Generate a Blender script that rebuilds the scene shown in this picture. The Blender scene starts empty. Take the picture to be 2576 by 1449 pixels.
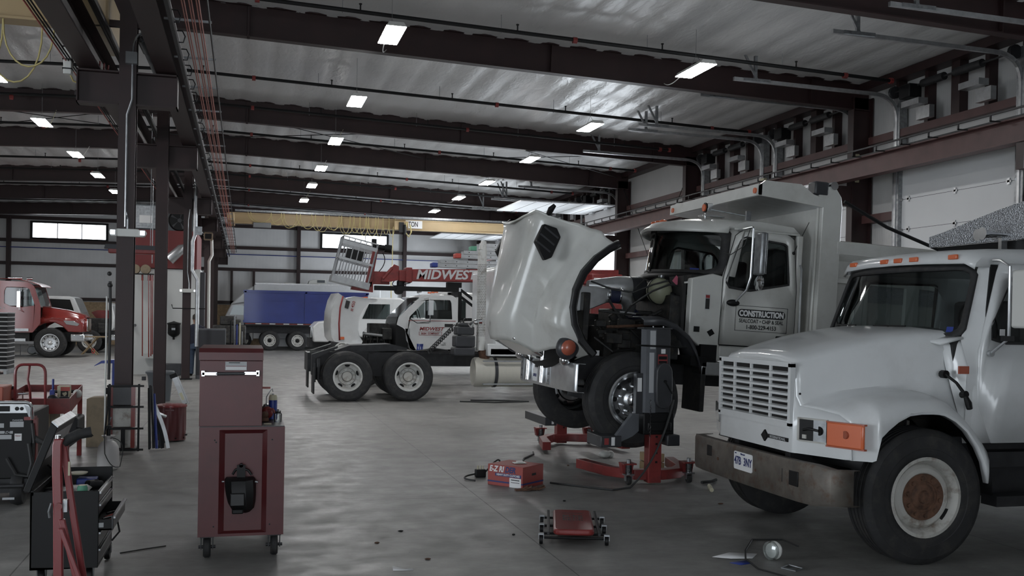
import bpy, bmesh, math, random
from mathutils import Vector, Matrix, Euler
random.seed(7)
PI = math.pi
sc = bpy.context.scene
C = sc.collection
# ------------------------------------------------------------------ camera
cam = bpy.data.objects.new('camera', bpy.data.cameras.new('camera')); C.objects.link(cam)
_yaw, _pitch, _roll = 0.262910336, -0.00653208271, 0.0184621724
_f = Vector((math.sin(_yaw)*math.cos(_pitch), math.cos(_yaw)*math.cos(_pitch), math.sin(_pitch)))
_r = Vector((math.cos(_yaw), -math.sin(_yaw), 0)); _u = _r.cross(_f)
_r2 = _r*math.cos(_roll)+_u*math.sin(_roll); _u2 = _u*math.cos(_roll)-_r*math.sin(_roll)
_m = Matrix((_r2, _u2, -_f)).transposed().to_4x4(); _m.translation = (0, 0, 1.8)
cam.matrix_world = _m
cam.data.sensor_width = 36; cam.data.lens = 2508.77/2576*36
cam.data.shift_y = 94.27/2576
cam.data.clip_start = .05; cam.data.clip_end = 400
sc.camera = cam
# ------------------------------------------------------------------ world, sun, exposure
w = bpy.data.worlds.new('sky'); sc.world = w; w.use_nodes = True
nt = w.node_tree; nt.nodes.clear()
_o = nt.nodes.new('ShaderNodeOutputWorld'); _b = nt.nodes.new('ShaderNodeBackground')
_b.inputs[0].default_value = (.86, .93, 1.0, 1); _b.inputs[1].default_value = 5.0
nt.links.new(_b.outputs[0], _o.inputs[0])
sc.view_settings.view_transform = 'Standard'; sc.view_settings.look = 'None'
sc.view_settings.gamma = 1; sc.view_settings.use_curve_mapping = False
sc.view_settings.exposure = 0.0
sc.cycles.max_bounces = 8; sc.cycles.diffuse_bounces = 4; sc.cycles.glossy_bounces = 4
sc.cycles.transparent_max_bounces = 8; sc.cycles.sample_clamp_indirect = 6
LAMP = 85.0      # emission of the high bay lamps
DAY = 9.0        # daylight lamp strength in the door openings
def day_light(name, loc, rot, sx, sy, k=1.0, col=(.86, .93, 1)):
    l = bpy.data.lights.new(name, 'AREA'); l.shape = 'RECTANGLE'; l.size = sx; l.size_y = sy
    l.energy = DAY*sx*sy*k*3.14; l.color = col
    o = bpy.data.objects.new(name, l); C.objects.link(o); o.location = loc; o.rotation_euler = rot
    return o
# daylight through the open doors
day_light('daylight_front_door', (-2.0, -7.6, 2.6), (PI/2, 0, 0), 7, 4.6, .07)
day_light('daylight_left_door', (-15.6, 5.0, 2.6), (0, -PI/2, 0), 4.6, 7, .62)
day_light('daylight_right_door', (13.35, 37.0, 2.6), (0, PI/2, 0), 4.6, 3.4, 1.5)
day_light('daylight_far_right_door', (13.35, 51.0, 2.6), (0, PI/2, 0), 4.6, 3.4, 1.5)
day_light('daylight_truck_door', (13.35, 11.6, 2.6), (0, PI/2, 0), 4.6, 3.0, .35)
# ------------------------------------------------------------------ materials
MAT = {}
def mat(name, col, rough=.5, metal=0., spec=.5, var=.0, vs=4., bump=0., bs=30., coat=0., emit=0., trans=0., alpha=1., dirt=None, ds=3., dk=.5):
    """procedural material: base colour with a noise variation, optional dirt patches and bump"""
    m = bpy.data.materials.new(name); m.use_nodes = True; MAT[name] = m
    nt = m.node_tree; b = nt.nodes['Principled BSDF']; N = nt.nodes; L = nt.links
    b.inputs['Roughness'].default_value = rough; b.inputs['Metallic'].default_value = metal
    b.inputs['Specular IOR Level'].default_value = spec; b.inputs['Coat Weight'].default_value = coat
    b.inputs['Coat Roughness'].default_value = .08
    c = (*col, 1); b.inputs['Base Color'].default_value = c
    tc = N.new('ShaderNodeTexCoord')
    src = None
    if var:
        n = N.new('ShaderNodeTexNoise'); n.inputs['Scale'].default_value = vs; n.inputs['Detail'].default_value = 6
        L.new(tc.outputs['Object'], n.inputs['Vector'])
        r = N.new('ShaderNodeMapRange'); r.inputs['From Min'].default_value = .3; r.inputs['From Max'].default_value = .7
        r.inputs['To Min'].default_value = 1-var; r.inputs['To Max'].default_value = 1+var
        L.new(n.outputs['Fac'], r.inputs['Value'])
        mx = N.new('ShaderNodeVectorMath'); mx.operation = 'SCALE'; mx.inputs[0].default_value = col
        L.new(r.outputs[0], mx.inputs['Scale']); src = mx.outputs[0]
    if dirt:
        n = N.new('ShaderNodeTexNoise'); n.inputs['Scale'].default_value = ds; n.inputs['Detail'].default_value = 8; n.inputs['Roughness'].default_value = .65
        L.new(tc.outputs['Object'], n.inputs['Vector'])
        r = N.new('ShaderNodeMapRange'); r.inputs['From Min'].default_value = .5; r.inputs['From Max'].default_value = .68
        r.inputs['To Max'].default_value = dk; L.new(n.outputs['Fac'], r.inputs['Value'])
        mix = N.new('ShaderNodeMix'); mix.data_type = 'RGBA'; L.new(r.outputs[0], mix.inputs['Factor'])
        mix.inputs['A'].default_value = c; mix.inputs['B'].default_value = (*dirt, 1)
        if src: L.new(src, mix.inputs['A'])
        src = mix.outputs['Result']
    if src: L.new(src, b.inputs['Base Color'])
    if bump:
        n = N.new('ShaderNodeTexNoise'); n.inputs['Scale'].default_value = bs; n.inputs['Detail'].default_value = 4
        L.new(tc.outputs['Object'], n.inputs['Vector'])
        bp = N.new('ShaderNodeBump'); bp.inputs['Strength'].default_value = bump; bp.inputs['Distance'].default_value = .01
        L.new(n.outputs['Fac'], bp.inputs['Height']); L.new(bp.outputs[0], b.inputs['Normal'])
    if emit:
        b.inputs['Emission Color'].default_value = c; b.inputs['Emission Strength'].default_value = emit
    if trans:
        b.inputs['Transmission Weight'].default_value = trans
    if alpha < 1:
        b.inputs['Alpha'].default_value = alpha
    return m
mat('steel_red', (.022, .0085, .0085), .5, var=.2, vs=3)
mat('steel_red_light', (.075, .033, .031), .5, var=.2, vs=3)
mat('truck_white', (.62, .63, .63), .28, coat=.5, var=.03, dirt=(.3, .28, .25), ds=2.2, dk=.16)
mat('truck_white2', (.56, .56, .53), .32, coat=.3, var=.04, dirt=(.26, .24, .2), ds=2.6, dk=.25)
mat('panel_white', (.5, .5, .5), .55, var=.04, vs=1.5)
mat('door_white', (.62, .63, .64), .45, var=.03, vs=1)
mat('black', (.005, .005, .0055), .5, spec=.3)
mat('black_gloss', (.01, .01, .011), .25)
mat('dark_metal', (.025, .025, .027), .5, .3, var=.3, vs=8)
mat('engine', (.03, .03, .03), .5, .4, var=.6, vs=9, dirt=(.09, .075, .06), ds=14, dk=.6)
mat('rubber', (.016, .016, .017), .72, var=.3, vs=12, dirt=(.05, .046, .04), ds=8, dk=.6)
mat('galv', (.3, .31, .32), .38, .85, var=.25, vs=14)
mat('galv_light', (.5, .51, .52), .3, .8, var=.15, vs=9)
mat('chrome', (.75, .76, .77), .13, 1.)
mat('polished', (.62, .63, .64), .27, 1., var=.08)
mat('alu', (.55, .56, .57), .3, .9, var=.1, vs=10)
mat('alu_dull', (.36, .37, .38), .45, .7, var=.15, vs=6)
mat('tread_plate', (.42, .43, .45), .3, .8)
mat('yellow_crane', (.42, .31, .17), .45, var=.06, vs=2)
mat('cable_yellow', (.5, .42, .18), .55)
mat('lamp_white', (1, 1, 1), .5, emit=LAMP)
mat('plastic_white', (.6, .6, .57), .4)
mat('plastic_grey', (.16, .165, .17), .45)
mat('cabinet_red', (.095, .016, .018), .42, var=.08, vs=5, dirt=(.05, .012, .012), ds=3, dk=.35)
mat('shop_red', (.2, .028, .026), .4, var=.12, vs=6, dirt=(.06, .02, .02), ds=7, dk=.5)
mat('bright_red', (.42, .06, .045), .4, var=.1, vs=6)
mat('red_light', (.45, .13, .09), .5)
mat('truck_red', (.2, .022, .018), .25, coat=.6)
mat('truck_blue', (.012, .028, .19), .35, coat=.3, var=.08, vs=2)
mat('blue', (.02, .04, .22), .4)
mat('navy', (.02, .025, .06), .5)
mat('amber', (.6, .13, .045), .3, coat=.4)
mat('amber_dark', (.36, .09, .05), .3, coat=.4)
mat('rust', (.1, .05, .03), .8, var=.5, vs=20)
mat('rim_white', (.55, .55, .53), .4, var=.06, dirt=(.2, .16, .12), ds=9, dk=.6)
mat('rim_old', (.42, .41, .38), .5, var=.12, dirt=(.13, .09, .06), ds=7, dk=.8)
mat('cardboard', (.24, .19, .13), .85, var=.1, vs=5, dirt=(.1, .08, .06), ds=3, dk=.6)
mat('plywood', (.4, .29, .18), .8, var=.25, vs=12)
mat('wood', (.36, .26, .15), .75, var=.15, vs=8)
mat('bumper_rusty', (.13, .115, .1), .5, .5, var=.3, vs=7, dirt=(.09, .05, .03), ds=9, dk=.8)
mat('grey_paint', (.1, .105, .115), .4, var=.1, vs=5)
mat('charcoal', (.035, .036, .04), .4, var=.15, vs=6)
mat('cream', (.5, .47, .33), .5)
mat('coolant', (.3, .31, .22), .4, var=.08)
mat('skin', (.35, .2, .14), .55)
mat('hair', (.03, .02, .015), .7)
mat('denim', (.05, .075, .12), .85, var=.15, vs=20)
mat('navy_cloth', (.012, .014, .03), .85, var=.2, vs=15)
mat('paper', (.7, .7, .7), .7)
mat('print_black', (.015, .015, .015), .6)
mat('print_red', (.25, .03, .03), .6)
mat('print_navy', (.02, .03, .13), .6)
mat('letter_silver', (.5, .51, .52), .5)
mat('pink_label', (.5, .12, .18), .6)
mat('tile_green', (.1, .3, .2), .6)
mat('shed_white', (.5, .51, .5), .6, var=.04, vs=.8)
mat('shed_red', (.14, .02, .02), .6)
mat('vinyl_red', (.22, .03, .028), .33, coat=.3, var=.08)
mat('box_red', (.3, .055, .045), .6, var=.05)
mat('sprayer', (.5, .48, .47), .5, var=.05)
mat('hose', (.02, .02, .02), .6)
mat('interior', (.02, .02, .02), .7)
mat('grey_bin', (.09, .1, .11), .6)
mat('window_glow', (.8, .85, .9), .5, emit=7.)  # emissive white for the window panes, stands in for daylight outside
mat('lens_glass', (.5, .5, .5), .08, .6)
mat('silver_label', (.4, .41, .42), .5)
mat('dark_grid', (.05, .05, .055), .5, .5)
def glass(name, tint, a, rough=.03):
    m = bpy.data.materials.new(name); m.use_nodes = True; MAT[name] = m
    nt = m.node_tree; nt.nodes.clear(); N = nt.nodes; L = nt.links
    o = N.new('ShaderNodeOutputMaterial'); g = N.new('ShaderNodeBsdfGlossy'); g.inputs['Roughness'].default_value = rough
    t = N.new('ShaderNodeBsdfTransparent'); t.inputs[0].default_value = (*tint, 1)
    f = N.new('ShaderNodeFresnel'); f.inputs['IOR'].default_value = 1.5
    ad = N.new('ShaderNodeMath'); ad.operation = 'ADD'; ad.inputs[1].default_value = a; L.new(f.outputs[0], ad.inputs[0])
    mx = N.new('ShaderNodeMixShader'); L.new(ad.outputs[0], mx.inputs[0]); L.new(t.outputs[0], mx.inputs[1]); L.new(g.outputs[0], mx.inputs[2])
    L.new(mx.outputs[0], o.inputs[0])
glass('glass_dark', (.5, .55, .55), .0)
glass('glass_clear', (.8, .84, .84), .02)
glass('bottle_clear', (.85, .88, .88), .06, .1)
# floor: polished stained concrete with saw cut joints
def floor_mat():
    m = bpy.data.materials.new('concrete_floor'); m.use_nodes = True; MAT['floor'] = m
    nt = m.node_tree; N = nt.nodes; L = nt.links; b = N['Principled BSDF']
    tc = N.new('ShaderNodeTexCoord')
    def noise(sx, sy, scale, det=6, ro=.6):
        mp = N.new('ShaderNodeMapping'); mp.inputs['Scale'].default_value = (sx, sy, 1); L.new(tc.outputs['Object'], mp.inputs[0])
        n = N.new('ShaderNodeTexNoise'); n.inputs['Scale'].default_value = scale; n.inputs['Detail'].default_value = det; n.inputs['Roughness'].default_value = ro
        L.new(mp.outputs[0], n.inputs['Vector']); return n.outputs['Fac']
    def ramp(v, a, c, x0=.3, x1=.7):
        r = N.new('ShaderNodeMapRange'); r.inputs[1].default_value = x0; r.inputs[2].default_value = x1
        r.inputs[3].default_value = a; r.inputs[4].default_value = c; L.new(v, r.inputs[0]); return r.outputs[0]
    def mul(a, c):
        x = N.new('ShaderNodeMath'); x.operation = 'MULTIPLY'; L.new(a, x.inputs[0]); L.new(c, x.inputs[1]); return x.outputs[0]
    v = mul(ramp(noise(1, 1, .5), .78, 1.15), ramp(noise(1, 2.2, 2.4, 8), .86, 1.1))
    v = mul(v, ramp(noise(1, 3.2, 7, 6, .7), .9, 1.06))
    v = mul(v, ramp(noise(1, 1, 1.7, 9, .75), 1., .62, .6, .74))
    v = mul(v, ramp(noise(1, 1, 22, 3, .5), 1., .5, .73, .78))
    # saw cut joints
    sep = N.new('ShaderNodeSeparateXYZ'); L.new(tc.outputs['Object'], sep.inputs[0])
    def joint(sock, off, per, wd):
        a = N.new('ShaderNodeMath'); a.operation = 'ADD'; a.inputs[1].default_value = -off+per*100+per/2; L.new(sock, a.inputs[0])
        md = N.new('ShaderNodeMath'); md.operation = 'MODULO'; md.inputs[1].default_value = per; L.new(a.outputs[0], md.inputs[0])
        s = N.new('ShaderNodeMath'); s.operation = 'SUBTRACT'; s.inputs[1].default_value = per/2; L.new(md.outputs[0], s.inputs[0])
        ab = N.new('ShaderNodeMath'); ab.operation = 'ABSOLUTE'; L.new(s.outputs[0], ab.inputs[0])
        r = N.new('ShaderNodeMapRange'); r.inputs[1].default_value = wd*.4; r.inputs[2].default_value = wd; r.inputs[3].default_value = .28; r.inputs[4].default_value = 1
        L.new(ab.outputs[0], r.inputs[0]); return r.outputs[0]
    v = mul(v, joint(sep.outputs['X'], 2.31, 3.81, .007)); v = mul(v, joint(sep.outputs['Y'], 9.79, 4.39, .006))
    cm = N.new('ShaderNodeVectorMath'); cm.operation = 'SCALE'; cm.inputs[0].default_value = (.235, .229, .218); L.new(v, cm.inputs['Scale'])
    L.new(cm.outputs[0], b.inputs['Base Color'])
    L.new(ramp(noise(1, 1, 3, 5), .34, .62), b.inputs['Roughness'])
    b.inputs['Specular IOR Level'].default_value = .45
    bp = N.new('ShaderNodeBump'); bp.inputs['Strength'].default_value = .08; bp.inputs['Distance'].default_value = .01
    L.new(noise(1, 1, 40, 4), bp.inputs['Height']); L.new(bp.outputs[0], b.inputs['Normal'])
floor_mat()
def quilt_mat():
    m = mat('insulation', (.55, .55, .55), .36, spec=.7, var=.03, vs=2)
    nt = m.node_tree; N = nt.nodes; L = nt.links; b = N['Principled BSDF']
    tc = N.new('ShaderNodeTexCoord')
    mp = N.new('ShaderNodeMapping'); mp.inputs['Scale'].default_value = (3.2, 1.1, 1); L.new(tc.outputs['Object'], mp.inputs[0])
    n = N.new('ShaderNodeTexNoise'); n.inputs['Scale'].default_value = 2.6; n.inputs['Detail'].default_value = 5; n.inputs['Distortion'].default_value = .6; L.new(mp.outputs[0], n.inputs['Vector'])
    bp = N.new('ShaderNodeBump'); bp.inputs['Strength'].default_value = .4; bp.inputs['Distance'].default_value = .03
    L.new(n.outputs['Fac'], bp.inputs['Height']); L.new(bp.outputs[0], b.inputs['Normal'])
    return m
quilt_mat()
def ribbed(name, col, axis, per, rough=.5):
    """sheet wall lining with fine vertical ribs and faint tonal bands"""
    m = mat(name, col, rough, var=.06, vs=1.2)
    nt = m.node_tree; N = nt.nodes; L = nt.links; b = N['Principled BSDF']
    tc = N.new('ShaderNodeTexCoord'); wv = N.new('ShaderNodeTexWave'); wv.bands_direction = axis
    wv.inputs['Scale'].default_value = 1/per*.159*2*PI/2; wv.inputs['Distortion'].default_value = 0
    L.new(tc.outputs['Object'], wv.inputs['Vector'])
    bp = N.new('ShaderNodeBump'); bp.inputs['Strength'].default_value = .12; bp.inputs['Distance'].default_value = .01
    L.new(wv.outputs['Fac'], bp.inputs['Height']); L.new(bp.outputs[0], b.inputs['Normal'])
ribbed('wall_lining_x', (.7, .7, .7), 'X', .3)
ribbed('wall_lining_y', (.46, .46, .455), 'Y', .1)
ribbed('tank_ribs', (.5, .48, .42), 'X', .05, .35)
def tread():
    m = MAT['tread_plate']; nt = m.node_tree; N = nt.nodes; L = nt.links; b = N['Principled BSDF']
    tc = N.new('ShaderNodeTexCoord'); v = N.new('ShaderNodeTexVoronoi'); v.inputs['Scale'].default_value = 34
    L.new(tc.outputs['Object'], v.inputs['Vector']); v.inputs['Scale'].default_value = 80
    bp = N.new('ShaderNodeBump'); bp.inputs['Strength'].default_value = .9; bp.inputs['Distance'].default_value = .01
    L.new(v.outputs['Distance'], bp.inputs['Height']); L.new(bp.outputs[0], b.inputs['Normal'])
tread()
# ------------------------------------------------------------------ mesh kit
class MB:
    """collects shapes and links them as ONE mesh object"""
    def __init__(s): s.v = []; s.f = []; s.m = []; s.mats = []; s.cur = 0
    def M(s, name):
        if name not in s.mats: s.mats.append(name)
        s.cur = s.mats.index(name); return s
    def add(s, vs, fs, T=None):
        n = len(s.v)
        s.v += [tuple((T @ Vector(p)) if T is not None else p) for p in vs]
        s.f += [tuple(n+i for i in f) for f in fs]; s.m += [s.cur]*len(fs); return s
    def box(s, x0, x1, y0, y1, z0, z1, T=None):
        v = [(x, y, z) for x in (x0, x1) for y in (y0, y1) for z in (z0, z1)]
        return s.add(v, [(0, 1, 3, 2), (4, 6, 7, 5), (0, 4, 5, 1), (2, 3, 7, 6), (0, 2, 6, 4), (1, 5, 7, 3)], T)
    def prism(s, poly, ax, a, b, T=None):
        """poly: 2D outline in the two other axes; extruded along ax from a to b"""
        n = len(poly); mk = {'x': lambda u, v, t: (t, u, v), 'y': lambda u, v, t: (u, t, v), 'z': lambda u, v, t: (u, v, t)}[ax]
        v = [mk(u, w_, a) for u, w_ in poly]+[mk(u, w_, b) for u, w_ in poly]
        return s.add(v, [tuple(range(n)), tuple(range(2*n-1, n-1, -1))]+[(i, i+n, (i+1) % n+n, (i+1) % n) for i in range(n)], T)
    def cyl(s, p0, p1, r0, r1=None, n=16, cap=True, T=None):
        r1 = r0 if r1 is None else r1
        p0, p1 = Vector(p0), Vector(p1); d = (p1-p0).normalized()
        a = d.orthogonal().normalized(); b = d.cross(a)
        v = []
        for p, r in ((p0, r0), (p1, r1)):
            for i in range(n):
                t = 2*PI*i/n; v.append(tuple(p+a*math.cos(t)*r+b*math.sin(t)*r))
        f = [(i, (i+1) % n, (i+1) % n+n, i+n) for i in range(n)]
        if cap: f += [tuple(range(n-1, -1, -1)), tuple(range(n, 2*n))]
        return s.add(v, f, T)
    def tube(s, pts, r, n=8, T=None, close=False):
        pts = [Vector(p) for p in pts]; k = len(pts); v = []; f = []
        prev = None
        for i, p in enumerate(pts):
            if close: d = pts[(i+1) % k]-pts[i-1]
            else: d = pts[min(i+1, k-1)]-pts[max(i-1, 0)]
            d = d.normalized() if d.length > 1e-9 else Vector((0, 0, 1))
            a = d.orthogonal().normalized() if prev is None else (prev-d*prev.dot(d))
            a = a.normalized() if a.length > 1e-6 else d.orthogonal().normalized()
            prev = a; b = d.cross(a); rr = r[i] if isinstance(r, (list, tuple)) else r
            for j in range(n):
                t = 2*PI*j/n; v.append(tuple(p+a*math.cos(t)*rr+b*math.sin(t)*rr))
        for i in range(k if close else k-1):
            i2 = (i+1) % k
            for j in range(n): f.append((i*n+j, i*n+(j+1) % n, i2*n+(j+1) % n, i2*n+j))
        if not close: f += [tuple(range(n-1, -1, -1)), tuple((k-1)*n+j for j in range(n))]
        return s.add(v, f, T)
    def lathe(s, prof, o=(0, 0, 0), ax='z', n=24, T=None, cap=True):
        """prof: (radius, height) pairs turned about ax"""
        mk = {'z': lambda r, h, t: (o[0]+r*math.cos(t), o[1]+r*math.sin(t), o[2]+h),
              'y': lambda r, h, t: (o[0]+r*math.cos(t), o[1]+h, o[2]+r*math.sin(t)),
              'x': lambda r, h, t: (o[0]+h, o[1]+r*math.cos(t), o[2]+r*math.sin(t))}[ax]
        v = [mk(r, h, 2*PI*i/n) for r, h in prof for i in range(n)]; f = []
        for k in range(len(prof)-1):
            for i in range(n): f.append((k*n+i, k*n+(i+1) % n, (k+1)*n+(i+1) % n, (k+1)*n+i))
        if cap and prof[0][0] > 1e-6: f.append(tuple(range(n-1, -1, -1)))
        if cap and prof[-1][0] > 1e-6: f.append(tuple((len(prof)-1)*n+i for i in range(n)))
        return s.add(v, f, T)
    def loft(s, rings, closed=True, cap=True, T=None):
        n = len(rings[0]); v = [tuple(p) for r in rings for p in r]; f = []
        for k in range(len(rings)-1):
            for i in range(n if closed else n-1):
                f.append((k*n+i, k*n+(i+1) % n, (k+1)*n+(i+1) % n, (k+1)*n+i))
        if cap and closed: f += [tuple(range(n-1, -1, -1)), tuple((len(rings)-1)*n+i for i in range(n))]
        return s.add(v, f, T)
    def ball(s, c, r, n=12, m=8, sc_=(1, 1, 1), T=None):
        v = []; f = []
        for j in range(m+1):
            for i in range(n):
                a = PI*j/m; t = 2*PI*i/n
                v.append((c[0]+r*sc_[0]*math.sin(a)*math.cos(t), c[1]+r*sc_[1]*math.sin(a)*math.sin(t), c[2]+r*sc_[2]*math.cos(a)))
        for j in range(m):
            for i in range(n): f.append((j*n+i, (j+1)*n+i, (j+1)*n+(i+1) % n, j*n+(i+1) % n))
        return s.add(v, f, T)
    def ibeam(s, ax, a, b, c1, c2, wd, dp, tf=.02, tw=.012, T=None):
        """I beam along ax; c1 lateral centre, c2 bottom level"""
        h = wd/2; pl = [(-h, 0), (h, 0), (h, tf), (tw, tf), (tw, dp-tf), (h, dp-tf), (h, dp), (-h, dp), (-h, dp-tf), (-tw, dp-tf), (-tw, tf), (-h, tf)]
        return s.prism([(c1+u, c2+w_) for u, w_ in pl], ax, a, b, T)
    def build(s, name, parent=None, mat_=None, smooth=35, bevel=0, solid=0, sub=0, seg=2):
        me = bpy.data.meshes.new(name)
        me.from_pydata(s.v, [], s.f)
        ms = s.mats or [mat_]
        for m in ms: me.materials.append(MAT[m])
        me.polygons.foreach_set('material_index', s.m)
        bm = bmesh.new(); bm.from_mesh(me); bmesh.ops.remove_doubles(bm, verts=bm.verts, dist=1e-5); bmesh.ops.recalc_face_normals(bm, faces=bm.faces); bm.to_mesh(me); bm.free()
        if smooth:
            me.polygons.foreach_set('use_smooth', [True]*len(me.polygons)); me.set_sharp_from_angle(angle=math.radians(smooth))
        o = bpy.data.objects.new(name, me); C.objects.link(o)
        if parent: o.parent = parent
        if solid: q = o.modifiers.new('solid', 'SOLIDIFY'); q.thickness = solid; q.offset = 0
        if bevel: q = o.modifiers.new('bevel', 'BEVEL'); q.width = bevel; q.segments = seg; q.limit_method = 'ANGLE'; q.angle_limit = math.radians(40)
        if sub: q = o.modifiers.new('sub', 'SUBSURF'); q.levels = sub; q.render_levels = sub
        return o
def B(m): return MB().M(m)
def tag(o, label, cat, group=None):
    o['label'] = label; o['category'] = cat
    if group: o['group'] = group
    return o
def struct(o): o['kind'] = 'structure'; return o
def thing(name, label, cat, loc=(0, 0, 0), rz=0, group=None, pitch=0):
    o = bpy.data.objects.new(name, None); C.objects.link(o); o.empty_display_size = .1
    o.matrix_world = Matrix.Translation(loc) @ Matrix.Rotation(rz, 4, 'Z') @ Matrix.Rotation(pitch, 4, 'Y')
    return tag(o, label, cat, group)
def dup(root, loc, rz=0, label=None, group=None, name=None):
    r = root.copy(); C.objects.link(r); r.matrix_world = Matrix.Translation(loc) @ Matrix.Rotation(rz, 4, 'Z')
    if label: r['label'] = label
    if group: r['group'] = group
    for ch in list(root.children):
        c = ch.copy(); C.objects.link(c); c.parent = r
        for g in ch.children:
            d = g.copy(); C.objects.link(d); d.parent = c
    return r
def dup_part(p, parent, M):
    c = p.copy(); C.objects.link(c); c.parent = parent; c.matrix_local = M
    for g in p.children:
        d = g.copy(); C.objects.link(d); d.parent = c
    return c
def frame(o, x, z):
    """matrix for text: origin o, x = reading direction, z = facing normal"""
    x = Vector(x).normalized(); z = Vector(z).normalized(); y = z.cross(x)
    m = Matrix((x, y, z)).transposed().to_4x4(); m.translation = o; return m
def text(s, size, m, matn, parent, off=0., shear=0., wx=1., align='CENTER', name='lettering', ext=.001, sp=1.):
    cu = bpy.data.curves.new(name, 'FONT'); cu.body = s; cu.size = size; cu.extrude = ext; cu.offset = off; cu.shear = shear
    cu.align_x = align; cu.align_y = 'CENTER'; cu.space_character = sp; cu.resolution_u = 3
    t = bpy.data.objects.new('t', cu); C.objects.link(t)
    me = bpy.data.meshes.new_from_object(t.evaluated_get(bpy.context.evaluated_depsgraph_get()))
    bpy.data.objects.remove(t); me.name = name
    o = bpy.data.objects.new(name, me); C.objects.link(o); me.materials.clear(); me.materials.append(MAT[matn])
    me.transform(m @ Matrix.Diagonal((wx, 1, 1, 1)))
    if parent: o.parent = parent
    return o
def arc(cx, cz, r, a0, a1, n, rz=None):
    rz = r if rz is None else rz
    return [(cx+r*math.cos(a0+(a1-a0)*i/n), cz+rz*math.sin(a0+(a1-a0)*i/n)) for i in range(n+1)]
def rrect(x0, x1, y0, y1, r, n=4):
    return (arc(x1-r, y1-r, r, 0, PI/2, n)+arc(x0+r, y1-r, r, PI/2, PI, n)+arc(x0+r, y0+r, r, PI, 1.5*PI, n)+arc(x1-r, y0+r, r, 1.5*PI, 2*PI, n))
# ================================================================== SETTING
YB = [5.2, 13.9, 19.65, 28.4, 34.2, 42.85, 49.3, 56.7]      # frame lines along the building
XL, XR, YN, YF = -16.2, 13.6, -8.0, 58.0
def zr(x): return 7.72-.033*abs(x+1.5)                     # roof underside
def zb(x): return 7.10-.033*abs(x+1.5)                     # rafter bottom
struct(B('floor').box(XL-.2, XR+.2, YN-.2, YF+.2, -.15, 0).build('floor', smooth=0))
mb = B('floor'); mb.box(XR+.2, 40, -20, 70, -.2, -.02)
o = mb.build('ground_outside', smooth=0); struct(o)
# quilted insulation of the ceiling
mb = B('insulation'); nx, ny = 308, 182; vs = []; fs = []
for j in range(ny+1):
    y = YN+(YF-YN)*j/ny
    for i in range(nx+1):
        x = XL+(XR-XL)*i/nx
        u = abs(math.sin(PI*(x+.13)/.68)); v_ = abs(math.sin(PI*(y-.2)/1.45))
        z = zr(x)+.02-.055*(u**.5)*(.45+.55*v_**.4)+random.uniform(-.006, .006)
        vs.append((x, y, z))
for j in range(ny):
    for i in range(nx):
        a = j*(nx+1)+i; fs.append((a, a+nx+1, a+nx+2, a+1))
mb.add(vs, fs); o = mb.build('ceiling', smooth=180); struct(o)
mb = B('panel_white'); mb.prism([(XL-.1, zr(XL)+.12), (-1.5, zr(-1.5)+.12), (XR+.1, zr(XR)+.12), (XR+.1, zr(XR)+.3), (-1.5, zr(-1.5)+.3), (XL-.1, zr(XL)+.3)], 'y', YN-.1, YF+.1)
struct(mb.build('ceiling_roof_deck', smooth=0))
# far wall with two window openings
WIN = [(-10.92, -7.28), (4.28, 7.95)]; WZ = (5.68, 6.46)
def wall_with_holes(name, ax, pos, th, a0, a1, z1, holes, m, zmax):
    """wall slab on plane ax=pos with rectangular openings (a0,a1,z0,z1)"""
    mb = B(m); cuts = sorted({a0, a1, *[h[0] for h in holes], *[h[1] for h in holes]})
    for i in range(len(cuts)-1):
        p, q = cuts[i], cuts[i+1]; mid = (p+q)/2
        hs = sorted([(h[2], h[3]) for h in holes if h[0] <= mid <= h[1]])
        z = 0
        segs = []
        for h in hs:
            if h[0] > z: segs.append((z, h[0]))
            z = h[1]
        segs.append((z, z1))
        for s0, s1 in segs:
            if ax == 'y':
                t0, t1 = (zmax(p), zmax(q)) if s1 == z1 else (s1, s1)
                mb.prism([(p, s0), (q, s0), (q, t1), (p, t0)], 'y', pos, pos+th)
            else: mb.box(pos, pos+th, p, q, s0, s1)
    return struct(mb.build(name, smooth=0))
wall_with_holes('wall_far', 'y', YF, .15, XL, XR, 99, [(a, b, *WZ) for a, b in WIN], 'wall_lining_x', lambda x: zr(x)+.1)
wall_with_holes('wall_near', 'y', YN-.15, .15, XL, XR, 99, [(-5.5, 1.5, 0, 4.9)], 'wall_lining_x', lambda x: zr(x)+.1)
wall_with_holes('wall_left', 'x', XL-.15, .15, YN, YF, 7.4, [(1.5, 8.5, 0, 4.9)], 'wall_lining_y', None)
DOORS = [(6.1, 9.6), (9.9, 13.35), (14.95, 18.4), (20.0, 23.45), (24.2, 27.7), (34.9, 38.4), (39.0, 42.4), (49.9, 53.3)]
OPEN = {1: 0, 5: 0, 7: 0}
wall_with_holes('wall_right', 'x', XR, .15, YN, YF, 7.35, [(a, b, 0, 5.1) for a, b in DOORS], 'wall_lining_y', None)
for n, (a, b) in enumerate(WIN):
    r = B('black'); x0, z0, x1, z1 = a, WZ[0], b, WZ[1]
    r.box(a-.12, b+.12, YF-.1, YF+.05, z0-.16, z0).box(a-.12, b+.12, YF-.1, YF+.05, z1, z1+.1).box(a-.12, a, YF-.1, YF+.05, z0, z1).box(b, b+.12, YF-.1, YF+.05, z0, z1)
    f = r.build('window_%d' % (n+1), smooth=0); struct(f)
    for k in (1, 2): B('charcoal').box(a+(b-a)*k/3-.02, a+(b-a)*k/3+.02, YF-.02, YF+.04, z0, z1).build('mullion', f, smooth=0)
    B('window_glow').box(a, b, YF+.06, YF+.07, z0, z1).build('pane', f, smooth=0)
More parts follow.
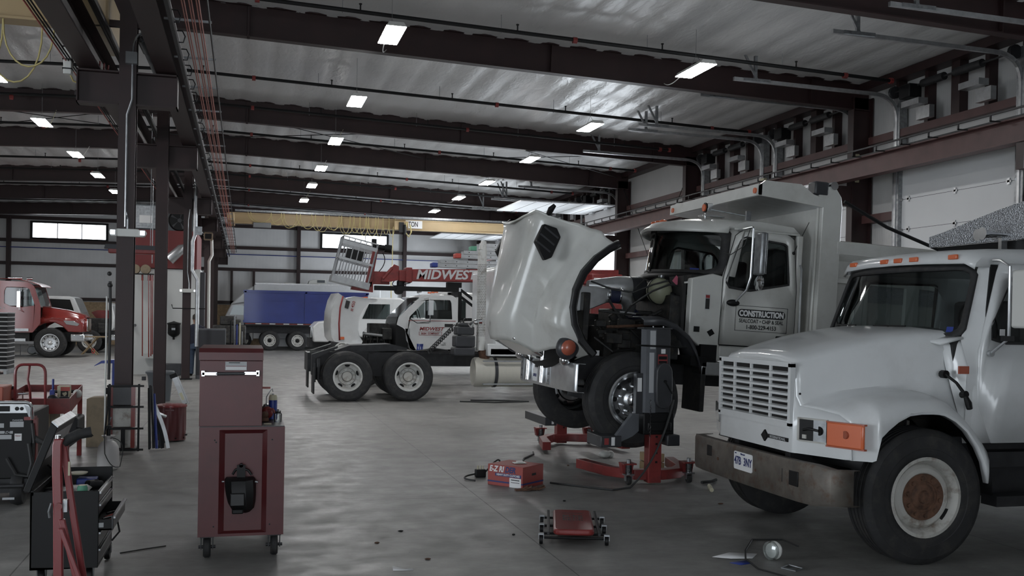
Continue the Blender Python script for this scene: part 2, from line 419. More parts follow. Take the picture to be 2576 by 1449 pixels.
# red girts and posts of the far wall
mb = B('steel_red')
for za in (2.35, 4.2, 5.42): mb.box(XL, XR, YF-.2, YF, za, za+.17)
mb.box(XL, XR, YF-.2, YF, 6.62, 6.8)
o = mb.build('trim_1', smooth=0); struct(o); o['label'] = 'red girts of the far wall'
mb = B('steel_red')
for x in (-15.9, -12.05, 2.95, 9.0): mb.box(x-.1, x+.1, YF-.32, YF-.02, 0, zb(x))
for x in (-.1+.0, 5.9): pass
mb.box(-.75, -.62, YF-.2, YF, 2.3, 4.2)
mb.box(.45, .58, YF-.2, YF, 2.3, 4.2)
o = mb.build('trim_2', smooth=0); struct(o)
# plywood dado low on the far wall
o = B('plywood').box(-9, 1.2, YF-.05, YF-.01, 0, 2.3).build('trim_3', smooth=0); struct(o)
# right wall: girts, door headers and the small upright frames over each door
mb = B('steel_red_light')
prev = None
for i in range(len(YB)-1):
    y0, y1 = YB[i]+.2, YB[i+1]-.2
    mb.box(XR-.22, XR, y0, y1, 5.82, 5.98)
for a, b in ((13.9, 14.8), (18.5, 19.65), (28.6, 34), (49.5, 49.8), (53.4, 56.6)): mb.box(XR-.22, XR, a, b, 4.08, 4.26)
for a, b in ((28.6, 34),): mb.box(XR-.22, XR, a, b, 2.3, 2.46)
o = mb.build('trim_4', smooth=0); struct(o)
mb = B('steel_red')
for a, b in DOORS:
    for y in (a-.12, b+.02): mb.box(XR-.2, XR, y, y+.1, 0, 7.2)
    for k in (1, 2, 3):
        y = a+(b-a)*k/4; w2 = .24 if k == 2 else .11
        mb.box(XR-.2, XR, y-w2/2, y+w2/2, 5.98, 7.2)
    mb.box(XR-.2, XR, a, b, 5.1, 5.22)
o = mb.build('trim_5', smooth=0); struct(o)
o = B('steel_red').box(XR-.35, XR, YN, YF, 7.02, 7.2).build('trim_6', smooth=0); struct(o)
# columns of the right wall and rafters
ORD = ['nearest', 'second', 'third', 'fourth', 'fifth', 'sixth', 'seventh', 'farthest']
for i, y in enumerate(YB):
    if i:
        t = thing('wall_column', '%s red steel column standing against the right wall' % ('nearest visible' if i == 1 else ORD[i-1] if i < 7 else 'farthest'), 'column', (13.32, y, 0), group='red columns of the right wall')
        B('steel_red').prism([(-.26, -.11), (-.24, -.11), (-.24, -.012), (.22, -.012), (.22, -.11), (.24, -.11), (.24, .11), (.22, .11), (.22, .012), (-.24, .012), (-.24, .11), (-.26, .11)], 'z', 0, 6.9).build('shaft', t, smooth=0)
        mb = B('steel_red').box(-.86, -.26, -.09, .09, 4.46, 4.9); mb.build('crane_bracket', t, smooth=0)
        B('black').box(-.3, .26, -.14, .14, 0, .03).build('base_plate', t, smooth=0)
    for s, (xa, xb) in enumerate(((-1.5, 13.5), (XL+.05, -1.5))):
        t = thing('roof_beam', '%s dark red steel roof beam, %s slope of the roof' % (ORD[i] if i else 'dark overhead', 'right' if s == 0 else 'left'), 'roof beam', (-1.5, y, 7.1), group='dark red roof beams')
        L_ = (xb-xa); A = Matrix.Rotation(math.atan(.033) if s == 0 else -math.atan(.033), 4, 'Y')
        u0, u1 = (0, L_) if s == 0 else (-L_, 0)
        B('steel_red').ibeam('x', u0, u1, 0, 0, .2, .61, T=A).build('girder', t, smooth=0)
        mb = B('steel_red')
        for k in (0.1, .5, .9):
            u = u0+(u1-u0)*k; mb.box(u-.012, u+.012, -.09, .09, .03, .57, A)
        mb.build('stiffener', t, smooth=0)
    if i > 0:
        t = tag(B('steel_red').cyl((0, y-.02, zb(0)-.03), (0, y-.02, zb(0)+.58), .03, n=8).build('flange_brace', smooth=0), 'small brace hanging on the %s roof beam above the floor joint' % ORD[i], 'brace', 'braces on the roof beams')
# eave braces
# ------------------------------------------------------------------ sectional overhead doors with high lift tracks
DL = ['door of the bay beside the camera', 'open door behind the white dump truck', 'closed white door behind the front white truck', 'closed white door beyond the near column',
      'closed white door before the bare bay', 'open white door rolled up under the roof', 'closed white door beyond the open one', 'open door near the far corner']
def bezier(p0, p1, p2, n=8):
    return [tuple(Vector(p0)*(1-t)**2+Vector(p1)*2*t*(1-t)+Vector(p2)*t*t) for t in [i/n for i in range(n+1)]]
for n, (a, b) in enumerate(DOORS):
    d = bpy.data.objects.new('door_%d' % (n+1), None); C.objects.link(d); d.location = (XR-.12, (a+b)/2, 0); struct(d); d['label'] = DL[n]
    h = (b-a)/2; zt = 6.7 if n < 5 else 6.55
    if n not in OPEN:
        for k in range(8):
            z0 = k*.64
            B('door_white').box(-.02, .03, -h+.0, h, z0+.008, min(z0+.64, 5.14)).M('rubber').box(-.018, .02, -h, h, z0-.004, z0+.008).build('door_section', d, smooth=0)
    elif n != 1:
        for k in range(6):                                   # sections lie along the horizontal track
            B('door_white').box(-.75-k*.62, -.17-k*.62, -h, h, zt-.45-.02, zt-.45+.02).build('door_section', d, smooth=0)
        q = []
        B('door_white').add([(-.05, -h, zt-1.1), (-.05, h, zt-1.1), (-.17, h, zt-.5), (-.17, -h, zt-.5)], [(0, 1, 2, 3)]).build('door_section', d, smooth=0, solid=.03)
    else:
        for k in range(5):
            B('door_white').box(-.02, .03, -h, h, 5.0+k*.36, 5.35+k*.36).build('door_section', d, smooth=0)
    for s in (-1, 1):
        y = s*(h+.03)
        pts = [(-.1, y, 0), (-.1, y, zt-.55)]+bezier((-.1, y, zt-.55), (-.1, y, zt), (-.7, y, zt))[1:]+[(-3.95, y, zt+.06)]
        mb = B('galv_light')
        for p, q in zip(pts[:-1], pts[1:]):
            p, q = Vector(p), Vector(q); dr = (q-p); L_ = dr.length; ang = math.atan2(dr.z, -dr.x)
            T = Matrix.Translation(p) @ Matrix.Rotation(math.atan2(dr.z, dr.x)*-1, 4, 'Y')
            mb.box(-.005, L_+.005, -.03, .03, -.035, .035, T)
        mb.build('track', d, smooth=0)
        B('galv').box(-.12, .06, y-.1, y+.1, 0, 6.85).build('jamb_angle', d, smooth=0)
        mb = B('galv'); zt2 = zr(9.5)-.1
        mb.box(-3.5, -3.44, y-.03, y+.03, zt+.05, zt2).box(-3.75, -3.15, y-.05, y+.05, zt+.03, zt+.09)
        mb.prism([(-3.47, zt+.1), (-3.42, zt+.1), (-3.68, zt2), (-3.73, zt2)], 'y', y-.02, y+.02)
        mb.build('hanger', d, smooth=0)
        B('dark_metal').lathe([(.0, -.04), (.13, -.04), (.13, -.02), (.1, 0), (.13, .02), (.13, .04), (0, .04)], (-.22, y-s*.05, 6.75), 'y', 14).build('cable_drum', d)
    B('dark_metal').cyl((-.22, -h, 6.75), (-.22, h, 6.75), .022, n=8).cyl((-.22, -.9, 6.75), (-.22, -.15, 6.75), .08, n=12).cyl((-.22, .15, 6.75), (-.22, .8, 6.75), .08, n=12).build('spring_shaft', d)
    B('black').box(-.42, -.12, .95, 1.3, 6.5, 6.78).build('opener_motor', d, bevel=.02)
    for s, yy in enumerate((-1.15, .55)):
        B('galv_light').box(-.5, -.28, yy, yy+.55, 6.28, 6.4, Matrix.Rotation(-.0, 4, 'Y')).box(-.32, -.2, yy-.1, yy+.3, 6.0, 6.25).build('heater_shield', d, smooth=0)
    if n not in OPEN:
        for k in (6, 7):
            mb = B('galv_light')
            for yy in (-h+.3, 0, h-.3): mb.box(-.05, -.02, yy-.03, yy+.03, k*.64-.06, k*.64+.06).box(-.05, -.02, yy-.06, yy+.06, k*.64-.02, k*.64+.02)
            mb.build('hinge', d, smooth=0)
        for k in range(1, 8):
            for s in (-1, 1):
                if k in (4, 5, 6, 7): B('galv_light').cyl((-.12, s*(h-.02), k*.64), (-.02, s*(h-.1), k*.64), .03, n=8).build('roller', d)
# ------------------------------------------------------------------ crane runways
def runway(name, label, x, z0, y0, y1, m):
    t = thing(name, label, 'crane runway', (x, y0, z0))
    L_ = y1-y0
    B(m).ibeam('y', 0, L_, 0, 0, .26, .42, .025, .01).build('girder', t, smooth=0)
    B('dark_metal').box(-.03, .03, 0, L_, .42, .48).build('rail', t, smooth=0)
    return t
t = runway('crane_runway', 'dusty red crane runway beam bracketed along the right wall', 12.62, 4.93, -2, 57, 'steel_red_light')
mb = B('dark_metal'); mb.box(-.34, -.31, 0, 59, .50, .53)
for k in range(74): mb.box(-.335, -.315, .4+k*.8-.01, .4+k*.8+.02, .40, .52).box(-.335, -.1, .4+k*.8-.01, .4+k*.8+.02, .40, .42)
mb.build('conductor_rail', t, smooth=0)
t = runway('crane_runway', 'red crane runway beam with hook row, right side of the centre columns', -1.03, 4.93, 2, 57, 'steel_red')
mb = B('dark_metal'); mb.box(.2, .24, 0, 55, .0, .12); mb.build('festoon_channel', t, smooth=0)
for k in range(60):
    y = 3.5+k*.82; 
    if k < 46: B('dark_metal').tube([(.24, y, .1), (.3, y, .1), (.33, y, .04), (.31, y, -.03), (.26, y, -.03)], .008, 5).build('hook', t)
for k in range(30):
    y = 3+k*1.75; B('galv').box(.1, .62, y-.012, y+.012, .2, .225).build('conductor_arm', t, smooth=0)
for s in range(3):
    mb = B('red_light')
    for q in (-.013, .013): mb.cyl((.36+s*.075+q, 0, .13), (.36+s*.075+q, 54, .13), .009, n=6)
    mb.build('conductor_bar', t)
B('black').cyl((.6, 0, .2), (.6, 54, .2), .013, n=6).build('conductor_bar', t)
t = runway('crane_runway', 'dark red crane runway beam with black cables, left side of the centre columns', -1.97, 4.93, 2, 57, 'steel_red')
for k, (dx, dz) in enumerate(((.2, .46), (.25, .43), (.22, .52))): B('black').cyl((dx, 0, dz), (dx, 54, dz), .028, n=8).build('cable', t)
for k in range(3): B('bright_red' if k == 0 else 'black').cyl((-.3+k*.035, 2, .1), (-.3+k*.035, 54, .1), .01, n=6).build('conductor_bar', t)
# ------------------------------------------------------------------ centre columns
CY = [13.9, 19.65, 28.4, 34.2, 42.85, 49.5, 56.7]
col0 = None
for i, y in enumerate(CY):
    t = thing('crane_column', '%s dark red steel column of the centre row, carrying both runways' % (ORD[i] if i < 6 else 'farthest'), 'column', (-1.5, y, 0), group='centre row of red columns')
    B('steel_red').prism([(-.105, -.11), (.105, -.11), (.105, -.09), (.012, -.09), (.012, .09), (.105, .09), (.105, .11), (-.105, .11), (-.105, .09), (-.012, .09), (-.012, -.09), (-.105, -.09)], 'z', 0, 7.05).build('shaft', t, smooth=0)
    mb = B('steel_red'); mb.ibeam('x', -.615, -.11, 0, 4.475, .22, .435).ibeam('x', .11, .615, 0, 4.475, .22, .435)
    mb.box(-.615, -.6, -.11, .11, 4.475, 4.91).box(.6, .615, -.11, .11, 4.475, 4.91); mb.build('bracket', t, smooth=0)
    B('steel_red').box(-.5, -.1, -.04, .04, 5.5, 5.58).box(.1, .5, -.04, .04, 5.5, 5.58).build('tie_bar', t, smooth=0)
    B('black').box(-.17, .17, -.17, .17, 0, .025).build('base_plate', t, smooth=0)
    if i in (0, 2, 3):
        B('galv_light').tube([(.06, -.125, 5.0), (.06, -.125, 4.55), (.0, -.125, 4.35), (.0, -.125, 2.9), (.0, -.125, 3.1), (.03, -.125, 3.0), (.03, -.125, 2.87)] if i == 0 else [(.06, -.125, 4.6), (.02, -.125, 4.3), (.02, -.125, 2.9), (.06, -.125, 2.6), (.06, -.125, 2.4)], .014, 8).build('conduit', t)
        if i == 0:
            B('plastic_grey').box(-.02, .12, -.2, -.11, 5.0, 5.15).build('junction_box', t, smooth=0)
            B('galv').tube(bezier((.06, -.12, 5.15), (.06, -.12, 5.5), (.3, -.05, 5.42)), .014).build('conduit', t)
            B('galv').cyl((.12, .1, 5.45), (.35, .6, 4.95), .045).cyl((.14, .15, 5.4), (.2, .28, 5.28), .06).build('cable_connector', t)
# emergency lights on the columns
for i, (y, z) in enumerate(((13.9, 2.82), (28.4, 2.40), (34.2, 2.02))):
    t = thing('emergency_light', 'white twin-head emergency light on the %s centre column' % ['nearest', 'third', 'fourth'][i], 'emergency light', (-1.46, y-.112, z), group='emergency lights on the columns')
    B('plastic_white').prism(rrect(-.14, .14, -.05, .05, .02), 'y', -.09, 0).build('housing', t, bevel=.006)
    for s in (-1, 1):
        h_ = B('plastic_white').prism([(s*.13, -.05), (s*.2, -.05), (s*.23, .0), (s*.21, .04), (s*.13, .04)], 'y', -.1, -.01).build('lamp_head', t, bevel=.008)
        B('lens_glass').box(s*.18-.03, s*.18+.03, -.105, -.099, -.03, .03).build('lens', h_, smooth=0)
# ------------------------------------------------------------------ lamps
def lamp(x, y, z, label):
    t = thing('high_bay_lamp', label, 'ceiling lamp', (x, y, z), group='high bay lamps')
    B('plastic_white').prism([(-.17, .0), (.17, .0), (.12, .07), (-.12, .07)], 'y', -.56, .56).build('housing', t, smooth=0)
    B('lamp_white').box(-.165, .165, -.55, .55, -.012, -.001).build('diffuser', t, smooth=0)
    h = zr(x)-z-.02
    B('galv').cyl((0, 0, .28), (0, 0, h), .004, n=4).cyl((0, 0, .28), (0, -.3, .07), .004, n=4).cyl((0, 0, .28), (0, .3, .07), .004, n=4).build('suspension_wire', t)
    return t
ROWS = [('centre row', 2.36, [17.0, 22.5, 27.8, 33.1, 37.7, 42.7]), ('right row', 8.24, [17.5, 23.5, 28.9, 34.4, 39.2, 44.5]), ('left bay', -5.06, [22.6, 27.8, 33.1, 37.9, 42.8]), ('far left', -11.5, [22.5, 27.8, 33.1, 37.9, 43.5])]
for nm, x, ys in ROWS:
    for k, y in enumerate(ys):
        lamp(x, y, 6.6, 'glowing white high bay lamp, %s, %s from the camera' % (nm, ['nearest', 'second', 'third', 'fourth', 'fifth', 'sixth'][k]))
        if nm != 'far left':
            bz = min(YB, key=lambda q: abs(q-y-1.6) if q > y else 99)
            if bz-y < 4: tag(B('plastic_white' if bz-y > 1 else 'cream').tube(bezier((x-.05, y-.5 if bz < y else y+.55, 6.62), (x-.05, y+1.1, 6.5), (x+.25, bz-.1, zb(x)+.05), 10), .009, 6).build('lamp_cord'), 'thin cord running from the %s lamp of the %s to the beam' % (['nearest', 'second', 'third', 'fourth', 'fifth', 'sixth'][k], nm), 'cord', 'cords of the lamps')
# ------------------------------------------------------------------ sprinkler pipes
for k, (y, dz, x0, x1) in enumerate(((12.6, .3, -15, 13.0), (18.2, .3, -15, 13.0), (24.3, .3, -15, 13.0), (27.7, .32, -15, 12.2), (31.9, .3, -15, 12.8), (38.6, .3, -15, 12.8), (41.6, .3, -15, 12.5), (46.2, .3, -15, 12.5), (52.5, .3, -15, 12.5))):
    t = thing('sprinkler_pipe', 'black sprinkler pipe across the roof, %s from the camera' % ['closest', 'second', 'third', 'fourth', 'fifth', 'sixth', 'seventh', 'eighth', 'last'][k], 'pipe', (-1.5, y, zr(-1.5)-dz), group='sprinkler pipes under the roof')
    s = .033
    B('black').tube([(x0+1.5, 0, (x0+1.5)*s), (0, 0, 0), (x1+1.5, 0, -(x1+1.5)*s)], .038, 8).build('pipe', t)
    x = x0+2.2
    n = 0
    while x < x1:
        z = -abs(x+1.5)*s; u = x+1.5
        B('black').cyl((u, 0, z), (u, 0, z+.15), .014, n=6).cyl((u, 0, z+.13), (u, 0, z+.15), .028, n=8).build('sprinkler_head', t)
        B('galv').cyl((u-.32, 0, z-.05), (u-.32, 0, z+dz), .006, n=5).build('hanger_rod', t)
        if n % 2 == 0: B('shop_red').cyl((u+1.1, 0, z-.05), (u+1.18, 0, z-.05), .062, n=10).build('coupling', t)
        x += 2.95; n += 1
    u = x1+1.5; B('shop_red').cyl((u, 0, -u*s), (u+.07, 0, -u*s), .066, n=10).build('end_cap', t)
# rod cross bracing of the bare bay: roof and wall
for k, (p, q) in enumerate([((13.3, 28.5, 6.6), (13.3, 34.1, .6)), ((13.3, 34.1, 6.6), (13.3, 28.5, .6)), ((-1.4, 28.6, 7.5), (6, 34.0, 7.25)), ((-1.4, 34.0, 7.5), (6, 28.6, 7.25)), ((6, 28.6, 7.25), (13, 34.0, 7.0)), ((6, 34.0, 7.25), (13, 28.6, 7.0)), ((-1.6, 34, 7.5), (-9, 28.6, 7.25)), ((-1.6, 28.6, 7.5), (-9, 34, 7.25))]):
    tag(B('black').cyl(p, q, .012, n=6).build('brace_rod'), 'thin brace rod, %s' % ['right wall, leaning away from the camera', 'right wall, leaning toward the camera', 'roof by the centre columns, first of its cross', 'roof by the centre columns, second of its cross', 'roof near the right wall, first of its cross', 'roof near the right wall, second of its cross', 'left roof slope, first of its cross', 'left roof slope, second of its cross'][k], 'brace rod', 'diagonal brace rods')
# ================================================================== VEHICLE PARTS
def holed(mb, outer, inner, T=None):
    """ring of faces between two outlines with the same number of points"""
    n = len(outer); mb.add(list(outer)+list(inner), [(i, (i+1) % n, (i+1) % n+n, i+n) for i in range(n)], T); return mb
def resample(poly, n):
    P = [Vector(p) for p in poly]; P.append(P[0]); L = [0]
    for a, b in zip(P[:-1], P[1:]): L.append(L[-1]+(b-a).length)
    out = []; k = 0
    for i in range(n):
        t = L[-1]*i/n
        while L[k+1] < t: k += 1
        out.append(tuple(P[k].lerp(P[k+1], (t-L[k])/max(1e-9, L[k+1]-L[k]))))
    return out
def on(ax, v, poly): return [(v, a, b) if ax == 'x' else (a, v, b) if ax == 'y' else (a, b, v) for a, b in poly]
def wheel(parent, c, s, R=.52, w=.28, kind='dish', tread=5, holes=5, name='wheel', rot=0.):
    """truck wheel on the local y axis; s=+1 shows its outer face to +y"""
    o = bpy.data.objects.new(name, None); C.objects.link(o); o.parent = parent; o.location = c
    h = w/2; r0 = R*.57
    pr = [(r0, -h*.9), (r0+.03, -h), (R*.8, -h*1.03), (R*.93, -h*.92), (R*.985, -h*.8)]
    for k in range(tread):
        a = -h*.8+1.6*h*k/tread; b = a+1.6*h/tread
        pr += [(R, a+.004), (R, b-.012), (R-.014, b-.010), (R-.014, b-.001)]
    pr[-2:] = []
    pr += [(R*.985, h*.8), (R*.93, h*.92), (R*.905, h*.955), (R*.9, h*.98), (R*.8, h*1.03), (R*.72, h*1.04), (R*.71, h*1.02), (R*.66, h*1.02), (r0+.03, h), (r0, h*.9)]
    B('rubber').lathe([(a, b*s) for a, b in pr], n=56, ax='y', cap=False).build('tyre', o, smooth=28)
    m = {'dish': 'rim_white', 'alu': 'polished', 'front': 'rim_old', 'frontw': 'rim_white', 'alu2': 'alu'}[kind]
    if kind == 'dish':
        d = .12
        rp = [(r0+.005, h*.9), (r0+.012, h*1.02), (r0-.012, h*1.04), (r0-.03, h*.9), (r0-.035, h*.3), (r0-.05, -d*.35), (R*.36, -d*.45), (R*.33, -d*.2), (R*.22, -d*.18), (R*.215, -d*.6), (0, -d*.6)]
    elif kind in ('alu', 'alu2'):
        rp = [(r0+.005, h*.9), (r0+.012, h*1.03), (r0-.01, h*1.04), (r0-.025, h*.95), (r0-.045, h*.80), (R*.44, h*.74), (R*.37, h*.72), (R*.34, h*.60), (R*.2, h*.58), (0, h*.58)]
    else:
        rp = [(r0+.005, h*.9), (r0+.012, h*1.02), (r0-.012, h*1.04), (r0-.03, h*.9), (r0-.05, h*.55), (R*.46, h*.62), (R*.42, h*.75), (R*.36, h*.78), (R*.33, h*.7), (R*.22, h*.68), (R*.21, h*.5), (0, h*.5)]
    rim = B(m).lathe([(a, b*s) for a, b in rp], n=48, ax='y', cap=False).build('rim', o, smooth=30)
    mb = B('black')
    for k in range(holes):
        t = 2*PI*k/holes+rot
        if kind == 'dish': rr, hh, e = R*.445, -.045*s, (.055, .032)
        elif kind in ('alu', 'alu2'): rr, hh, e = R*.43, (h*.74+.004)*s, (.027, .027)
        else: rr, hh, e = R*.485, (h*.60+.012)*s, (.05, .04)
        if kind in ("front", "frontw") and holes > 2: e = (.03, .022)
        pts = []
        for q in range(14):
            a = 2*PI*q/14; u = e[0]*math.cos(a); v = e[1]*math.sin(a)
            pts.append((rr*math.cos(t)-u*math.sin(t)+v*math.cos(t), rr*math.sin(t)+u*math.cos(t)+v*math.sin(t)))
        mb.prism(pts, 'y', hh-.012*s, hh+(.008 if kind == 'dish' else .003)*s)
    mb.build('hand_hole', rim, smooth=0)
    hub = B('rim_old' if kind == 'dish' else 'rust' if kind == 'front' else 'black' if kind == 'frontw' else 'chrome')
    if kind == 'dish': hub.lathe([(R*.2, -.07*s), (R*.2, .0), (R*.17, .012*s), (0, .014*s)], n=20, ax='y')
    elif kind in ('alu', 'alu2'): hub.lathe([(R*.17, h*.5*s), (R*.165, h*.9*s), (R*.12, h*1.05*s), (R*.05, h*1.1*s), (0, h*1.1*s)], n=20, ax='y')
    else: hub.lathe([(R*.2, h*.4*s), (R*.2, h*.72*s), (R*.17, h*.8*s), (R*.1, h*.82*s), (R*.09, h*.98*s), (0, h*1.0*s)], n=20, ax='y')
    hub.build('hub', o)
    nuts = B('rust' if kind in ('front',) else 'chrome' if kind in ('alu', 'alu2') else 'rim_old')
    for k in range(10):
        t = 2*PI*k/10+.2; rr = R*.275; y0 = {'dish': -.03, 'alu': h*.56, 'alu2': h*.56}.get(kind, h*.7)
        y1 = y0+(.055 if kind in ('alu', 'alu2') else .03)
        nuts.cyl((rr*math.cos(t), y0*s, rr*math.sin(t)), (rr*math.cos(t), y1*s, rr*math.sin(t)), .019, .012 if kind in ('alu', 'alu2') else .017, n=7)
    nuts.build('lug_nuts', o, smooth=0)
    if kind == 'front': B('rust').lathe([(R*.345, h*.74*s), (R*.34, h*.8*s), (R*.23, h*.8*s), (R*.22, h*.7*s)], n=32, ax='y').build('lug_ring', o)
    return o
def label_plate(parent, x0, x1, z0, z1, y, m='silver_label', name='label_plate'):
    return B(m).box(x0, x1, y-.001, y+.001, z0, z1).build(name, parent, smooth=0)
# ================================================================== FRONT WHITE TRUCK (nearest)
t1 = thing('white_truck', 'white truck with slatted grille in the right foreground, nearest to the camera', 'truck', (4.97, 7.55, 0), PI)
T1z = 'truck_white'
def arch1(x):                                              # underside of the wheel opening
    pts = [(-.52, .46), (-.5, .62), (-.46, .78), (-.38, .93), (-.25, 1.07), (-.1, 1.14), (.03, 1.16), (.2, 1.14), (.33, 1.08), (.44, .98), (.50, .88), (.535, .80)]
    if x <= pts[0][0]: return pts[0][1]
    for a, b in zip(pts[:-1], pts[1:]):
        if x <= b[0]: return a[1]+(b[1]-a[1])*(x-a[0])/(b[0]-a[0])
    return .80
def ring1(x, fx=0.):
    k = (x+.48)/1.28                                       # 0 at the rear edge, 1 at the nose
    def L(a, b): return a+(b-a)*k
    zt = 1.80-.25*max(0, k)**1.7-(.03 if x > .78 else 0); zc = zt-.035; yc = L(.80, .575)
    ft = 1.262-.14*max(0, (x-.2)/.6)**1.4-(.36*((-.05-x)/.45)**1.8 if x < -.05 else 0)
    fy = 1.2 if x < .5 else 1.2-(x-.5)*.4
    zb_ = arch1(x)
    half = [(0, zt), (yc*.55, zt-.006), (yc-.05, zc), (yc, zc-.035), (yc+.03, zc-.14), (yc+.035, L(1.40, 1.24)), (yc+.07, max(ft+.04, L(1.30, 1.16)) if x > -.3 else 1.25),
            (yc+(fy-yc)*.45, ft+.03), (fy-.11, ft+.005), (fy-.03, ft-.045), (fy, ft-.11), (fy+.005, max(zb_+.01, ft-.2)), (fy, zb_), (fy-.05, zb_)]
    return half
fold = [(.80, .80, 1.), ]
sx = [-.50, -.46, -.40, -.30, -.2, -.1, 0, .1, .2, .3, .38, .44, .49, .53, .58, .64, .70, .76, .80]
rings = []
for x in sx:
    hf = ring1(x); r = []
    for i, (y, z) in enumerate(hf):
        q = x
        if x > .45: q = x-max(0, (y-.6))*.42*((x-.45)/.35)
        r.append((q, y, z))
    rings.append([(a, -b, c) for a, b, c in r[::-1]]+r[1:])
hood = MB().M(T1z).loft(rings, closed=False, cap=False)
o = hood.build('hood', t1, smooth=50, solid=.012)
hd = o
# nose face below the hood lip
top = rings[-1]
bot = [(a+.02 if abs(b) < .62 else a+.01, b, .80 if abs(b) > .1 else .80) for a, b, c in top]
mid = [(a+.015, b, min(c, 1.0)) for a, b, c in top]
B(T1z).loft([top, mid, bot, [(a-.05, b, c) for a, b, c in bot]], closed=False, cap=False).build('nose_panel', hd, smooth=40, solid=.01)
# grille
g = B('black').box(.812, .822, -.57, .57, 1.02, 1.47).build('grille', hd, smooth=0)
mb = B(T1z)
for a, b, c, d in ((-.605, .605, 1.462, 1.50), (-.605, .605, .985, 1.023), (-.605, -.565, 1.0, 1.49), (.565, .605, 1.0, 1.49)): mb.box(.80, .842, a, b, c, d)
for k in range(8): z = 1.028+.0535*k; mb.prism([(.822, z), (.852, z-.004), (.854, z+.014), (.822, z+.024)], 'y', -.57, .57)
for y in (-.33, -.04, .28): mb.box(.82, .838, y-.013, y+.013, 1.02, 1.47)
mb.build('grille_slats', g, smooth=0)
# emblem bar with raised diamond
e = B('black').box(.822, .832, .22, .54, .888, .918).add([(.836, .23, .9), (.836, .18, .945), (.836, .13, .9), (.836, .18, .855), (.822, .235, .9), (.822, .18, .95), (.822, .125, .9), (.822, .18, .85)], [(0, 1, 2, 3), (0, 4, 5, 1), (1, 5, 6, 2), (2, 6, 7, 3), (3, 7, 4, 0)]).build('emblem', hd, smooth=0)
e.matrix_local = Matrix.Translation((0, .02, -.015))
text('INTERNATIONAL', .031, frame((.834, .39, .902), (0, 1, 0), (1, 0, 0)), 'silver_label', e, .0004, wx=1.0)
# head lights: the near one is missing, its amber turn light stays
def sweep(y): return .80-max(0, y-.6)*.42+.012
def facebox(mb, y0, y1, z0, z1, d0, d1, s=1):
    P = [(sweep(y0)+d0, s*y0), (sweep(y1)+d0, s*y1), (sweep(y1)+d1, s*y1), (sweep(y0)+d1, s*y0)]
    return mb.prism(P, 'z', z0, z1)
h = facebox(B('black'), .66, .90, .90, 1.075, -.01, .012).build('headlight_socket', hd, smooth=0)
facebox(B('galv'), .79, .895, .905, 1.07, .011, .016).build('bracket_plate', h, smooth=0)
facebox(facebox(facebox(facebox(B('rim_old'), .655, .67, .9, 1.08, .0, .018), .67, .9, 1.068, 1.08, 0, .018), .67, .9, .895, .907, 0, .018), .70, .73, .92, .95, .01, .02).build('socket_rim', h, smooth=0)
B('black').cyl((sweep(.84)+.014, .84, .99), (sweep(.84)+.02, .84, .99), .035, n=14).tube([(sweep(.84)+.02, .84, .99), (sweep(.76)+.03, .76, 1.0), (sweep(.72)+.02, .70, .985)], .01, 6).build('loose_plug', h)
a = facebox(B('amber'), .905, 1.19, .885, 1.07, .0, .028).build('turn_signal', hd, bevel=.012)
facebox(facebox(B('amber_dark'), .90, 1.2, 1.062, 1.075, 0, .024), .90, 1.2, .88, .893, 0, .024).cyl((sweep(1.06)+.02, 1.06, .985), (sweep(1.06)+.036, 1.06, .985), .03, n=14).build('lens_frame', a, smooth=0)
h = facebox(B('lens_glass'), .70, 1.1, .90, 1.06, .0, .02, -1).build('headlight', hd, bevel=.008)
# side marker, hood latch strap, black mirror base, small dents
B('amber_dark').box(-.45, -.36, 1.015, 1.03, 1.44, 1.5).build('side_marker_light', t1, smooth=0)
mb = B('black').cyl((-.33, .87, 1.43), (-.33, .92, 1.43), .032, n=10).cyl((-.37, 1.05, 1.28), (-.37, 1.10, 1.29), .026, n=10)
mb.tube([(-.33, .91, 1.43), (-.36, 1.0, 1.37), (-.37, 1.08, 1.29), (-.375, 1.12, 1.22), (-.37, 1.14, 1.18)], [.012, .012, .014, .026, .022], 8).build('hood_latch', t1)
mb = B('black').ball((.79, .66, 1.26), .009).ball((.1, .9, 1.26), .008).ball((.25, .95, 1.235), .009, sc_=(2, 1, .6)); mb.build('paint_chips', hd)
# bumper
mb = B('bumper_rusty')
pl = [(.66, 1.2), (.80, 1.13), (.86, 1.0), (.885, .8), (.895, .4), (.9, 0), (.895, -.4), (.885, -.8), (.86, -1.0), (.80, -1.13), (.66, -1.2)]
def zbm(y): return (.735+.015*(abs(y) < .9), .47)
rr = []
for x, y in pl:
    zt_, zb2 = .755-.02*(abs(y) > 1.1), .455+.02*(abs(y) > 1.1)
    rr.append([(x-.06, y*.985, zt_), (x, y, zt_), (x+.006, y*1.003, zt_-.02), (x+.006, y*1.003, zb2+.02), (x, y, zb2), (x-.06, y*.985, zb2)])
b1 = mb.loft(rr, closed=False, cap=False).build('bumper', t1, smooth=30, solid=.008)
for y in (.55, .765): B('black').box(.889, .900, y-.065, y+.065, .565, .68).build('bumper_slot', b1, bevel=.01)
for y in (-.645, -.49): B('black').box(.889, .900, y-.06, y+.06, .60, .70).build('bumper_slot', b1, bevel=.01)
B('rust').box(.899, .9, .36, .38, .50, .52).box(.897, .9, .1, .12, .49, .51).cyl((.9, .2, .6), (.91, .2, .6), .012).cyl((.895, -.47, .6), (.91, -.47, .6), .014).build('bumper_bolt', b1)
p = B('paper').prism(rrect(-.155, .155, .565, .715, .015), 'x', .908, .916).build('license_plate', b1, smooth=0)
text('47B', .095, frame((.918, -.085, .638), (0, 1, 0), (1, 0, 0)), 'print_navy', p, .0016, wx=.78)
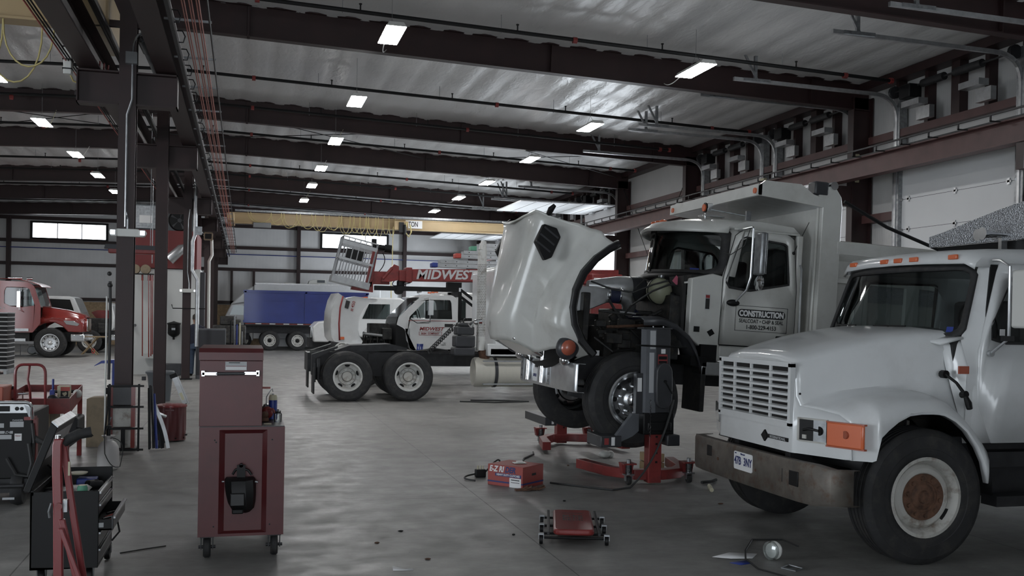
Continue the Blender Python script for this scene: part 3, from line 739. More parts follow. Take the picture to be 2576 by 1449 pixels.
text('3NY', .095, frame((.918, .085, .638), (0, 1, 0), (1, 0, 0)), 'print_navy', p, .0016, wx=.78)
text('Missouri', .022, frame((.918, 0, .70), (0, 1, 0), (1, 0, 0)), 'print_navy', p, .0002)
text('DEC', .014, frame((.918, -.12, .70), (0, 1, 0), (1, 0, 0)), 'print_navy', p, .0002)
# cab
cw = 1.0
def W(x, y, z): return (x, y, z)
cab = B(T1z)
# lower body side and roof as lofted sections along x
def cabsec(x, zt, hw): return [(x, -hw, .95), (x, -hw-.0, 1.55), (x, -hw+.03, 1.75), (x, -.86, 2.30), (x, -.80, zt-.05), (x, -.6, zt-.01), (x, 0, zt+.01), (x, .6, zt-.01), (x, .80, zt-.05), (x, .86, 2.30), (x, hw-.03, 1.75), (x, hw, 1.55), (x, hw, .95)]
roof = B(T1z)
rf = []
for x, z, k in ((-.60, 2.32, 1), (-.615, 2.37, 1), (-.66, 2.41, 1), (-.8, 2.435, 1), (-1.4, 2.45, 1), (-2.0, 2.44, 1), (-2.1, 2.40, 1)):
    bow = .09 if x > -.7 else .05 if x > -.9 else 0
    rf.append([(x-.0, -.885, 2.28), (x, -.885, z-.06), (x+bow*.3, -.8, z-.012), (x+bow, -.4, z), (x+bow*1.15, 0, z+.004), (x+bow, .4, z), (x+bow*.3, .8, z-.012), (x, .885, z-.06), (x, .885, 2.28)])
r1 = roof.loft(rf, closed=False, cap=False).build('roof', t1, smooth=40, solid=.02)
for y in (-.656, -.124, .067, .276, .70): B('amber').box(-.60+(.09 if abs(y) < .5 else .04), -.575+(.09 if abs(y) < .5 else .04), y-.05, y+.05, 2.345, 2.385).build('marker_light', r1, bevel=.006)
# windshield frame, glass, wipers
def wsp(u, v):                                             # u across -1..1, v up 0..1
    y = (.93-.07*v)*u; x = -.30-.20*v-.17*abs(u)**2.2-.0; z = 1.70+.60*v; return (x, y, z)
def wsring(m, n=48, in_=0.):
    P = resample([(a, b, 0) for a, b in rrect(-1+in_, 1-in_, 0+in_*1.5, 1-in_*1.5, .13, 5)], n); return [wsp(p[0], p[1]) for p in P]
holed(B('rubber'), wsring(0, 64, -.0), wsring(0, 64, .045)).build('windshield_gasket', t1, smooth=40, solid=.03)
vs = []; n_, m_ = 16, 6
for j in range(m_+1):
    for i in range(n_+1): vs.append(wsp(-.96+1.92*i/n_, .05+.9*j/m_))
B('glass_dark').add(vs, [(j*(n_+1)+i, j*(n_+1)+i+1, (j+1)*(n_+1)+i+1, (j+1)*(n_+1)+i) for j in range(m_) for i in range(n_)]).build('windshield', t1, smooth=60)
holed(B(T1z), [(a+.03*0, b, c) for a, b, c in [(wsp(p[0], p[1])) for p in resample([(-1.08, -.16, 0), (1.08, -.16, 0), (1.05, 1.12, 0), (-1.05, 1.12, 0)], 64)]], wsring(0, 64, -.0)) if 0 else None
mb = B(T1z)
cowl = [[wsp(u, -.12) for u in [i/9 for i in range(-9, 10)]], [wsp(u, .03) for u in [i/9 for i in range(-9, 10)]]]
fr = [(-.42+.12*(1-abs(u)), u*.98, 1.735-.05*abs(u)**3) for u in [i/9 for i in range(-9, 10)]]
B(T1z).loft([[(a+.12, b*.9, c-.02) for a, b, c in fr], cowl[1]], closed=False, cap=False).build('cowl', t1, smooth=50, solid=.02)
for s in (-1, 1):
    B(T1z).loft([[(-.44, s*1.0, 1.0), (-.62, s*1.0, 1.0), (-.62, s*.93, 1.0)], [(-.46, s*1.0, 1.5), (-.62, s*1.0, 1.5), (-.62, s*.93, 1.5)], [wsp(s*.98, 0), (-.6, s*.99, 1.72), (-.6, s*.93, 1.72)], [wsp(s*.98, .5), (-.70, s*.945, 2.0), (-.68, s*.9, 2.0)], [wsp(s*.99, 1.02), (-.76, s*.89, 2.33), (-.72, s*.84, 2.33)]]).build('pillar', t1, smooth=40)
    B(T1z).box(-2.1, -1.75, s*.98-.02, s*.98+.02, .95, 2.32).build('cab_side', t1, smooth=0)
    B(T1z).loft([[(-.38, s*.76, 1.70), (-.38, s*.80, 1.64), (-.38, s*.84, 1.5), (-.40, s*.90, 1.3), (-.42, s*.96, 1.1), (-.44, s*.98, .9)],
                 [(-.52, s*.84, 1.735), (-.52, s*.93, 1.68), (-.52, s*.97, 1.5), (-.52, s*1.0, 1.3), (-.52, s*1.0, 1.1), (-.52, s*1.0, .9)],
                 [(-.66, s*.9, 1.74), (-.66, s*.99, 1.68), (-.67, s*1.0, 1.5), (-.67, s*1.0, 1.3), (-.67, s*1.0, 1.1), (-.67, s*1.0, .9)]], closed=False, cap=False).build('cowl_side', t1, smooth=50, solid=.015)
    # door with window opening
    outer = resample([(-.68, s*1.0, .90), (-1.78, s*1.0, .90), (-1.78, s*1.01, 1.6), (-1.78, s*.91, 2.31), (-.80, s*.91, 2.31), (-.55, s*1.01, 1.62), (-.55, s*1.0, 1.2)], 60)
    inner = resample([(-.80, s*1.0, 1.67), (-1.68, s*1.0, 1.67), (-1.68, s*.93, 2.22), (-.91, s*.93, 2.22), (-.66, s*1.0, 1.8), (-.66, s*1.0, 1.70)], 60)
    # align starts by angle
    def byang(P):
        cx = sum(p[0] for p in P)/len(P); cz = sum(p[2] for p in P)/len(P)
        return sorted(P, key=lambda p: math.atan2(p[2]-cz, p[0]-cx))
    d = holed(B(T1z), byang(outer), byang(inner)).build('door', t1, smooth=30, solid=.03)
    holed(B('rubber'), byang(inner), [(a*.985-.018, b, 1.95+(c-1.95)*.93) for a, b, c in byang(inner)]).build('window_gasket', d, smooth=0, solid=.035)
    B('black').add([(-.60, s*.985, 1.66), (-.66, s*.99, 1.66), (-.80, s*.90, 2.30), (-.74, s*.895, 2.30)], [(0, 1, 2, 3)]).build('door_gap', d, smooth=0, solid=.02)
    B('glass_dark').add([(-.68, s*.995, 1.69), (-1.66, s*.995, 1.69), (-1.66, s*.925, 2.2), (-.92, s*.925, 2.2)], [(0, 1, 2, 3)]).build('window_glass', d, smooth=0)
    if s > 0: B('paper').box(-.80, -.75, .998, 1.0, 1.74, 1.79).build('window_sticker', d, smooth=0)
    B('black').cyl((-1.6, s*1.02, 1.5), (-1.7, s*1.03, 1.5), .02).build('door_handle', d)
    if s < 0: continue
    mr = bpy.data.objects.new('mirror', None); C.objects.link(mr); mr.parent = t1
    B('galv_light').tube([(-.70, s*.97, 2.33), (-.66, s*1.1, 2.32), (-.64, s*1.22, 2.27), (-.64, s*1.22, 1.72), (-.64, s*1.04, 1.60)], .012, 8).cyl((-.64, s*1.02, 1.60), (-.64, s*1.05, 1.6), .025).build('mirror_arm', mr)
    B('plastic_white').box(-.70, -.64, s*1.33-.1, s*1.33+.1, 1.80, 2.24).build('mirror_housing', mr, bevel=.02)
    B('chrome').box(-.706, -.70, s*1.33-.09, s*1.33+.09, 1.82, 2.22).build('mirror_glass', mr, smooth=0)
    B('black').box(-.66, -.62, s*1.16, s*1.30, 1.70, 1.74).build('mirror_clamp', mr, smooth=0)
# rear wall of the cab with a window
holed(B(T1z), resample(on('x', -2.08, [(-.98, .95), (.98, .95), (.98, 1.6), (.88, 2.4), (-.88, 2.4), (-.98, 1.6)]), 40)[::1], resample(on('x', -2.08, [(-.62, 1.7), (.62, 1.7), (.62, 1.9), (.62, 2.2), (-.62, 2.2), (-.62, 1.9)]), 40)).build('cab_back', t1, smooth=0, solid=.03)
B('interior').box(-2.05, -.5, -.95, .95, 1.0, 1.08).box(-.7, -.42, -.88, .88, 1.5, 1.71).box(-2.0, -1.85, .1, .85, 1.1, 2.1).build('cab_interior', t1, smooth=0)
B('interior').box(-1.75, -1.2, -.75, -.15, 1.08, 1.4).box(-2.0, -1.72, -.75, -.15, 1.3, 2.05).box(-1.75, -1.2, .2, .8, 1.08, 1.4).build('seat', t1, bevel=.04)
sw = [(-1.0+.09*math.cos(a)*.5, .45+.22*math.sin(a), 1.82+.2*math.cos(a)) for a in [2*PI*i/20 for i in range(20)]]
B('black').tube(sw, .014, 6, close=True).cyl((-1.0, .45, 1.82), (-.75, .45, 1.6), .02).build('steering_wheel', t1)
B('black').cyl((-2.03, -.32, 1.7), (-2.03, -.32, 2.2), .02).build('window_divider', t1)
for s, y0, y1 in ((0, -.30, -.62), (1, .42, .02)):
    pb = wsp(y0/.93, -.04); pm = wsp((y0+y1)/2/.93, .16)
    B('black').tube([(pb[0]+.03, pb[1], pb[2]+.0), (pm[0]+.04, pm[1], pm[2])], .008, 6).cyl((pb[0]+.02, pb[1], pb[2]-.02), (pb[0]+.05, pb[1], pb[2]+.02), .022).tube([tuple(Vector(wsp((pm[1]+d)/.93, .17+.0*d))+Vector((.035, 0, 0))) for d in (-.2, -.1, 0, .1, .2)], .007, 5).build('wiper', t1)
B('blue').add([tuple(Vector(wsp(u, v))+Vector((.004, 0, 0))) for u, v in ((.84, .1), (.9, .1), (.9, .17), (.84, .17))], [(0, 1, 2, 3)]).build('windshield_sticker', t1, smooth=0)
# diamond plate cab shield, air horns
mb = B('tread_plate')
arcp = [(y, 2.59+.23*(1-((y-.9)/1.85)**2)**.8 if abs((y-.9)/1.85) < 1 else 2.59) for y in [-.95+.19*i for i in range(11)]]
B('tread_plate').prism([(-.96, 2.585), (-.96, 2.69)]+[(-.96+.19*i, 2.69+.27*math.sin(min(1, (i)/10)*PI/2)**1.2) for i in range(1, 11)]+[(.96, 2.96), (.96, 2.585)], 'x', -1.64, -1.60).build('cab_shield', t1, smooth=0)
B('black').box(-2.3, -1.66, -.9, .9, 2.48, 2.585).build('shield_frame', t1, smooth=0)
hn = bpy.data.objects.new('air_horn', None); C.objects.link(hn); hn.parent = t1
for y, x0 in ((.0, -1.36), (.13, -1.30)): B('chrome').lathe([(.055, .0), (.045, -.02), (.025, -.07), (.015, -.2), (.012, -.5), (0, -.5)], (x0, y, 2.63), 'x', 16).build('horn_bell', hn)
B('chrome').box(-1.62, -1.56, .03, .07, 2.45, 2.62).build('horn_bracket', hn, smooth=0)
# chassis, axle, wheels, dump body behind the cab
mb = B('dark_metal')
for s in (-1, 1): mb.box(-7, .75, s*.43-.04, s*.43+.04, .62, .88)
mb.box(.3, .7, -.45, .45, .85, 1.0).box(-.1, .1, -.95, .95, .44, .58).box(-7, -6.9, -.5, .5, .6, .9).build('chassis', t1, smooth=0)
B('engine').box(-.35, .55, -.45, .45, .7, 1.35).box(.6, .66, -.5, .5, .85, 1.45).build('engine', t1, bevel=.05)
B('dark_metal').box(-.6, -.35, .55, .98, .62, .95).box(-1.9, -.65, .95, 1.12, .42, .5).box(-1.9, -.65, .8, .95, .70, .82).box(-2.1, -.62, .62, .8, .45, .93).build('step_box', t1, smooth=0)
wheel(t1, (0, 1.0, .515), 1, .515, .28, 'front', holes=1, rot=3.75)
wheel(t1, (0, -1.0, .515), -1, .515, .28, 'front', holes=1)
for x in (-4.2, -5.5):
    for s in (-1, 1): wheel(t1, (x, s*1.0, .51), s, .51, .26, 'dish')
# black liner behind the wheel opening
mb = B('black'); pts = arc(.0, .5, .60, .35, PI-.02, 14, .66)
mb.loft([[(a, .5, b) for a, b in pts], [(a, 1.13, b) for a, b in pts]], closed=False, cap=False).loft([[(a, -.5, b) for a, b in pts], [(a, -1.13, b) for a, b in pts]], closed=False, cap=False).build('wheel_liner', t1, smooth=40, solid=.01)
B('panel_white').box(-6.9, -2.35, -1.2, 1.2, 1.25, 2.3).build('dump_body', t1, bevel=.02)
# ================================================================== WHITE DUMP TRUCK, hood tipped forward, front axle lifted
t2 = thing('white_dump_truck', 'white dump truck with hood tipped open and CONSTRUCTION door sign, front wheels raised', 'truck', (4.2, 11.5, .39), PI, pitch=-.047)
P2 = 'truck_white2'
# hood modelled shut, then swung 62 degrees about its front hinge
def arch2(x):
    pts = [(-.60, 1.02), (-.52, 1.07), (-.42, 1.13), (-.25, 1.20), (-.05, 1.235), (.15, 1.215), (.32, 1.15), (.46, 1.04), (.56, .88), (.61, .70)]
    if x <= pts[0][0]: return pts[0][1]
    for a, b in zip(pts[:-1], pts[1:]):
        if x <= b[0]: return a[1]+(b[1]-a[1])*(x-a[0])/(b[0]-a[0])
    return .69
rings = []
xs = [-.56, -.52, -.48, -.44, -.36, -.22, -.08, .06, .2, .32, .42, .5, .57, .62, .68, .74, .80, .86, .92, .96]
for x in xs:
    k = (x+.56)/1.52
    zt = 2.05-.47*k-(.10*((k-.85)/.15)**2 if k > .85 else 0); yc = .84-.36*k
    ft = 1.37+.02*math.sin(k*3)-(.30*((k-.55)/.45)**1.6 if k > .55 else 0); fy = 1.17-(.16*((k-.75)/.25)**1.5 if k > .75 else 0)
    zb_ = arch2(x) if x < .61 else .69+.1*max(0, (x-.7)/.26)
    half = [(0, zt), (yc*.5, zt-.01), (yc-.10, zt-.04), (yc-.02, zt-.09), (yc+.03, zt-.17), (yc+.07, zt-.34-.05*(1-k)), (yc+.10, max(ft+.05, zt-.5)), (yc+.16, ft+.03), (yc+(fy-yc)*.72, ft+.0), (fy-.03, ft-.05), (fy, ft-.12), (fy+.01, max(zb_+.03, ft-.25)), (fy+.015, zb_+.01), (fy, zb_), (fy-.06, zb_)]
    r = []
    for y, z in half:
        q = x
        if x < -.4:
            g = (-.4-x)/.16; q = x+g*(.14*max(0, 1-(y/.6)**2)+(.12 if z > 1.8 else .12*max(0, (z-1.5)/.3))+(.04 if z < 1.3 else 0))
        if x > .6: q = x-.28*(y/1.17)**2*((x-.6)/.36)
        r.append((q, y, z))
    rings.append([(a, -b, c) for a, b, c in r[::-1]]+r[1:])
hinge = Vector((.85, 0, .95)); OP = Matrix.Translation(hinge) @ Matrix.Rotation(math.radians(62), 4, 'Y') @ Matrix.Translation(-hinge)
ho = B(P2).M('interior') and None
hd2 = bpy.data.objects.new('hood', None); C.objects.link(hd2); hd2.parent = t2; hd2.matrix_local = OP
B(P2).loft(rings, closed=False, cap=False).build('hood_shell', hd2, smooth=55, solid=.014)
tp = rings[-1]
B(P2).loft([tp, [(a+.005, b, min(c, 1.47) if abs(b) < .6 else c) for a, b, c in tp]], closed=False, cap=False).build('nose_lip', hd2, smooth=40, solid=.01)
B('chrome').box(.86, .90, -.5, .5, 1.0, 1.42).build('grille', hd2, bevel=.02)
B('black').loft([[(a-.02, b*.99, .75), (a-.02, b*.99, .95)] for a, b, c in tp[3:-3]], closed=False, cap=False).build('nose_lower', hd2)
for s in (-1, 1):
    mb = B('black_gloss')
    ap = [(x, arch2(x)) for x in [-.52, -.47, -.42, -.25, -.05, .15, .32, .46, .56, .61, .62]]
    rr = []
    for i, (x, z) in enumerate(ap):
        cx, cz = -.0, .55; d = Vector((x-cx, z-cz)).normalized()
        rr.append([(x-d.x*.01, s*1.15, z-d.y*.01), (x-d.x*.0, s*1.20, z), (x+d.x*.02, s*1.215, z+d.y*.02), (x+d.x*.065, s*1.205, z+d.y*.065), (x+d.x*.075, s*1.16, z+d.y*.075)])
    mb.loft(rr, closed=False, cap=False).build('fender_flare', hd2, smooth=50, solid=.012)
    # side vent
    P = [(-.36, 1.73), (-.32, 1.88), (-.10, 1.86), (.02, 1.66), (-.05, 1.61), (-.30, 1.64)]
    mb = B('black'); yy = s*.895
    mb.prism(P, 'y', s*.83, s*.935)
    v = mb.build('side_vent', hd2, bevel=.012)
    mb = B('charcoal')
    for k in range(3): x = -.28+.09*k; mb.prism([(x, 1.66), (x+.02, 1.66), (x-.0, 1.86), (x-.02, 1.86)], 'y', s*.93, s*.942)
    mb.build('vent_slat', v, smooth=0)
    # corner light
    l = B('charcoal').ball((.72, s*1.07, .97), .13, 24, 12, (1.1, .75, 1.0)).build('headlight_bezel', hd2)
    B('amber_dark').ball((.725, s*1.095, .975), .10, 24, 12, (1.1, .85, 1.0)).build('turn_signal', l)
    B('chrome').ball((.84, s*.93, .88), .08, 16, 8, (.8, 1, .8)).build('headlight', l)
    B('black').tube([(-.46, s*.86, 1.88), (-.5, s*.93, 1.9), (-.56, s*.95, 1.89)], [.03, .035, .02], 8).build('hood_latch', hd2)
B('chrome').tube([(.86, -.02, 1.72), (.92, -.02, 1.80), (.98, -.02, 1.82)], [.03, .018, .035], 8).ball((.90, -.02, 1.77), .035).build('hood_ornament', hd2)
# bumper with plate
mb = B('alu')
rr = []
for y in (-1.15, -.9, -.6, 0, .6, .85, .95, 1.05, 1.15):
    dx = -.0 if abs(y) < .9 else -.05*((abs(y)-.9)/.25)
    rr.append([(.66+dx, y, .90), (.74+dx, y, .90), (.745+dx, y, .885), (.745+dx, y, .60), (.74+dx, y, .585), (.66+dx, y, .585)])
bp = mb.loft(rr, closed=False, cap=False).build('bumper', t2, smooth=30, solid=.008)
for y in (-.55, .05): B('chrome').cyl((.775, y-.03, .62), (.775, y-.03, 1.12), .018).cyl((.775, y+.03, .62), (.775, y+.03, 1.12), .018).build('bumper_post', bp)
B('galv').box(.745, .755, -.95, -.83, .61, .88).box(.745, .755, .2, .32, .61, .88).build('bumper_rib', bp, bevel=.003)
B('black').box(.745, .752, -.33, -.20, .79, .86).build('bumper_hole', bp, smooth=0)
p = B('paper').prism(rrect(-.38, -.20, .62, .775, .01), 'x', .75, .755).build('license_plate', bp, smooth=0)
text('888 9CM', .05, frame((.757, -.29, .69), (0, 1, 0), (1, 0, 0)), 'print_navy', p, .001, wx=.7)
for y in (-.89, .26): B('galv').cyl((.750, y, .66), (.765, y, .66), .012).cyl((.755, y, .83), (.765, y, .83), .012).cyl((.755, y, .74), (.765, y, .74), .012).build('bumper_bolt', bp)
# chassis and engine bay
mb = B('dark_metal')
for s in (-1, 1): mb.box(-7.3, .7, s*.43-.045, s*.43+.045, .70, .98)
mb.box(.45, .68, -.5, .5, .75, 1.05).box(-.1, .1, -.95, .95, .42, .56).box(.3, .4, -.45, .45, .7, .9)
mb.build('chassis', t2, smooth=0)
label_plate(t2, .22, .32, .99, 1.05, .49, 'paper')
mb = B('engine')
mb.box(-.66, .3, -.95, -.5, .95, 1.5).box(-.64, -.5, -.6, .8, 1.0, 1.75).box(-.75, .1, -.28, .30, .80, 1.35).box(-.65, .0, -.24, .26, 1.35, 1.56).box(-.6, .0, .28, .48, 1.0, 1.3).box(.38, .46, -.5, .52, 1.0, 1.72)
rnd = random.Random(3)
for k in range(26):
    x, y, z = rnd.uniform(-.6, .2), rnd.uniform(.2, .62), rnd.uniform(.95, 1.45); a = rnd.uniform(.04, .1)
    if k % 2: mb.cyl((x, y, z), (x+rnd.uniform(-.1, .1), y, z+rnd.uniform(.05, .16)), a*.55, n=10)
    else: mb.box(x-a, x+a, y-a*.5, y+a*.5, z-a*.6, z+a*.6)
en = mb.build('engine', t2, bevel=.01, seg=1)
B('alu').loft([[(.56, .12, 1.48), (.56, .38, 1.48), (.56, .38, 1.80), (.56, .12, 1.80)], [(.35, .12, 1.52), (.35, .40, 1.52), (.35, .40, 1.79), (.35, .12, 1.79)], [(.10, .2, 1.63), (.10, .38, 1.63), (.10, .38, 1.80), (.10, .2, 1.80)]]).build('charge_air_duct', t2, bevel=.01)
dd = B('alu').tube([(.12, .3, 1.72), (-.04, .3, 1.715), (-.15, .3, 1.69), (-.2, .28, 1.6), (-.2, .25, 1.5)], [.09, .09, .095, .085, .075], 16).build('intake_elbow', t2)
B('navy').cyl((.08, .3, 1.72), (-.04, .3, 1.715), .095, n=20).build('rubber_coupler', dd)
B('chrome').cyl((.10, .3, 1.72), (.085, .3, 1.72), .099, n=20).cyl((-.045, .3, 1.715), (-.06, .3, 1.714), .099, n=20).build('hose_clamp', dd)
B('navy').cyl((-.22, .27, 1.53), (-.32, .22, 1.47), .075, n=16).build('rubber_coupler', dd)
ac = B('alu').lathe([(0, .28), (.06, .28), (.09, .15), (.14, -.1), (.15, -.2), (.15, -.3)], (-.05, -.05, 1.83), 'x', 24).build('air_cleaner', t2)
B('charcoal').lathe([(.155, -.26), (.16, -.38), (.14, -.45), (0, -.46)], (-.05, -.05, 1.83), 'x', 24).build('filter_cap', ac)
ct = B('coolant').ball((-.47, .52, 1.80), .155, 28, 18, (1, .95, 1.02)).build('coolant_tank', t2)
B('galv').lathe([(0, .0), (.035, 0), (.035, .03), (0, .03)], (-.47, .56, 1.955), 'z', 16).build('filler_cap', ct)
B('black').cyl((-.56, .66, 1.76), (-.60, .69, 1.75), .03).tube([(-.47+.158*math.cos(a), .52+.152*math.sin(a)*.0+.03, 1.80+.163*math.sin(a)) for a in [2*PI*i/20 for i in range(20)]], .006, 5, close=True).build('tank_strap', ct)
B('pink_label').add([(-.60, .70, 1.99), (-.66, .70, 1.93), (-.61, .70, 1.87), (-.55, .70, 1.92)], [(0, 1, 2, 3)]).build('warning_label', t2, smooth=0)
for k, (pts, r) in enumerate(((([(.33, .35, 1.86), (.1, .45, 1.78), (-.15, .5, 1.76), (-.35, .6, 1.86), (-.5, .7, 1.92)]), .011), (([(-.7, .7, 1.86), (-.5, .74, 1.87), (-.3, .72, 1.78), (-.1, .6, 1.6), (-.05, .5, 1.48)]), .012),
      (([(.12, .42, 1.66), (.0, .5, 1.45), (-.2, .6, 1.25), (-.4, .62, 1.1)]), .016), (([(.25, .45, 1.52), (.0, .5, 1.5), (-.3, .5, 1.52), (-.65, .45, 1.5)]), .014), (([(-.1, .4, 1.4), (-.3, .55, 1.45), (-.55, .55, 1.6)]), .02),
      (([(.3, .5, 1.2), (.1, .6, 1.05), (-.2, .55, 1.1)]), .014), (([(-.25, .35, 1.83), (-.32, .42, 1.93), (-.4, .44, 1.9)]), .012), (([(-.66, .6, 1.8), (-.69, .62, 1.72), (-.64, .63, 1.66), (-.66, .65, 1.58)]), .01))):
    B('hose').tube(pts, r, 7).build('engine_hose', t2)
B('rust').tube([(.2, .62, 1.33), (-.2, .66, 1.37), (-.6, .68, 1.43)], .018, 8).build('support_rod', t2)
B('alu').cyl((.0, .5, 1.515), (-.2, .5, 1.51), .014).build('bright_pipe', t2)
# inner fender, mud flap behind the wheel
mb = B('charcoal'); ap = arc(0, .55, .74, .62, PI*.5, 3, .86)+[]
pa = [(-.02, 1.46), (-.25, 1.475), (-.42, 1.43), (-.58, 1.31), (-.68, 1.15), (-.74, .98)]
mb.loft([[(a, .72, b), (a, 1.08, b), (a-.03, 1.12, b-.03), (a-.035, 1.12, b-.09)] for a, b in pa], closed=False, cap=False)
mb.build('inner_fender', t2, smooth=50, solid=.02)
B('rubber').box(-.86, -.80, .62, 1.1, .43, .95).build('mud_flap', t2, bevel=.01)
B('black').box(-.86, -.66, .55, 1.1, .95, 1.06).build('flap_bracket', t2, smooth=0)
# cab
ysd = 1.0
B('interior').box(-.66, -.62, -.8, .86, 1.15, 1.98).build('firewall', t2, smooth=0)
for s in (-1, 1):
    B(P2).prism([(-.66, 1.95), (-.66, 1.30), (-.72, 1.24), (-1.05, 1.0), (-1.05, 2.0), (-.92, 2.02)], 'y', s*.88, s*1.0).build('cowl_side', t2, bevel=.012)
    outer = [(-1.035, s*1.0, 1.21), (-2.0, s*1.0, 1.21), (-2.0, s*1.0, 1.9), (-1.96, s*.955, 2.50), (-1.88, s*.95, 2.56), (-1.28, s*.95, 2.56), (-1.19, s*.955, 2.49), (-1.04, s*1.0, 1.98)]
    inner = [(-1.12, s*1.0, 1.92), (-1.92, s*1.0, 2.0), (-1.92, s*1.0, 2.05), (-1.88, s*.955, 2.44), (-1.84, s*.95, 2.47), (-1.32, s*.95, 2.51), (-1.26, s*.955, 2.46), (-1.10, s*1.0, 2.0)]
    inner = [(-1.12, s*1.004, 1.865), (-1.38, s*1.004, 1.84), (-1.90, s*1.0, 1.95), (-1.88, s*.955, 2.42), (-1.84, s*.95, 2.45), (-1.32, s*.95, 2.49), (-1.25, s*.955, 2.44), (-1.08, s*1.0, 1.93)]
    def ba(P):
        cx = -1.5; cz = 2.15; return sorted(P, key=lambda p: math.atan2(p[2]-cz, p[0]-cx))
    d = holed(B(P2), ba(resample(outer, 64)), ba(resample(inner, 64))).build('door', t2, smooth=30, solid=.03)
    holed(B('rubber'), ba(resample(inner, 64)), [(a*.98-.03, b, 2.2+(c-2.2)*.92) for a, b, c in ba(resample(inner, 64))]).build('window_gasket', d, smooth=0, solid=.036)
    B('glass_dark').add([(-1.10, s*.995, 1.88), (-1.9, s*.995, 1.96), (-1.86, s*.945, 2.43), (-1.30, s*.945, 2.47)], [(0, 1, 2, 3)]).build('window_glass', d, smooth=0)
    B('black').box(-1.50, -1.46, s*.975-.012, s*.975+.014, 1.9, 2.45).build('window_bar', d, smooth=0)
    B('black').prism(rrect(-1.86, -1.76, 1.245, 1.35, .015), 'y', s*1.0, s*1.018).build('door_handle', d, smooth=0)
    B('black').tube([p_ if 0 else (p_[0], p_[1]+s*.014, p_[2]) for p_ in resample(outer, 64)], .004, 4, close=True).build('door_seam', d)
    B(P2).box(-2.06, -1.99, s*.95-.03, s*.98+.02, 1.2, 2.55).build('cab_corner', t2, bevel=.01)
    B('galv_light').tube([(-2.03, s*1.01, 2.2), (-2.03, s*1.05, 2.15), (-2.04, s*1.06, 1.3), (-2.04, s*1.02, 1.26)], .013, 8).build('grab_handle', t2)
    # west coast mirror
    mr = bpy.data.objects.new('mirror', None); C.objects.link(mr); mr.parent = t2
    y = s*1.36
    B('galv').box(-1.34, -1.27, y-.09, y+.09, 2.02, 2.50).build('mirror_housing', mr, bevel=.02)
    B('chrome').box(-1.35, -1.34, y-.085, y+.085, 2.03, 2.49).build('mirror_glass', mr, smooth=0)
    B('chrome').lathe([(0, .02), (.06, .015), (.085, 0), (.085, -.03), (0, -.04)], (-1.30, y, 1.93), 'x', 20).build('spot_mirror', mr)
    B('galv_light').tube([(-1.22, s*.98, 2.55), (-1.28, s*1.2, 2.57), (-1.26, y-s*.1, 2.55), (-1.26, y-s*.1, 2.0), (-1.25, s*1.2, 1.85), (-1.20, s*1.02, 1.70)], .012, 8).build('mirror_arm', mr)
    B('black').ball((-1.18, s*1.03, 1.70), .05, 12, 8, (1.7, .6, .8)).build('mirror_base', mr)
B('hose').tube([(-1.25, 1.2, 2.55), (-1.18, 1.22, 2.35), (-1.1, 1.05, 2.25), (-1.05, .98, 2.28)], .005, 5).build('mirror_wire', t2)
# sign on the near door
sg = bpy.data.objects.new('door_sign', None); C.objects.link(sg); sg.parent = [c for c in t2.children if c.name.startswith('door')][-1]
ys = 1.0185
def fr2(x, z): return frame((x, ys, z), (-1, 0, 0), (0, 1, 0))
mb = B('print_black'); x0, x1, z0, z1 = -1.225, -1.90, 1.385, 1.68
for a, b, c, d in ((x1, x0, z0, z0+.005), (x1, x0, z1-.005, z1), (x1, x1+.005, z0, z1), (x0-.005, x0, z0, z1)): mb.box(a, b, ys-.002, ys+.0, c, d)
mb.prism(rrect(x1+.03, x0-.03, 1.54, 1.64, .045), 'y', ys-.003, ys-.0005); mb.build('sign_frame', sg, smooth=0)
xm = (x0+x1)/2
text('CONSTRUCTION', .092, fr2(xm, 1.588), 'paper', sg, .0045, wx=.80)
text('SEALCOAT • CHIP & SEAL', .062, fr2(xm, 1.502), 'print_black', sg, .001, wx=.82)
text('1-800-229-4153', .068, fr2(xm, 1.432), 'print_black', sg, .001, wx=.9)
for (a, b, r_) in ((-.75, 1.37, 0), (-.93, 1.34, .6)):
    B('black').add([(a-.05*math.cos(q+r_), 1.012, b+.045*math.sin(q+r_)) for q in [PI/4+i*PI/2 for i in range(4)]], [(0, 1, 2, 3)]).build('tape_patch', t2, smooth=0, solid=.006)
B('silver_label').box(-.90, -.84, 1.0, 1.004, 1.6, 1.78).build('label_plate', t2, smooth=0)
B('print_black').box(-.895, -.845, 1.004, 1.006, 1.61, 1.73).build('label_text', t2, smooth=0)
B('print_red').box(-.895, -.845, 1.004, 1.006, 1.735, 1.77).build('label_header', t2, smooth=0)
B(P2).box(-2.0, -1.05, .84, 1.0, 1.02, 1.2).build('sill_panel', t2, bevel=.02)
B('alu').box(-1.95, -.80, .85, 1.1, .85, 1.0).build('battery_box', t2, bevel=.01)
B('black').box(-1.0, -.8, .8, 1.05, 1.0, 1.2).build('step_bracket', t2, smooth=0)
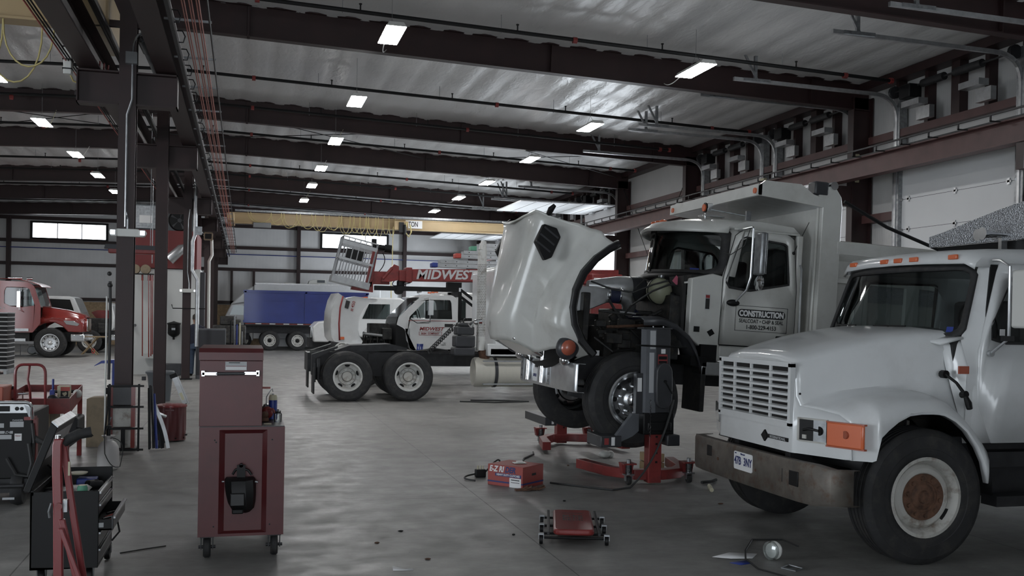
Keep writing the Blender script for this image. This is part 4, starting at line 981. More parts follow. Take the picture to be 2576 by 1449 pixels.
# windshield: two panes on a curve, dark frame, cowl band
def ws2(u, v): return (-.57-.06*v-.50*abs(u)**2.0, (.98-.05*v)*u, 2.03+.56*v-.02*abs(u))
def r2(n, i_): return [ws2(p[0], p[1]) for p in resample([(a, b, 0) for a, b in rrect(-1+i_, 1-i_, i_*1.6, 1-i_*1.6, .14, 5)], n)]
holed(B('rubber'), r2(64, -.02), r2(64, .06)).build('windshield_gasket', t2, smooth=40, solid=.03)
vs = [ws2(-.95+1.9*i/18, .04+.92*j/6) for j in range(7) for i in range(19)]
B('glass_dark').add(vs, [(j*19+i, j*19+i+1, (j+1)*19+i+1, (j+1)*19+i) for j in range(6) for i in range(18)]).build('windshield', t2, smooth=60)
B('black').loft([[tuple(Vector(ws2(0, v))+Vector((.012, d, 0))) for d in (-.012, .012)] for v in (0, .5, 1)], closed=False, cap=False).build('windshield_divider', t2, solid=.02)
B('black').loft([[tuple(Vector(ws2(u, -.10))+Vector((.09*(1-abs(u)), 0, -.03))), tuple(Vector(ws2(u, -.02))+Vector((.07*(1-abs(u)), 0, .0))), ws2(u, .04)] for u in [i/9 for i in range(-9, 10)]], closed=False, cap=False).build('cowl_band', t2, smooth=50, solid=.02)
B(P2).loft([[(-.63, u*.9, 1.9), tuple(Vector(ws2(u*.97, -.1)))] for u in [i/6 for i in range(-6, 7)]], closed=False, cap=False).build('cowl', t2, smooth=50, solid=.02)
B(P2).loft([[ws2(s*1.0, v), (-1.2-.12*v, s*(.99-.04*v), 2.0+.57*v)] for s in (1,) for v in (0, .5, 1.02)], closed=False, cap=False).loft([[ws2(-1.0, v), (-1.2-.12*v, -(.99-.04*v), 2.0+.57*v)] for v in (0, .5, 1.02)], closed=False, cap=False).build('pillar', t2, solid=.03)
for s in (-.45, .25): B('black').tube([tuple(Vector(ws2(s, -.03))+Vector((.04, 0, 0))), tuple(Vector(ws2(s-.3, .06))+Vector((.04, 0, 0)))], .009, 5).build('wiper', t2)
B('blue').add([tuple(Vector(ws2(u, v))+Vector((.004, 0, 0))) for u, v in ((.66, .06), (.76, .05), (.76, .13), (.66, .14))], [(0, 1, 2, 3)]).build('windshield_sticker', t2, smooth=0)
# roof with the drooping visor lip
rf = []
for i in range(-8, 9):
    u = i/8; y = u*.98; ww = 1-abs(u)**3
    f = ws2(u, 1.0)
    rf.append([(f[0]+.10*ww+.04, y, f[2]-.035-.03*abs(u)), (f[0]+.12*ww+.03, y, f[2]-.005-.03*abs(u)), (f[0]+.03, y*.99, f[2]+.06*ww+.01), (f[0]-.2, y*.97, 2.66+.04*ww), (-1.5, y*.96, 2.67+.06*ww), (-1.95, y*.96, 2.64+.06*ww), (-2.04, y*.96, 2.56)])
rf = [[(a, b, min(c, 2.56 if a < -1.0 else c-.05)) for a, b, c in rf[0]]]+rf+[[(a, b, min(c, 2.56 if a < -1.0 else c-.05)) for a, b, c in rf[-1]]]
r2_ = B(P2).loft(rf, closed=False, cap=False).build('roof', t2, smooth=60, solid=.02)
for s in (-1, 1): B(P2).box(-2.03, -1.17, s*.96-.015, s*.96+.015, 2.55, 2.575).build('drip_rail', r2_, bevel=.008)
for y in (-.36, -.22, -.08):
    m_ = B('amber').ball((-.73, y, 2.70), .035, 12, 8, (1.5, 1, .8)).build('marker_light', r2_)
    B('chrome').ball((-.79, y+.03, 2.69), .03, 10, 6, (1.2, 1, .6)).build('light_base', m_)
q = B('chrome').box(-1.1, -1.03, .42, .52, 2.80, 2.90).box(-1.25, -.98, .38, .55, 2.735, 2.755).cyl((-1.03, .47, 2.7), (-1.03, .47, 2.83), .012).build('clearance_light', t2, bevel=.006)
B('black').cyl((-1.03, .47, 2.845), (-1.015, .47, 2.845), .062, n=18).build('light_ring', q)
B('amber').cyl((-1.015, .47, 2.845), (-1.0, .47, 2.845), .044, n=18).build('lens', q)
B('black').cyl((-1.95, .98, 2.34), (-2.12, 1.0, 2.72), .004, n=5).ball((-1.95, .985, 2.34), .02).build('antenna', t2)
B('galv').box(-1.5, -1.44, .70, .73, 2.66, 2.82).cyl((-1.47, .71, 2.76), (-1.05, .5, 2.83), .008).build('deflector', t2, smooth=0)
holed(B(P2), resample(on('x', -2.05, [(-.96, 1.2), (.96, 1.2), (.96, 2.0), (.9, 2.6), (-.9, 2.6), (-.96, 2.0)]), 40), resample(on('x', -2.05, [(-.5, 2.05), (.5, 2.05), (.5, 2.2), (.5, 2.45), (-.5, 2.45), (-.5, 2.2)]), 40)).build('cab_back', t2, smooth=0, solid=.03)
B('interior').box(-2.0, -.7, -.92, .92, 1.15, 1.25).box(-1.0, -.72, -.85, .85, 1.8, 2.0).build('cab_interior', t2, smooth=0)
B('interior').box(-1.85, -1.35, .2, .75, 1.25, 1.65).box(-2.0, -1.82, .2, .75, 1.5, 2.4).box(-1.85, -1.35, -.75, -.2, 1.25, 1.65).box(-2.0, -1.82, -.75, -.2, 1.5, 2.3).build('seat', t2, bevel=.04)
B('black').tube([(-1.15+.1*math.cos(a)*.5, .48+.22*math.sin(a), 2.1+.2*math.cos(a)) for a in [2*PI*i/20 for i in range(20)]], .014, 6, close=True).build('steering_wheel', t2)
wheel(t2, (0, .99, .53), 1, .535, .30, 'alu', holes=10)
wheel(t2, (0, -.99, .53), -1, .535, .30, 'alu', holes=10)
for x in (-4.9, -6.25):
    for s in (-1, 1): wheel(t2, (x, s*1.0, .53-.39+.047*abs(x)*0+.11), s, .52, .28, 'dish')
# dump body
db = bpy.data.objects.new('dump_body', None); C.objects.link(db); db.parent = t2
hp = [(-2.17, 1.3), (-2.42, 1.3), (-2.42, 2.90), (-2.44, 3.0)]+[(-2.30+.14*math.cos(a), 3.0+.13*math.sin(a)) for a in [PI*(1-i/6) for i in range(4)]]
mb = B(P2)
mb.box(-2.22, -2.18, -1.18, 1.18, 1.3, 2.95)
for s in (-1, 1):
    mb.prism([(-2.16, 1.3), (-2.42, 1.3), (-2.42, 2.9), (-2.40, 3.02), (-2.33, 3.11), (-2.22, 3.13), (-2.10, 3.08), (-2.10, 2.93), (-2.16, 2.9)], 'y', s*1.14, s*1.21)
    mb.box(-2.19, -2.15, s*1.10-.02, s*1.10+.02, 1.3, 2.92)
mb.build('headboard', db, bevel=.01)
cn = [[(-1.33, 1.22, 2.95), (-1.33, 1.22, 3.08), (-1.34, -1.22, 3.08), (-1.34, -1.22, 2.95)], [(-2.2, 1.19, 2.90), (-2.2, 1.19, 2.94), (-2.2, -1.19, 2.94), (-2.2, -1.19, 2.90)]]
cp = MB().M('alu').add([(-1.33, 1.2, 2.95), (-1.33, -1.2, 2.95), (-2.2, -1.17, 2.89), (-2.2, 1.17, 2.89)], [(0, 1, 2, 3)]).build('canopy_floor', db, smooth=0, solid=.02)
mb = B(P2).box(-1.36, -1.31, -1.22, 1.22, 2.945, 3.075)
for s in (-1, 1): mb.prism([(-1.31, 2.945), (-1.31, 3.05), (-1.40, 3.12), (-1.86, 3.12), (-2.02, 3.02), (-2.16, 2.98), (-2.16, 2.88)], 'y', s*1.18, s*1.22)
cp = mb.build('canopy', db, bevel=.006)
for y in (1.15, -1.12): B('amber').cyl((-1.315, y, 3.0), (-1.295, y, 3.0), .034, n=16).build('marker_light', cp)
mb = B(P2)
mb.box(-7.2, -2.4, -1.14, -1.10, 1.3, 2.5).box(-7.2, -2.4, 1.10, 1.14, 1.3, 2.5).box(-7.2, -2.4, -1.1, 1.1, 1.28, 1.34)
for s in (-1, 1):
    mb.prism([(s*1.14, 2.52), (s*1.22, 2.50), (s*1.22, 2.36), (s*1.14, 2.28)], 'x', -7.2, -2.38)
    for k in range(7): x = -2.75-.7*k; mb.box(x-.09, x+.09, s*1.13, s*1.20, 1.3, 2.3)
    mb.box(-7.2, -2.4, s*1.13, s*1.2, 1.3, 1.45).box(-7.2, -2.4, s*1.13, s*1.19, 2.02, 2.08)
mb.build('bed', db, bevel=.004, seg=1)
mb = B('tread_plate')
for k in range(6): x = -2.84-.7*k; mb.box(x-.52, x, 1.14, 1.15, 2.08, 2.28).box(x-.52, x, 1.14, 1.15, 1.82, 2.02)
mb.build('tread_panel', db, smooth=0)
tr = B('alu').cyl((-2.26, 1.0, 3.12), (-2.26, 1.18, 3.12), .06).cyl((-2.10, .6, 3.13), (-2.10, 1.15, 3.13), .04).build('tarp_roller', db)
B('charcoal').box(-2.22, -2.04, 1.05, 1.22, 3.02, 3.18).build('tarp_motor', db, bevel=.02)
B('chrome').cyl((-2.28, 1.1, 3.14), (-2.28, 1.24, 3.14), .05).build('roller_cap', db)
B('black').tube([(-2.42, 1.24, 2.97), (-3.0, 1.25, 2.72), (-3.7, 1.26, 2.52), (-4.6, 1.26, 2.3)], .022, 8).build('tarp_arm', db)
B('dark_metal').box(-7.2, -2.3, -.5, .5, .99, 1.28).build('hoist_frame', t2, smooth=0)
# ================================================================== WHITE ROAD TRACTOR (tandem wheels, behind the dump truck's hood)
t3 = thing('semi_tractor', 'white semi tractor with bare black rear frame and white tandem wheels', 'truck', (2.13, 22.25, 0))
mb = B('dark_metal')
for s in (-1, 1): mb.box(-.75, 7.4, s*.43-.045, s*.43+.045, .72, 1.02)
mb.box(-.8, -.7, -.55, .55, .6, 1.0).box(-.1, .1, -.9, .9, .45, .58).box(1.2, 1.4, -.9, .9, .45, .58).box(.5, .8, -.5, .5, .5, 1.0)
for k in range(12): mb.box(.1+k*.22, .17+k*.22, -.50, -.47, .99, 1.02)
mb.build('chassis', t3, smooth=0)
mb = B('dark_metal').prism([(-.2, 1.05), (.1, 1.16), (1.0, 1.2), (1.35, 1.12), (1.35, 1.06), (-.2, 1.0)], 'y', -.45, .45).build('fifth_wheel', t3, smooth=0)
for s in (-1, 1):
    B('rubber').box(-.72, -.69, s*.95-.28, s*.95+.28, .17, .72).build('mud_flap', t3, smooth=0)
    B('dark_metal').prism([(-.74, .98), (-.2, 1.16), (-.2, 1.12), (-.66, .9), (-.66, .55), (-.74, .55)], 'y', s*.7-.03, s*1.0+.03).build('tail_bracket', t3, smooth=0)
B('dark_metal').cyl((-.6, -1.0, .45), (-.6, -1.0, .9), .05).cyl((-.68, -1.0, .4), (-.68, -1.0, .8), .03).build('air_cylinder', t3)
for x in (0, 1.3):
    wheel(t3, (x, -1.02, .522), -1, .522, .27, 'dish', tread=4, rot=.3+x)
    wheel(t3, (x, -.70, .522), -1, .522, .27, 'alu2', tread=4)
    wheel(t3, (x, 1.02, .522), 1, .522, .27, 'dish', tread=4)
    wheel(t3, (x, .70, .522), 1, .522, .27, 'dish', tread=4)
wheel(t3, (6.5, -1.02, .52), -1, .52, .28, 'alu', tread=4, holes=10); wheel(t3, (6.5, 1.02, .52), 1, .52, .28, 'alu', tread=4, holes=10)
k = B('tank_ribs').lathe([(0, 2.75), (.30, 2.75), (.325, 2.79), (.325, 4.45), (.30, 4.5), (0, 4.5)], (0, -.88, .62), 'x', 32).build('fuel_tank', t3)
B('charcoal').lathe([(.33, 3.18), (.335, 3.18), (.335, 3.25), (.33, 3.25)], (0, -.88, .62), 'x', 32).build('tank_strap', k)
B('alu_dull').box(2.9, 4.4, -1.24, -1.18, .86, .89).box(2.9, 4.4, -1.24, -1.18, .36, .39).build('tank_step', k, smooth=0)
mb = B('charcoal')
for z0, z1, a, b in ((.98, 1.16, 2.27, 2.74), (1.17, 1.42, 2.30, 2.74), (1.43, 1.62, 2.33, 2.72), (1.62, 1.70, 2.38, 2.70)): mb.box(a, b, -1.12, -.72, z0, z1)
mb.build('air_box', t3, bevel=.03)
st = B('rim_white').cyl((2.90, -.95, 1.1), (2.90, -.95, 3.3), .10, n=20).cyl((2.90, -.95, 3.3), (2.93, -.95, 3.5), .09, .06, n=16).build('exhaust_stack', t3)
mb = B('black')
for r in range(44):
    for c in range(7):
        a = -PI+c*.36+(.18 if r % 2 else 0)+.1; z = 1.42+r*.036
        mb.add([(2.90+.102*math.cos(a)+d*math.sin(a)*.011, -.95+.102*math.sin(a)-d*math.cos(a)*.011, z+e*.011) for d, e in ((1, 0), (0, 1), (-1, 0), (0, -1))], [(0, 1, 2, 3)])
mb.build('heat_shield_holes', st, smooth=0)
B('rust').tube([(2.93, -.95, 1.1), (2.95, -.95, .98), (3.05, -.93, .9)], .09, 12).build('exhaust_elbow', t3)
B('truck_white').box(3.15, 5.2, -1.18, 1.18, 1.0, 2.95).build('sleeper_cab', t3, bevel=.12, seg=4)
B('truck_white').box(3.0, 5.2, -1.2, -1.0, .98, 1.25).box(3.05, 4.5, -1.2, -.95, 1.0, 1.16).build('side_skirt', t3, bevel=.02)
B('truck_white').loft([[(x, -h, 1.0), (x, -h, z-.15), (x, -h*.7, z), (x, h*.7, z), (x, h, z-.15), (x, h, 1.0)] for x, h, z in ((5.1, 1.1, 2.0), (6.2, 1.1, 1.85), (7.1, 1.0, 1.65), (7.35, .8, 1.4))]).build('hood', t3, smooth=50)
mb = B('hose')
def coil(p, q, r, n):
    P = []; p, q = Vector(p), Vector(q)
    for i in range(n*8+1):
        t = i/(n*8); c = p.lerp(q, t); a = 2*PI*i/8; P.append((c.x+r*math.cos(a)*.6, c.y+r*math.cos(a)*.3, c.z+r*math.sin(a)))
    return P
mb.tube(coil((2.6, -.8, 1.75), (2.25, -.9, 1.55), .06, 4), .012, 5).tube(coil((2.25, -.9, 1.55), (1.75, -.9, 1.05), .055, 11), .012, 5)
mb.tube([(1.75, -.85, 1.08), (1.4, -.8, 1.06), (1.1, -.7, 1.07)], .018, 6).tube([(2.2, -.8, 1.08), (1.9, -.75, 1.12), (1.6, -.7, 1.07)], .02, 6).build('coiled_air_hose', t3)
k = tag(B('truck_blue').cyl((0, 0, 0), (0, 0, .17), .075, n=24).build('coffee_can'), 'blue can standing on the black frame of the semi tractor', 'can'); k.location = (3.79, 21.9, 1.04)
B('paper').lathe([(.0765, .05), (.0765, .11)], n=8, cap=False).build('can_label', k); B('silver_label').cyl((0, 0, .17), (0, 0, .175), .077, n=24).build('lid', k)
# ================================================================== BUCKET TRUCK
t4 = thing('bucket_truck', 'white bucket truck with open hood and MIDWEST SIGN COMPANY on its door', 'truck', (3.0, 26.6, 0), PI)
def X4(x): return 3.0-x
TW = 'truck_white'
mb = B('dark_metal')
for s in (-1, 1): mb.box(-7, .6, s*.4-.04, s*.4+.04, .6, .85)
mb.build('chassis', t4, smooth=0)
wheel(t4, (0, 1.0, .45), 1, .45, .25, 'frontw', holes=5); wheel(t4, (0, -1.0, .45), -1, .45, .25, 'frontw', holes=5)
for s in (-1, 1): wheel(t4, (-5.2, s*1.0, .45), s, .45, .25, 'dish')
mb = B('engine').box(-.75, .1, -.4, .45, .8, 1.25).box(-.7, -.2, -.3, .3, 1.25, 1.62).cyl((-.05, .5, 1.2), (-.55, .5, 1.2), .04).box(-.75, -.5, .3, .7, 1.2, 1.5)
for k in range(12): mb.box(-.7+.06*k, -.66+.06*k, .45, .5+.05*(k % 3), 1.0+.03*(k % 4), 1.3+.05*(k % 3))
mb.build('engine', t4, bevel=.02)
B('alu').cyl((0, .6, 1.35), (-.5, .6, 1.3), .04).build('pipe', t4)
hp = [(2.29, 2.38), (2.20, 2.2), (2.13, 1.9), (2.11, 1.55), (2.14, 1.25), (2.22, 1.14), (2.5, 1.10), (2.80, 1.05), (2.90, 1.08), (2.94, 1.16), (2.86, 1.28), (2.82, 1.45), (2.83, 1.65), (2.88, 1.84), (2.98, 2.02), (3.12, 2.15), (3.30, 2.20), (3.30, 2.25), (2.95, 2.27), (2.7, 2.30), (2.5, 2.24)]
rr = []
for y, k in ((1.08, .96), (1.10, 1.0), (.95, 1.0), (.0, 1.0), (-.95, 1.0), (-1.10, 1.0), (-1.08, .96)):
    rr.append([(X4(2.6)+(X4(a)-X4(2.6))*k+(.08*(1-abs(y)) if a < 2.4 else 0), y, 1.6+(b-1.6)*k) for a, b in hp])
hd4 = B(TW).loft(rr).build('hood', t4, smooth=45, bevel=.01)
B('print_red').loft([[(X4(a)-.001, 1.105, b), (X4(a+.04), 1.105, b)] for a, b in ((2.40, 2.3), (2.33, 2.0), (2.31, 1.6), (2.33, 1.18))], closed=False, cap=False).build('red_stripe', hd4, solid=.004)
B('print_black').add([(X4(2.50), 1.106, 2.20), (X4(2.60), 1.106, 2.17), (X4(2.55), 1.106, 1.98), (X4(2.46), 1.106, 2.01)], [(0, 1, 2, 3)]).build('badge', hd4, smooth=0, solid=.004)
text('# 450', .11, frame((X4(2.67), 1.112, 2.05), (-.25, 0, .97), (0, 1, 0)), 'print_red', hd4, .001)
B('amber').box(X4(2.47), X4(2.37), 1.10, 1.112, 1.2, 1.27).build('marker_light', hd4, bevel=.005)
# cab
cabp = [(3.80, 1.60), (3.84, 1.78), (4.40, 2.33), (4.52, 2.38), (5.25, 2.38), (5.36, 2.30), (5.40, 1.75), (5.40, .98), (4.14, .96), (4.10, 1.2), (4.0, 1.5)]
win4 = [(4.10, 1.78), (4.52, 2.22), (4.55, 2.26), (5.18, 2.26), (5.22, 2.2), (5.25, 1.76), (4.8, 1.76), (4.4, 1.77)]
def ba4(P, c): return sorted(P, key=lambda p: math.atan2(p[2]-c[1], p[0]-c[0]))
for s in (-1, 1):
    o_ = ba4(resample([(X4(a), s*1.08, b) for a, b in cabp], 64), (X4(4.75), 1.95)); i_ = ba4(resample([(X4(a), s*1.08, b) for a, b in win4], 64), (X4(4.75), 1.95))
    d = holed(B(TW), o_, i_).build('door', t4, smooth=0, solid=.04)
    B('glass_dark').add([(X4(a), s*1.07, b) for a, b in ((4.12, 1.79), (4.53, 2.24), (5.2, 2.24), (5.23, 1.77))], [(0, 1, 2, 3)]).build('window_glass', d, smooth=0)
    B('black').box(X4(4.56), X4(4.54), s*1.075, s*1.10, 1.77, 2.25).build('window_bar', d, smooth=0)
    if s > 0:
        B('print_red').box(X4(5.34), X4(4.1), 1.10, 1.103, 1.705, 1.72).build('door_stripe', d, smooth=0)
        B('print_black').box(X4(5.27), X4(5.05), 1.10, 1.115, 1.56, 1.64).build('door_handle', d, smooth=0)
        text('MIDWEST', .125, frame((X4(4.70), 1.105, 1.50), (-1, 0, 0), (0, 1, 0)), 'print_red', d, .003, shear=.25, wx=1.15)
        text('SIGN  COMPANY', .065, frame((X4(4.67), 1.105, 1.38), (-1, 0, 0), (0, 1, 0)), 'print_red', d, .002, wx=.95)
        mb = B('print_red')
        for a, b, c_, e_ in ((4.38, 4.97, 1.335, 1.343), (4.40, 4.99, 1.425, 1.433), (4.38, 4.39, 1.34, 1.43), (4.97, 4.98, 1.34, 1.43)): mb.box(X4(b), X4(a), 1.10, 1.104, c_, e_)
        mb.build('sign_frame', d, smooth=0)
        text('CSV', .04, frame((X4(5.05), 1.105, 1.14), (-1, 0, 0), (0, 1, 0)), 'print_black', d)
        text('USDOT', .04, frame((X4(5.02), 1.105, 1.09), (-1, 0, 0), (0, 1, 0)), 'print_black', d)
    mr = B('chrome').box(X4(4.69), X4(4.57), s*1.25, s*1.42, 1.86, 2.24).tube([(X4(4.5), s*1.1, 2.28), (X4(4.6), s*1.33, 2.3), (X4(4.62), s*1.33, 1.7), (X4(4.4), s*1.1, 1.66)], .012, 6).cyl((X4(4.63), s*1.3, 1.72), (X4(4.60), s*1.3, 1.72), .07, n=16).build('mirror', t4, smooth=0)
B('black').tube([(X4(4.15), 1.12, 1.75), (X4(4.3), 1.25, 1.65), (X4(4.6), 1.3, 1.66)], .01, 5).build('mirror_brace', t4)
rf = [(X4(a), b) for a, b in ((4.38, 2.32), (4.52, 2.385), (5.25, 2.385), (5.36, 2.30))]
B(TW).loft([[(a, -1.08, b-.04), (a, -.9, b), (a, .9, b), (a, 1.08, b-.04)] for a, b in rf], closed=False, cap=False).build('roof', t4, smooth=40, solid=.02)
B('glass_clear').loft([[(X4(3.84), -1.0, 1.8), (X4(3.84), 1.0, 1.8)], [(X4(4.38), -1.0, 2.32), (X4(4.38), 1.0, 2.32)]], closed=False, cap=False).build('windshield', t4, smooth=0)
B(TW).box(X4(5.40), X4(5.36), -1.08, 1.08, .98, 1.8).box(X4(5.40), X4(5.36), -1.08, -.7, 1.8, 2.34).box(X4(5.40), X4(5.36), .7, 1.08, 1.8, 2.34).build('cab_back', t4, smooth=0)
B('black').box(X4(4.1), X4(3.78), -1.05, 1.08, 1.0, 1.60).build('cowl', t4, smooth=0)
B('alu').prism([(X4(4.02), 1.5), (X4(4.14), 1.5), (X4(4.14), 1.0), (X4(4.35), .86), (X4(4.22), .95), (X4(4.05), 1.2)], 'y', 1.05, 1.1).build('torn_fender', t4, smooth=0)
B('interior').box(X4(5.3), X4(4.9), -.9, .9, 1.3, 2.0).build('seat', t4, bevel=.05)
B('black').tube([(X4(4.45)+.05*math.cos(a), .5+.2*math.sin(a), 1.85+.18*math.cos(a)) for a in [2*PI*i/16 for i in range(16)]], .012, 5, close=True).build('steering_wheel', t4)
B('chrome').lathe([(.05, 0), (.04, -.06), (.02, -.12), (0, -.12)], (X4(4.55), -.3, 2.5), 'x', 12).cyl((X4(4.6), -.3, 2.38), (X4(4.6), -.3, 2.5), .012).build('air_horn', t4)
# rack, boom, cage
mb = B('black'); mb.box(X4(5.62), X4(3.35), -.12, .12, 2.5, 2.62).box(X4(5.60), X4(5.50), -.6, .6, .9, 2.5).box(X4(5.56), X4(5.44), -.55, -.4, .9, 2.5).box(X4(5.7), X4(5.3), -.1, .1, 2.62, 2.76)
for s in (-1, 1): mb.prism([(X4(5.6), 2.58), (X4(5.6), 2.5), (X4(6.7), 1.7), (X4(6.7), 1.78)], 'y', s*.5-.04, s*.5+.04)
mb.box(X4(6.7), X4(5.5), -.5, .5, 1.72, 1.8)
mb.build('boom_rack', t4, smooth=0)
bm_ = B('shop_red').prism([(X4(4.25), 2.76), (X4(4.25), 3.08), (X4(10.2), 3.24), (X4(10.2), 2.82)], 'y', -.2, .2).build('boom', t4, bevel=.02)
text('MIDWEST', .34, frame((X4(5.24), .206, 2.945), (-1, 0, .02), (0, 1, 0)), 'letter_silver', bm_, .010, shear=.22, wx=1.10)
B('shop_red').box(X4(4.32), X4(4.15), -.24, .24, 2.72, 3.12).box(X4(4.2), X4(3.98), -.16, .16, 2.75, 3.05).build('boom_collar', bm_, bevel=.02)
B('shop_red').box(X4(10.2), X4(9.3), -.5, .5, 1.4, 3.1).build('turret', t4, bevel=.03)
B('paper').box(X4(9.55), X4(9.35), .5, .505, 2.8, 2.98).build('turret_label', t4, smooth=0)
B('shop_red').cyl((X4(8.6), .35, 3.0), (X4(9.4), .35, 2.35), .07).build('lift_cylinder', t4)
mb = B('shop_red').prism([(X4(3.98), 2.78), (X4(3.98), 3.15), (X4(3.85), 3.2), (X4(3.55), 2.85), (X4(3.5), 2.72), (X4(3.7), 2.72)], 'y', -.12, .12)
mb.box(X4(3.75), X4(3.25), -.14, .02, 2.66, 3.0).cyl((X4(3.8), .1, 3.1), (X4(3.55), .1, 2.8), .045).build('knuckle', t4, bevel=.01)
B('black').cyl((X4(4.05), 0, 2.5), (X4(4.05), 0, 2.76), .11).cyl((X4(4.0), -.2, 2.5), (X4(4.0), .2, 2.5), .1).build('hinge_pin', t4)
B('shop_red').prism([(X4(3.42), 3.58), (X4(3.30), 3.60), (X4(3.10), 2.62), (X4(3.25), 2.58)], 'y', -.1, .1).prism([(X4(3.3), 2.75), (X4(3.1), 2.62), (X4(2.75), 2.62), (X4(2.72), 2.5), (X4(3.3), 2.44)], 'y', -.1, .1).build('cage_post', t4, smooth=0)
B('black').cyl((X4(3.32), 0, 3.62), (X4(3.32), 0, 3.86), .07).cyl((X4(3.35), 0, 3.66), (X4(3.72), 0, 3.62), .07).cyl((X4(3.6), 0, 3.62), (X4(3.78), 0, 3.60), .11, n=16).build('winch_motor', t4)
B('black').tube(bezier((X4(3.55), .0, 3.5), (X4(3.75), 0, 3.2), (X4(3.3), 0, 2.85), 10), .012, 5).tube(bezier((X4(3.9), .1, 2.8), (X4(3.6), .1, 2.5), (X4(4.3), .1, 2.72), 10), .012, 5).build('hydraulic_hose', t4)
cg = bpy.data.objects.new('work_cage', None); C.objects.link(cg); cg.parent = t4
cg.matrix_local = Matrix.Translation((X4(2.68), 0, 2.69)) @ Matrix.Rotation(math.radians(-13), 4, 'Y')
B('alu_dull').box(-.5, .5, -.45, .45, -.09, .08).build('platform', cg, smooth=0)
mb = B('alu_dull')
for s in (-.43, .43):
    for k in range(7): x = -.46+.92*k/6; mb.cyl((x, s, .08), (x, s, 1.12), .014, n=6)
    mb.cyl((-.47, s, 1.12), (.47, s, 1.12), .02, n=6).box(-.47, .47, s-.012, s+.012, .92, 1.02).box(-.47, .47, s-.012, s+.012, .52, .58)
for x in (-.46, .46):
    for k in range(5): y = -.43+.86*k/4; mb.cyl((x, y, .08), (x, y, 1.1), .014, n=6)
    mb.cyl((x, -.43, 1.12), (x, .43, 1.12), .02, n=6).cyl((x, -.43, .55), (x, .43, .55), .016, n=6)
mb.build('cage_bars', cg, smooth=0)
B('black').box(-.25, .25, -.46, -.3, .62, .9).build('control_box', cg, bevel=.01)
# ladders on the boom
for n_, (x0, x1, z, y, tip, lb) in enumerate(((4.88, 8.5, 3.16, .02, 'blue', 'lower aluminium ladder with blue tip lying on the MIDWEST boom'), (5.5, 8.6, 3.42, .1, 'bright_red', 'middle aluminium ladder with red tip stacked on the boom'), (5.95, 8.7, 3.64, .0, 'tile_green', 'upper aluminium ladder with green tip stacked on the boom'))):
    l = thing('ladder', lb, 'ladder', (x0, 26.6-y, z), group='ladders on the boom truck')
    mb = B('alu')
    for s in (-.16, .16): mb.box(.12, x1-x0, s-.015, s+.015, 0, .09).box(.2, x1-x0, s-.02-.0, s+.02, .11, .2)
    mb.build('side_rail', l, smooth=0)
    mb = B('black')
    for k in range(7): mb.cyl((.35+k*.3, -.178, .045), (.35+k*.3, .178, .045), .014, n=8).cyl((.35+k*.3, -.182, .155), (.35+k*.3, .182, .155), .014, n=8)
    mb.build('rung', l)
    B(tip).box(-.02, .14, -.18, .18, -.01, .12).build('ladder_tip', l, bevel=.02)
# ================================================================== BLUE DUMP TRAILER AND WHITE CAMPER BEHIND
t5 = thing('blue_dump_truck', 'blue box dump truck standing before the far wall', 'truck', (1.27, 52.4, 0))
bx = bpy.data.objects.new('dump_box', None); C.objects.link(bx); bx.parent = t5
mb = B('truck_blue').box(-1.27, 4.86, -1.15, 1.15, 1.40, 2.95).box(-1.30, 4.90, -1.2, 1.2, 2.88, 3.0).box(-1.30, 4.90, -1.19, 1.19, 1.38, 1.5)
mb.build('box_shell', bx, smooth=0)
mb = B('truck_blue')
for z in (1.78, 2.12, 2.5): mb.box(-1.2, 4.8, -1.175, -1.14, z-.02, z+.02)
for x in (-1.2, 1.75, 4.8): mb.box(x-.05, x+.05, -1.2, -1.14, 1.4, 2.95)
mb.build('box_rib', bx, smooth=0)
mb = B('dark_metal').box(-1.25, 5.2, -.5, .5, .85, 1.36).box(-1.2, 4.8, -1.18, -.5, 1.25, 1.38).box(4.2, 7.5, -.5, .5, .7, 1.0); mb.build('chassis', t5, smooth=0)
mb = B('paper')
for k in range(8): mb.box(-.7+k*.68, -.42+k*.68, -1.21, -1.19, 1.31, 1.35)
mb.build('reflector_tape', t5, smooth=0)
B('print_red').box(-1.2, 4.8, -1.20, -1.185, 1.315, 1.345).build('red_tape', t5, smooth=0)
for x in (0, 1.36): wheel(t5, (x, -1.0, .5), -1, .5, .28, 'frontw', tread=2, holes=6); wheel(t5, (x, 1.0, .5), 1, .5, .28, 'frontw', tread=2, holes=6)
wheel(t5, (6.7, -1.0, .5), -1, .5, .28, 'dish', tread=2); wheel(t5, (6.7, 1.0, .5), 1, .5, .28, 'dish', tread=2)
B('truck_white').box(5.3, 7.6, -1.15, 1.15, 1.0, 2.7).build('cab', t5, bevel=.12, seg=3)
t6 = thing('camper_truck', 'white box truck with roof air conditioner behind the blue dump box', 'truck', (-1.0, 55.7, 0))
B('truck_white').prism([(1.5, .5), (1.5, 3.35), (1.7, 3.48), (8.2, 3.48), (8.2, .5)], 'y', -1.2, 1.2).build('box_body', t6, bevel=.04)
B('alu').box(1.55, 8.2, -1.22, 1.22, 3.40, 3.47).build('roof_rail', t6, smooth=0)
B('truck_white').prism([(.02, 1.6), (.35, 2.3), (1.5, 2.5), (1.5, .4), (.05, .4), (-.05, 1.2)], 'y', -1.1, 1.1).build('cab', t6, bevel=.05)
B('truck_white').prism([(.3, 2.28), (1.1, 3.1), (1.5, 3.3), (1.5, 2.45)], 'y', -1.05, 1.05).build('fairing', t6, bevel=.06)
B('glass_dark').prism([(.28, 1.75), (.48, 2.25), (1.1, 2.25), (1.1, 1.75)], 'y', -1.12, -1.105).build('window_glass', t6, smooth=0)
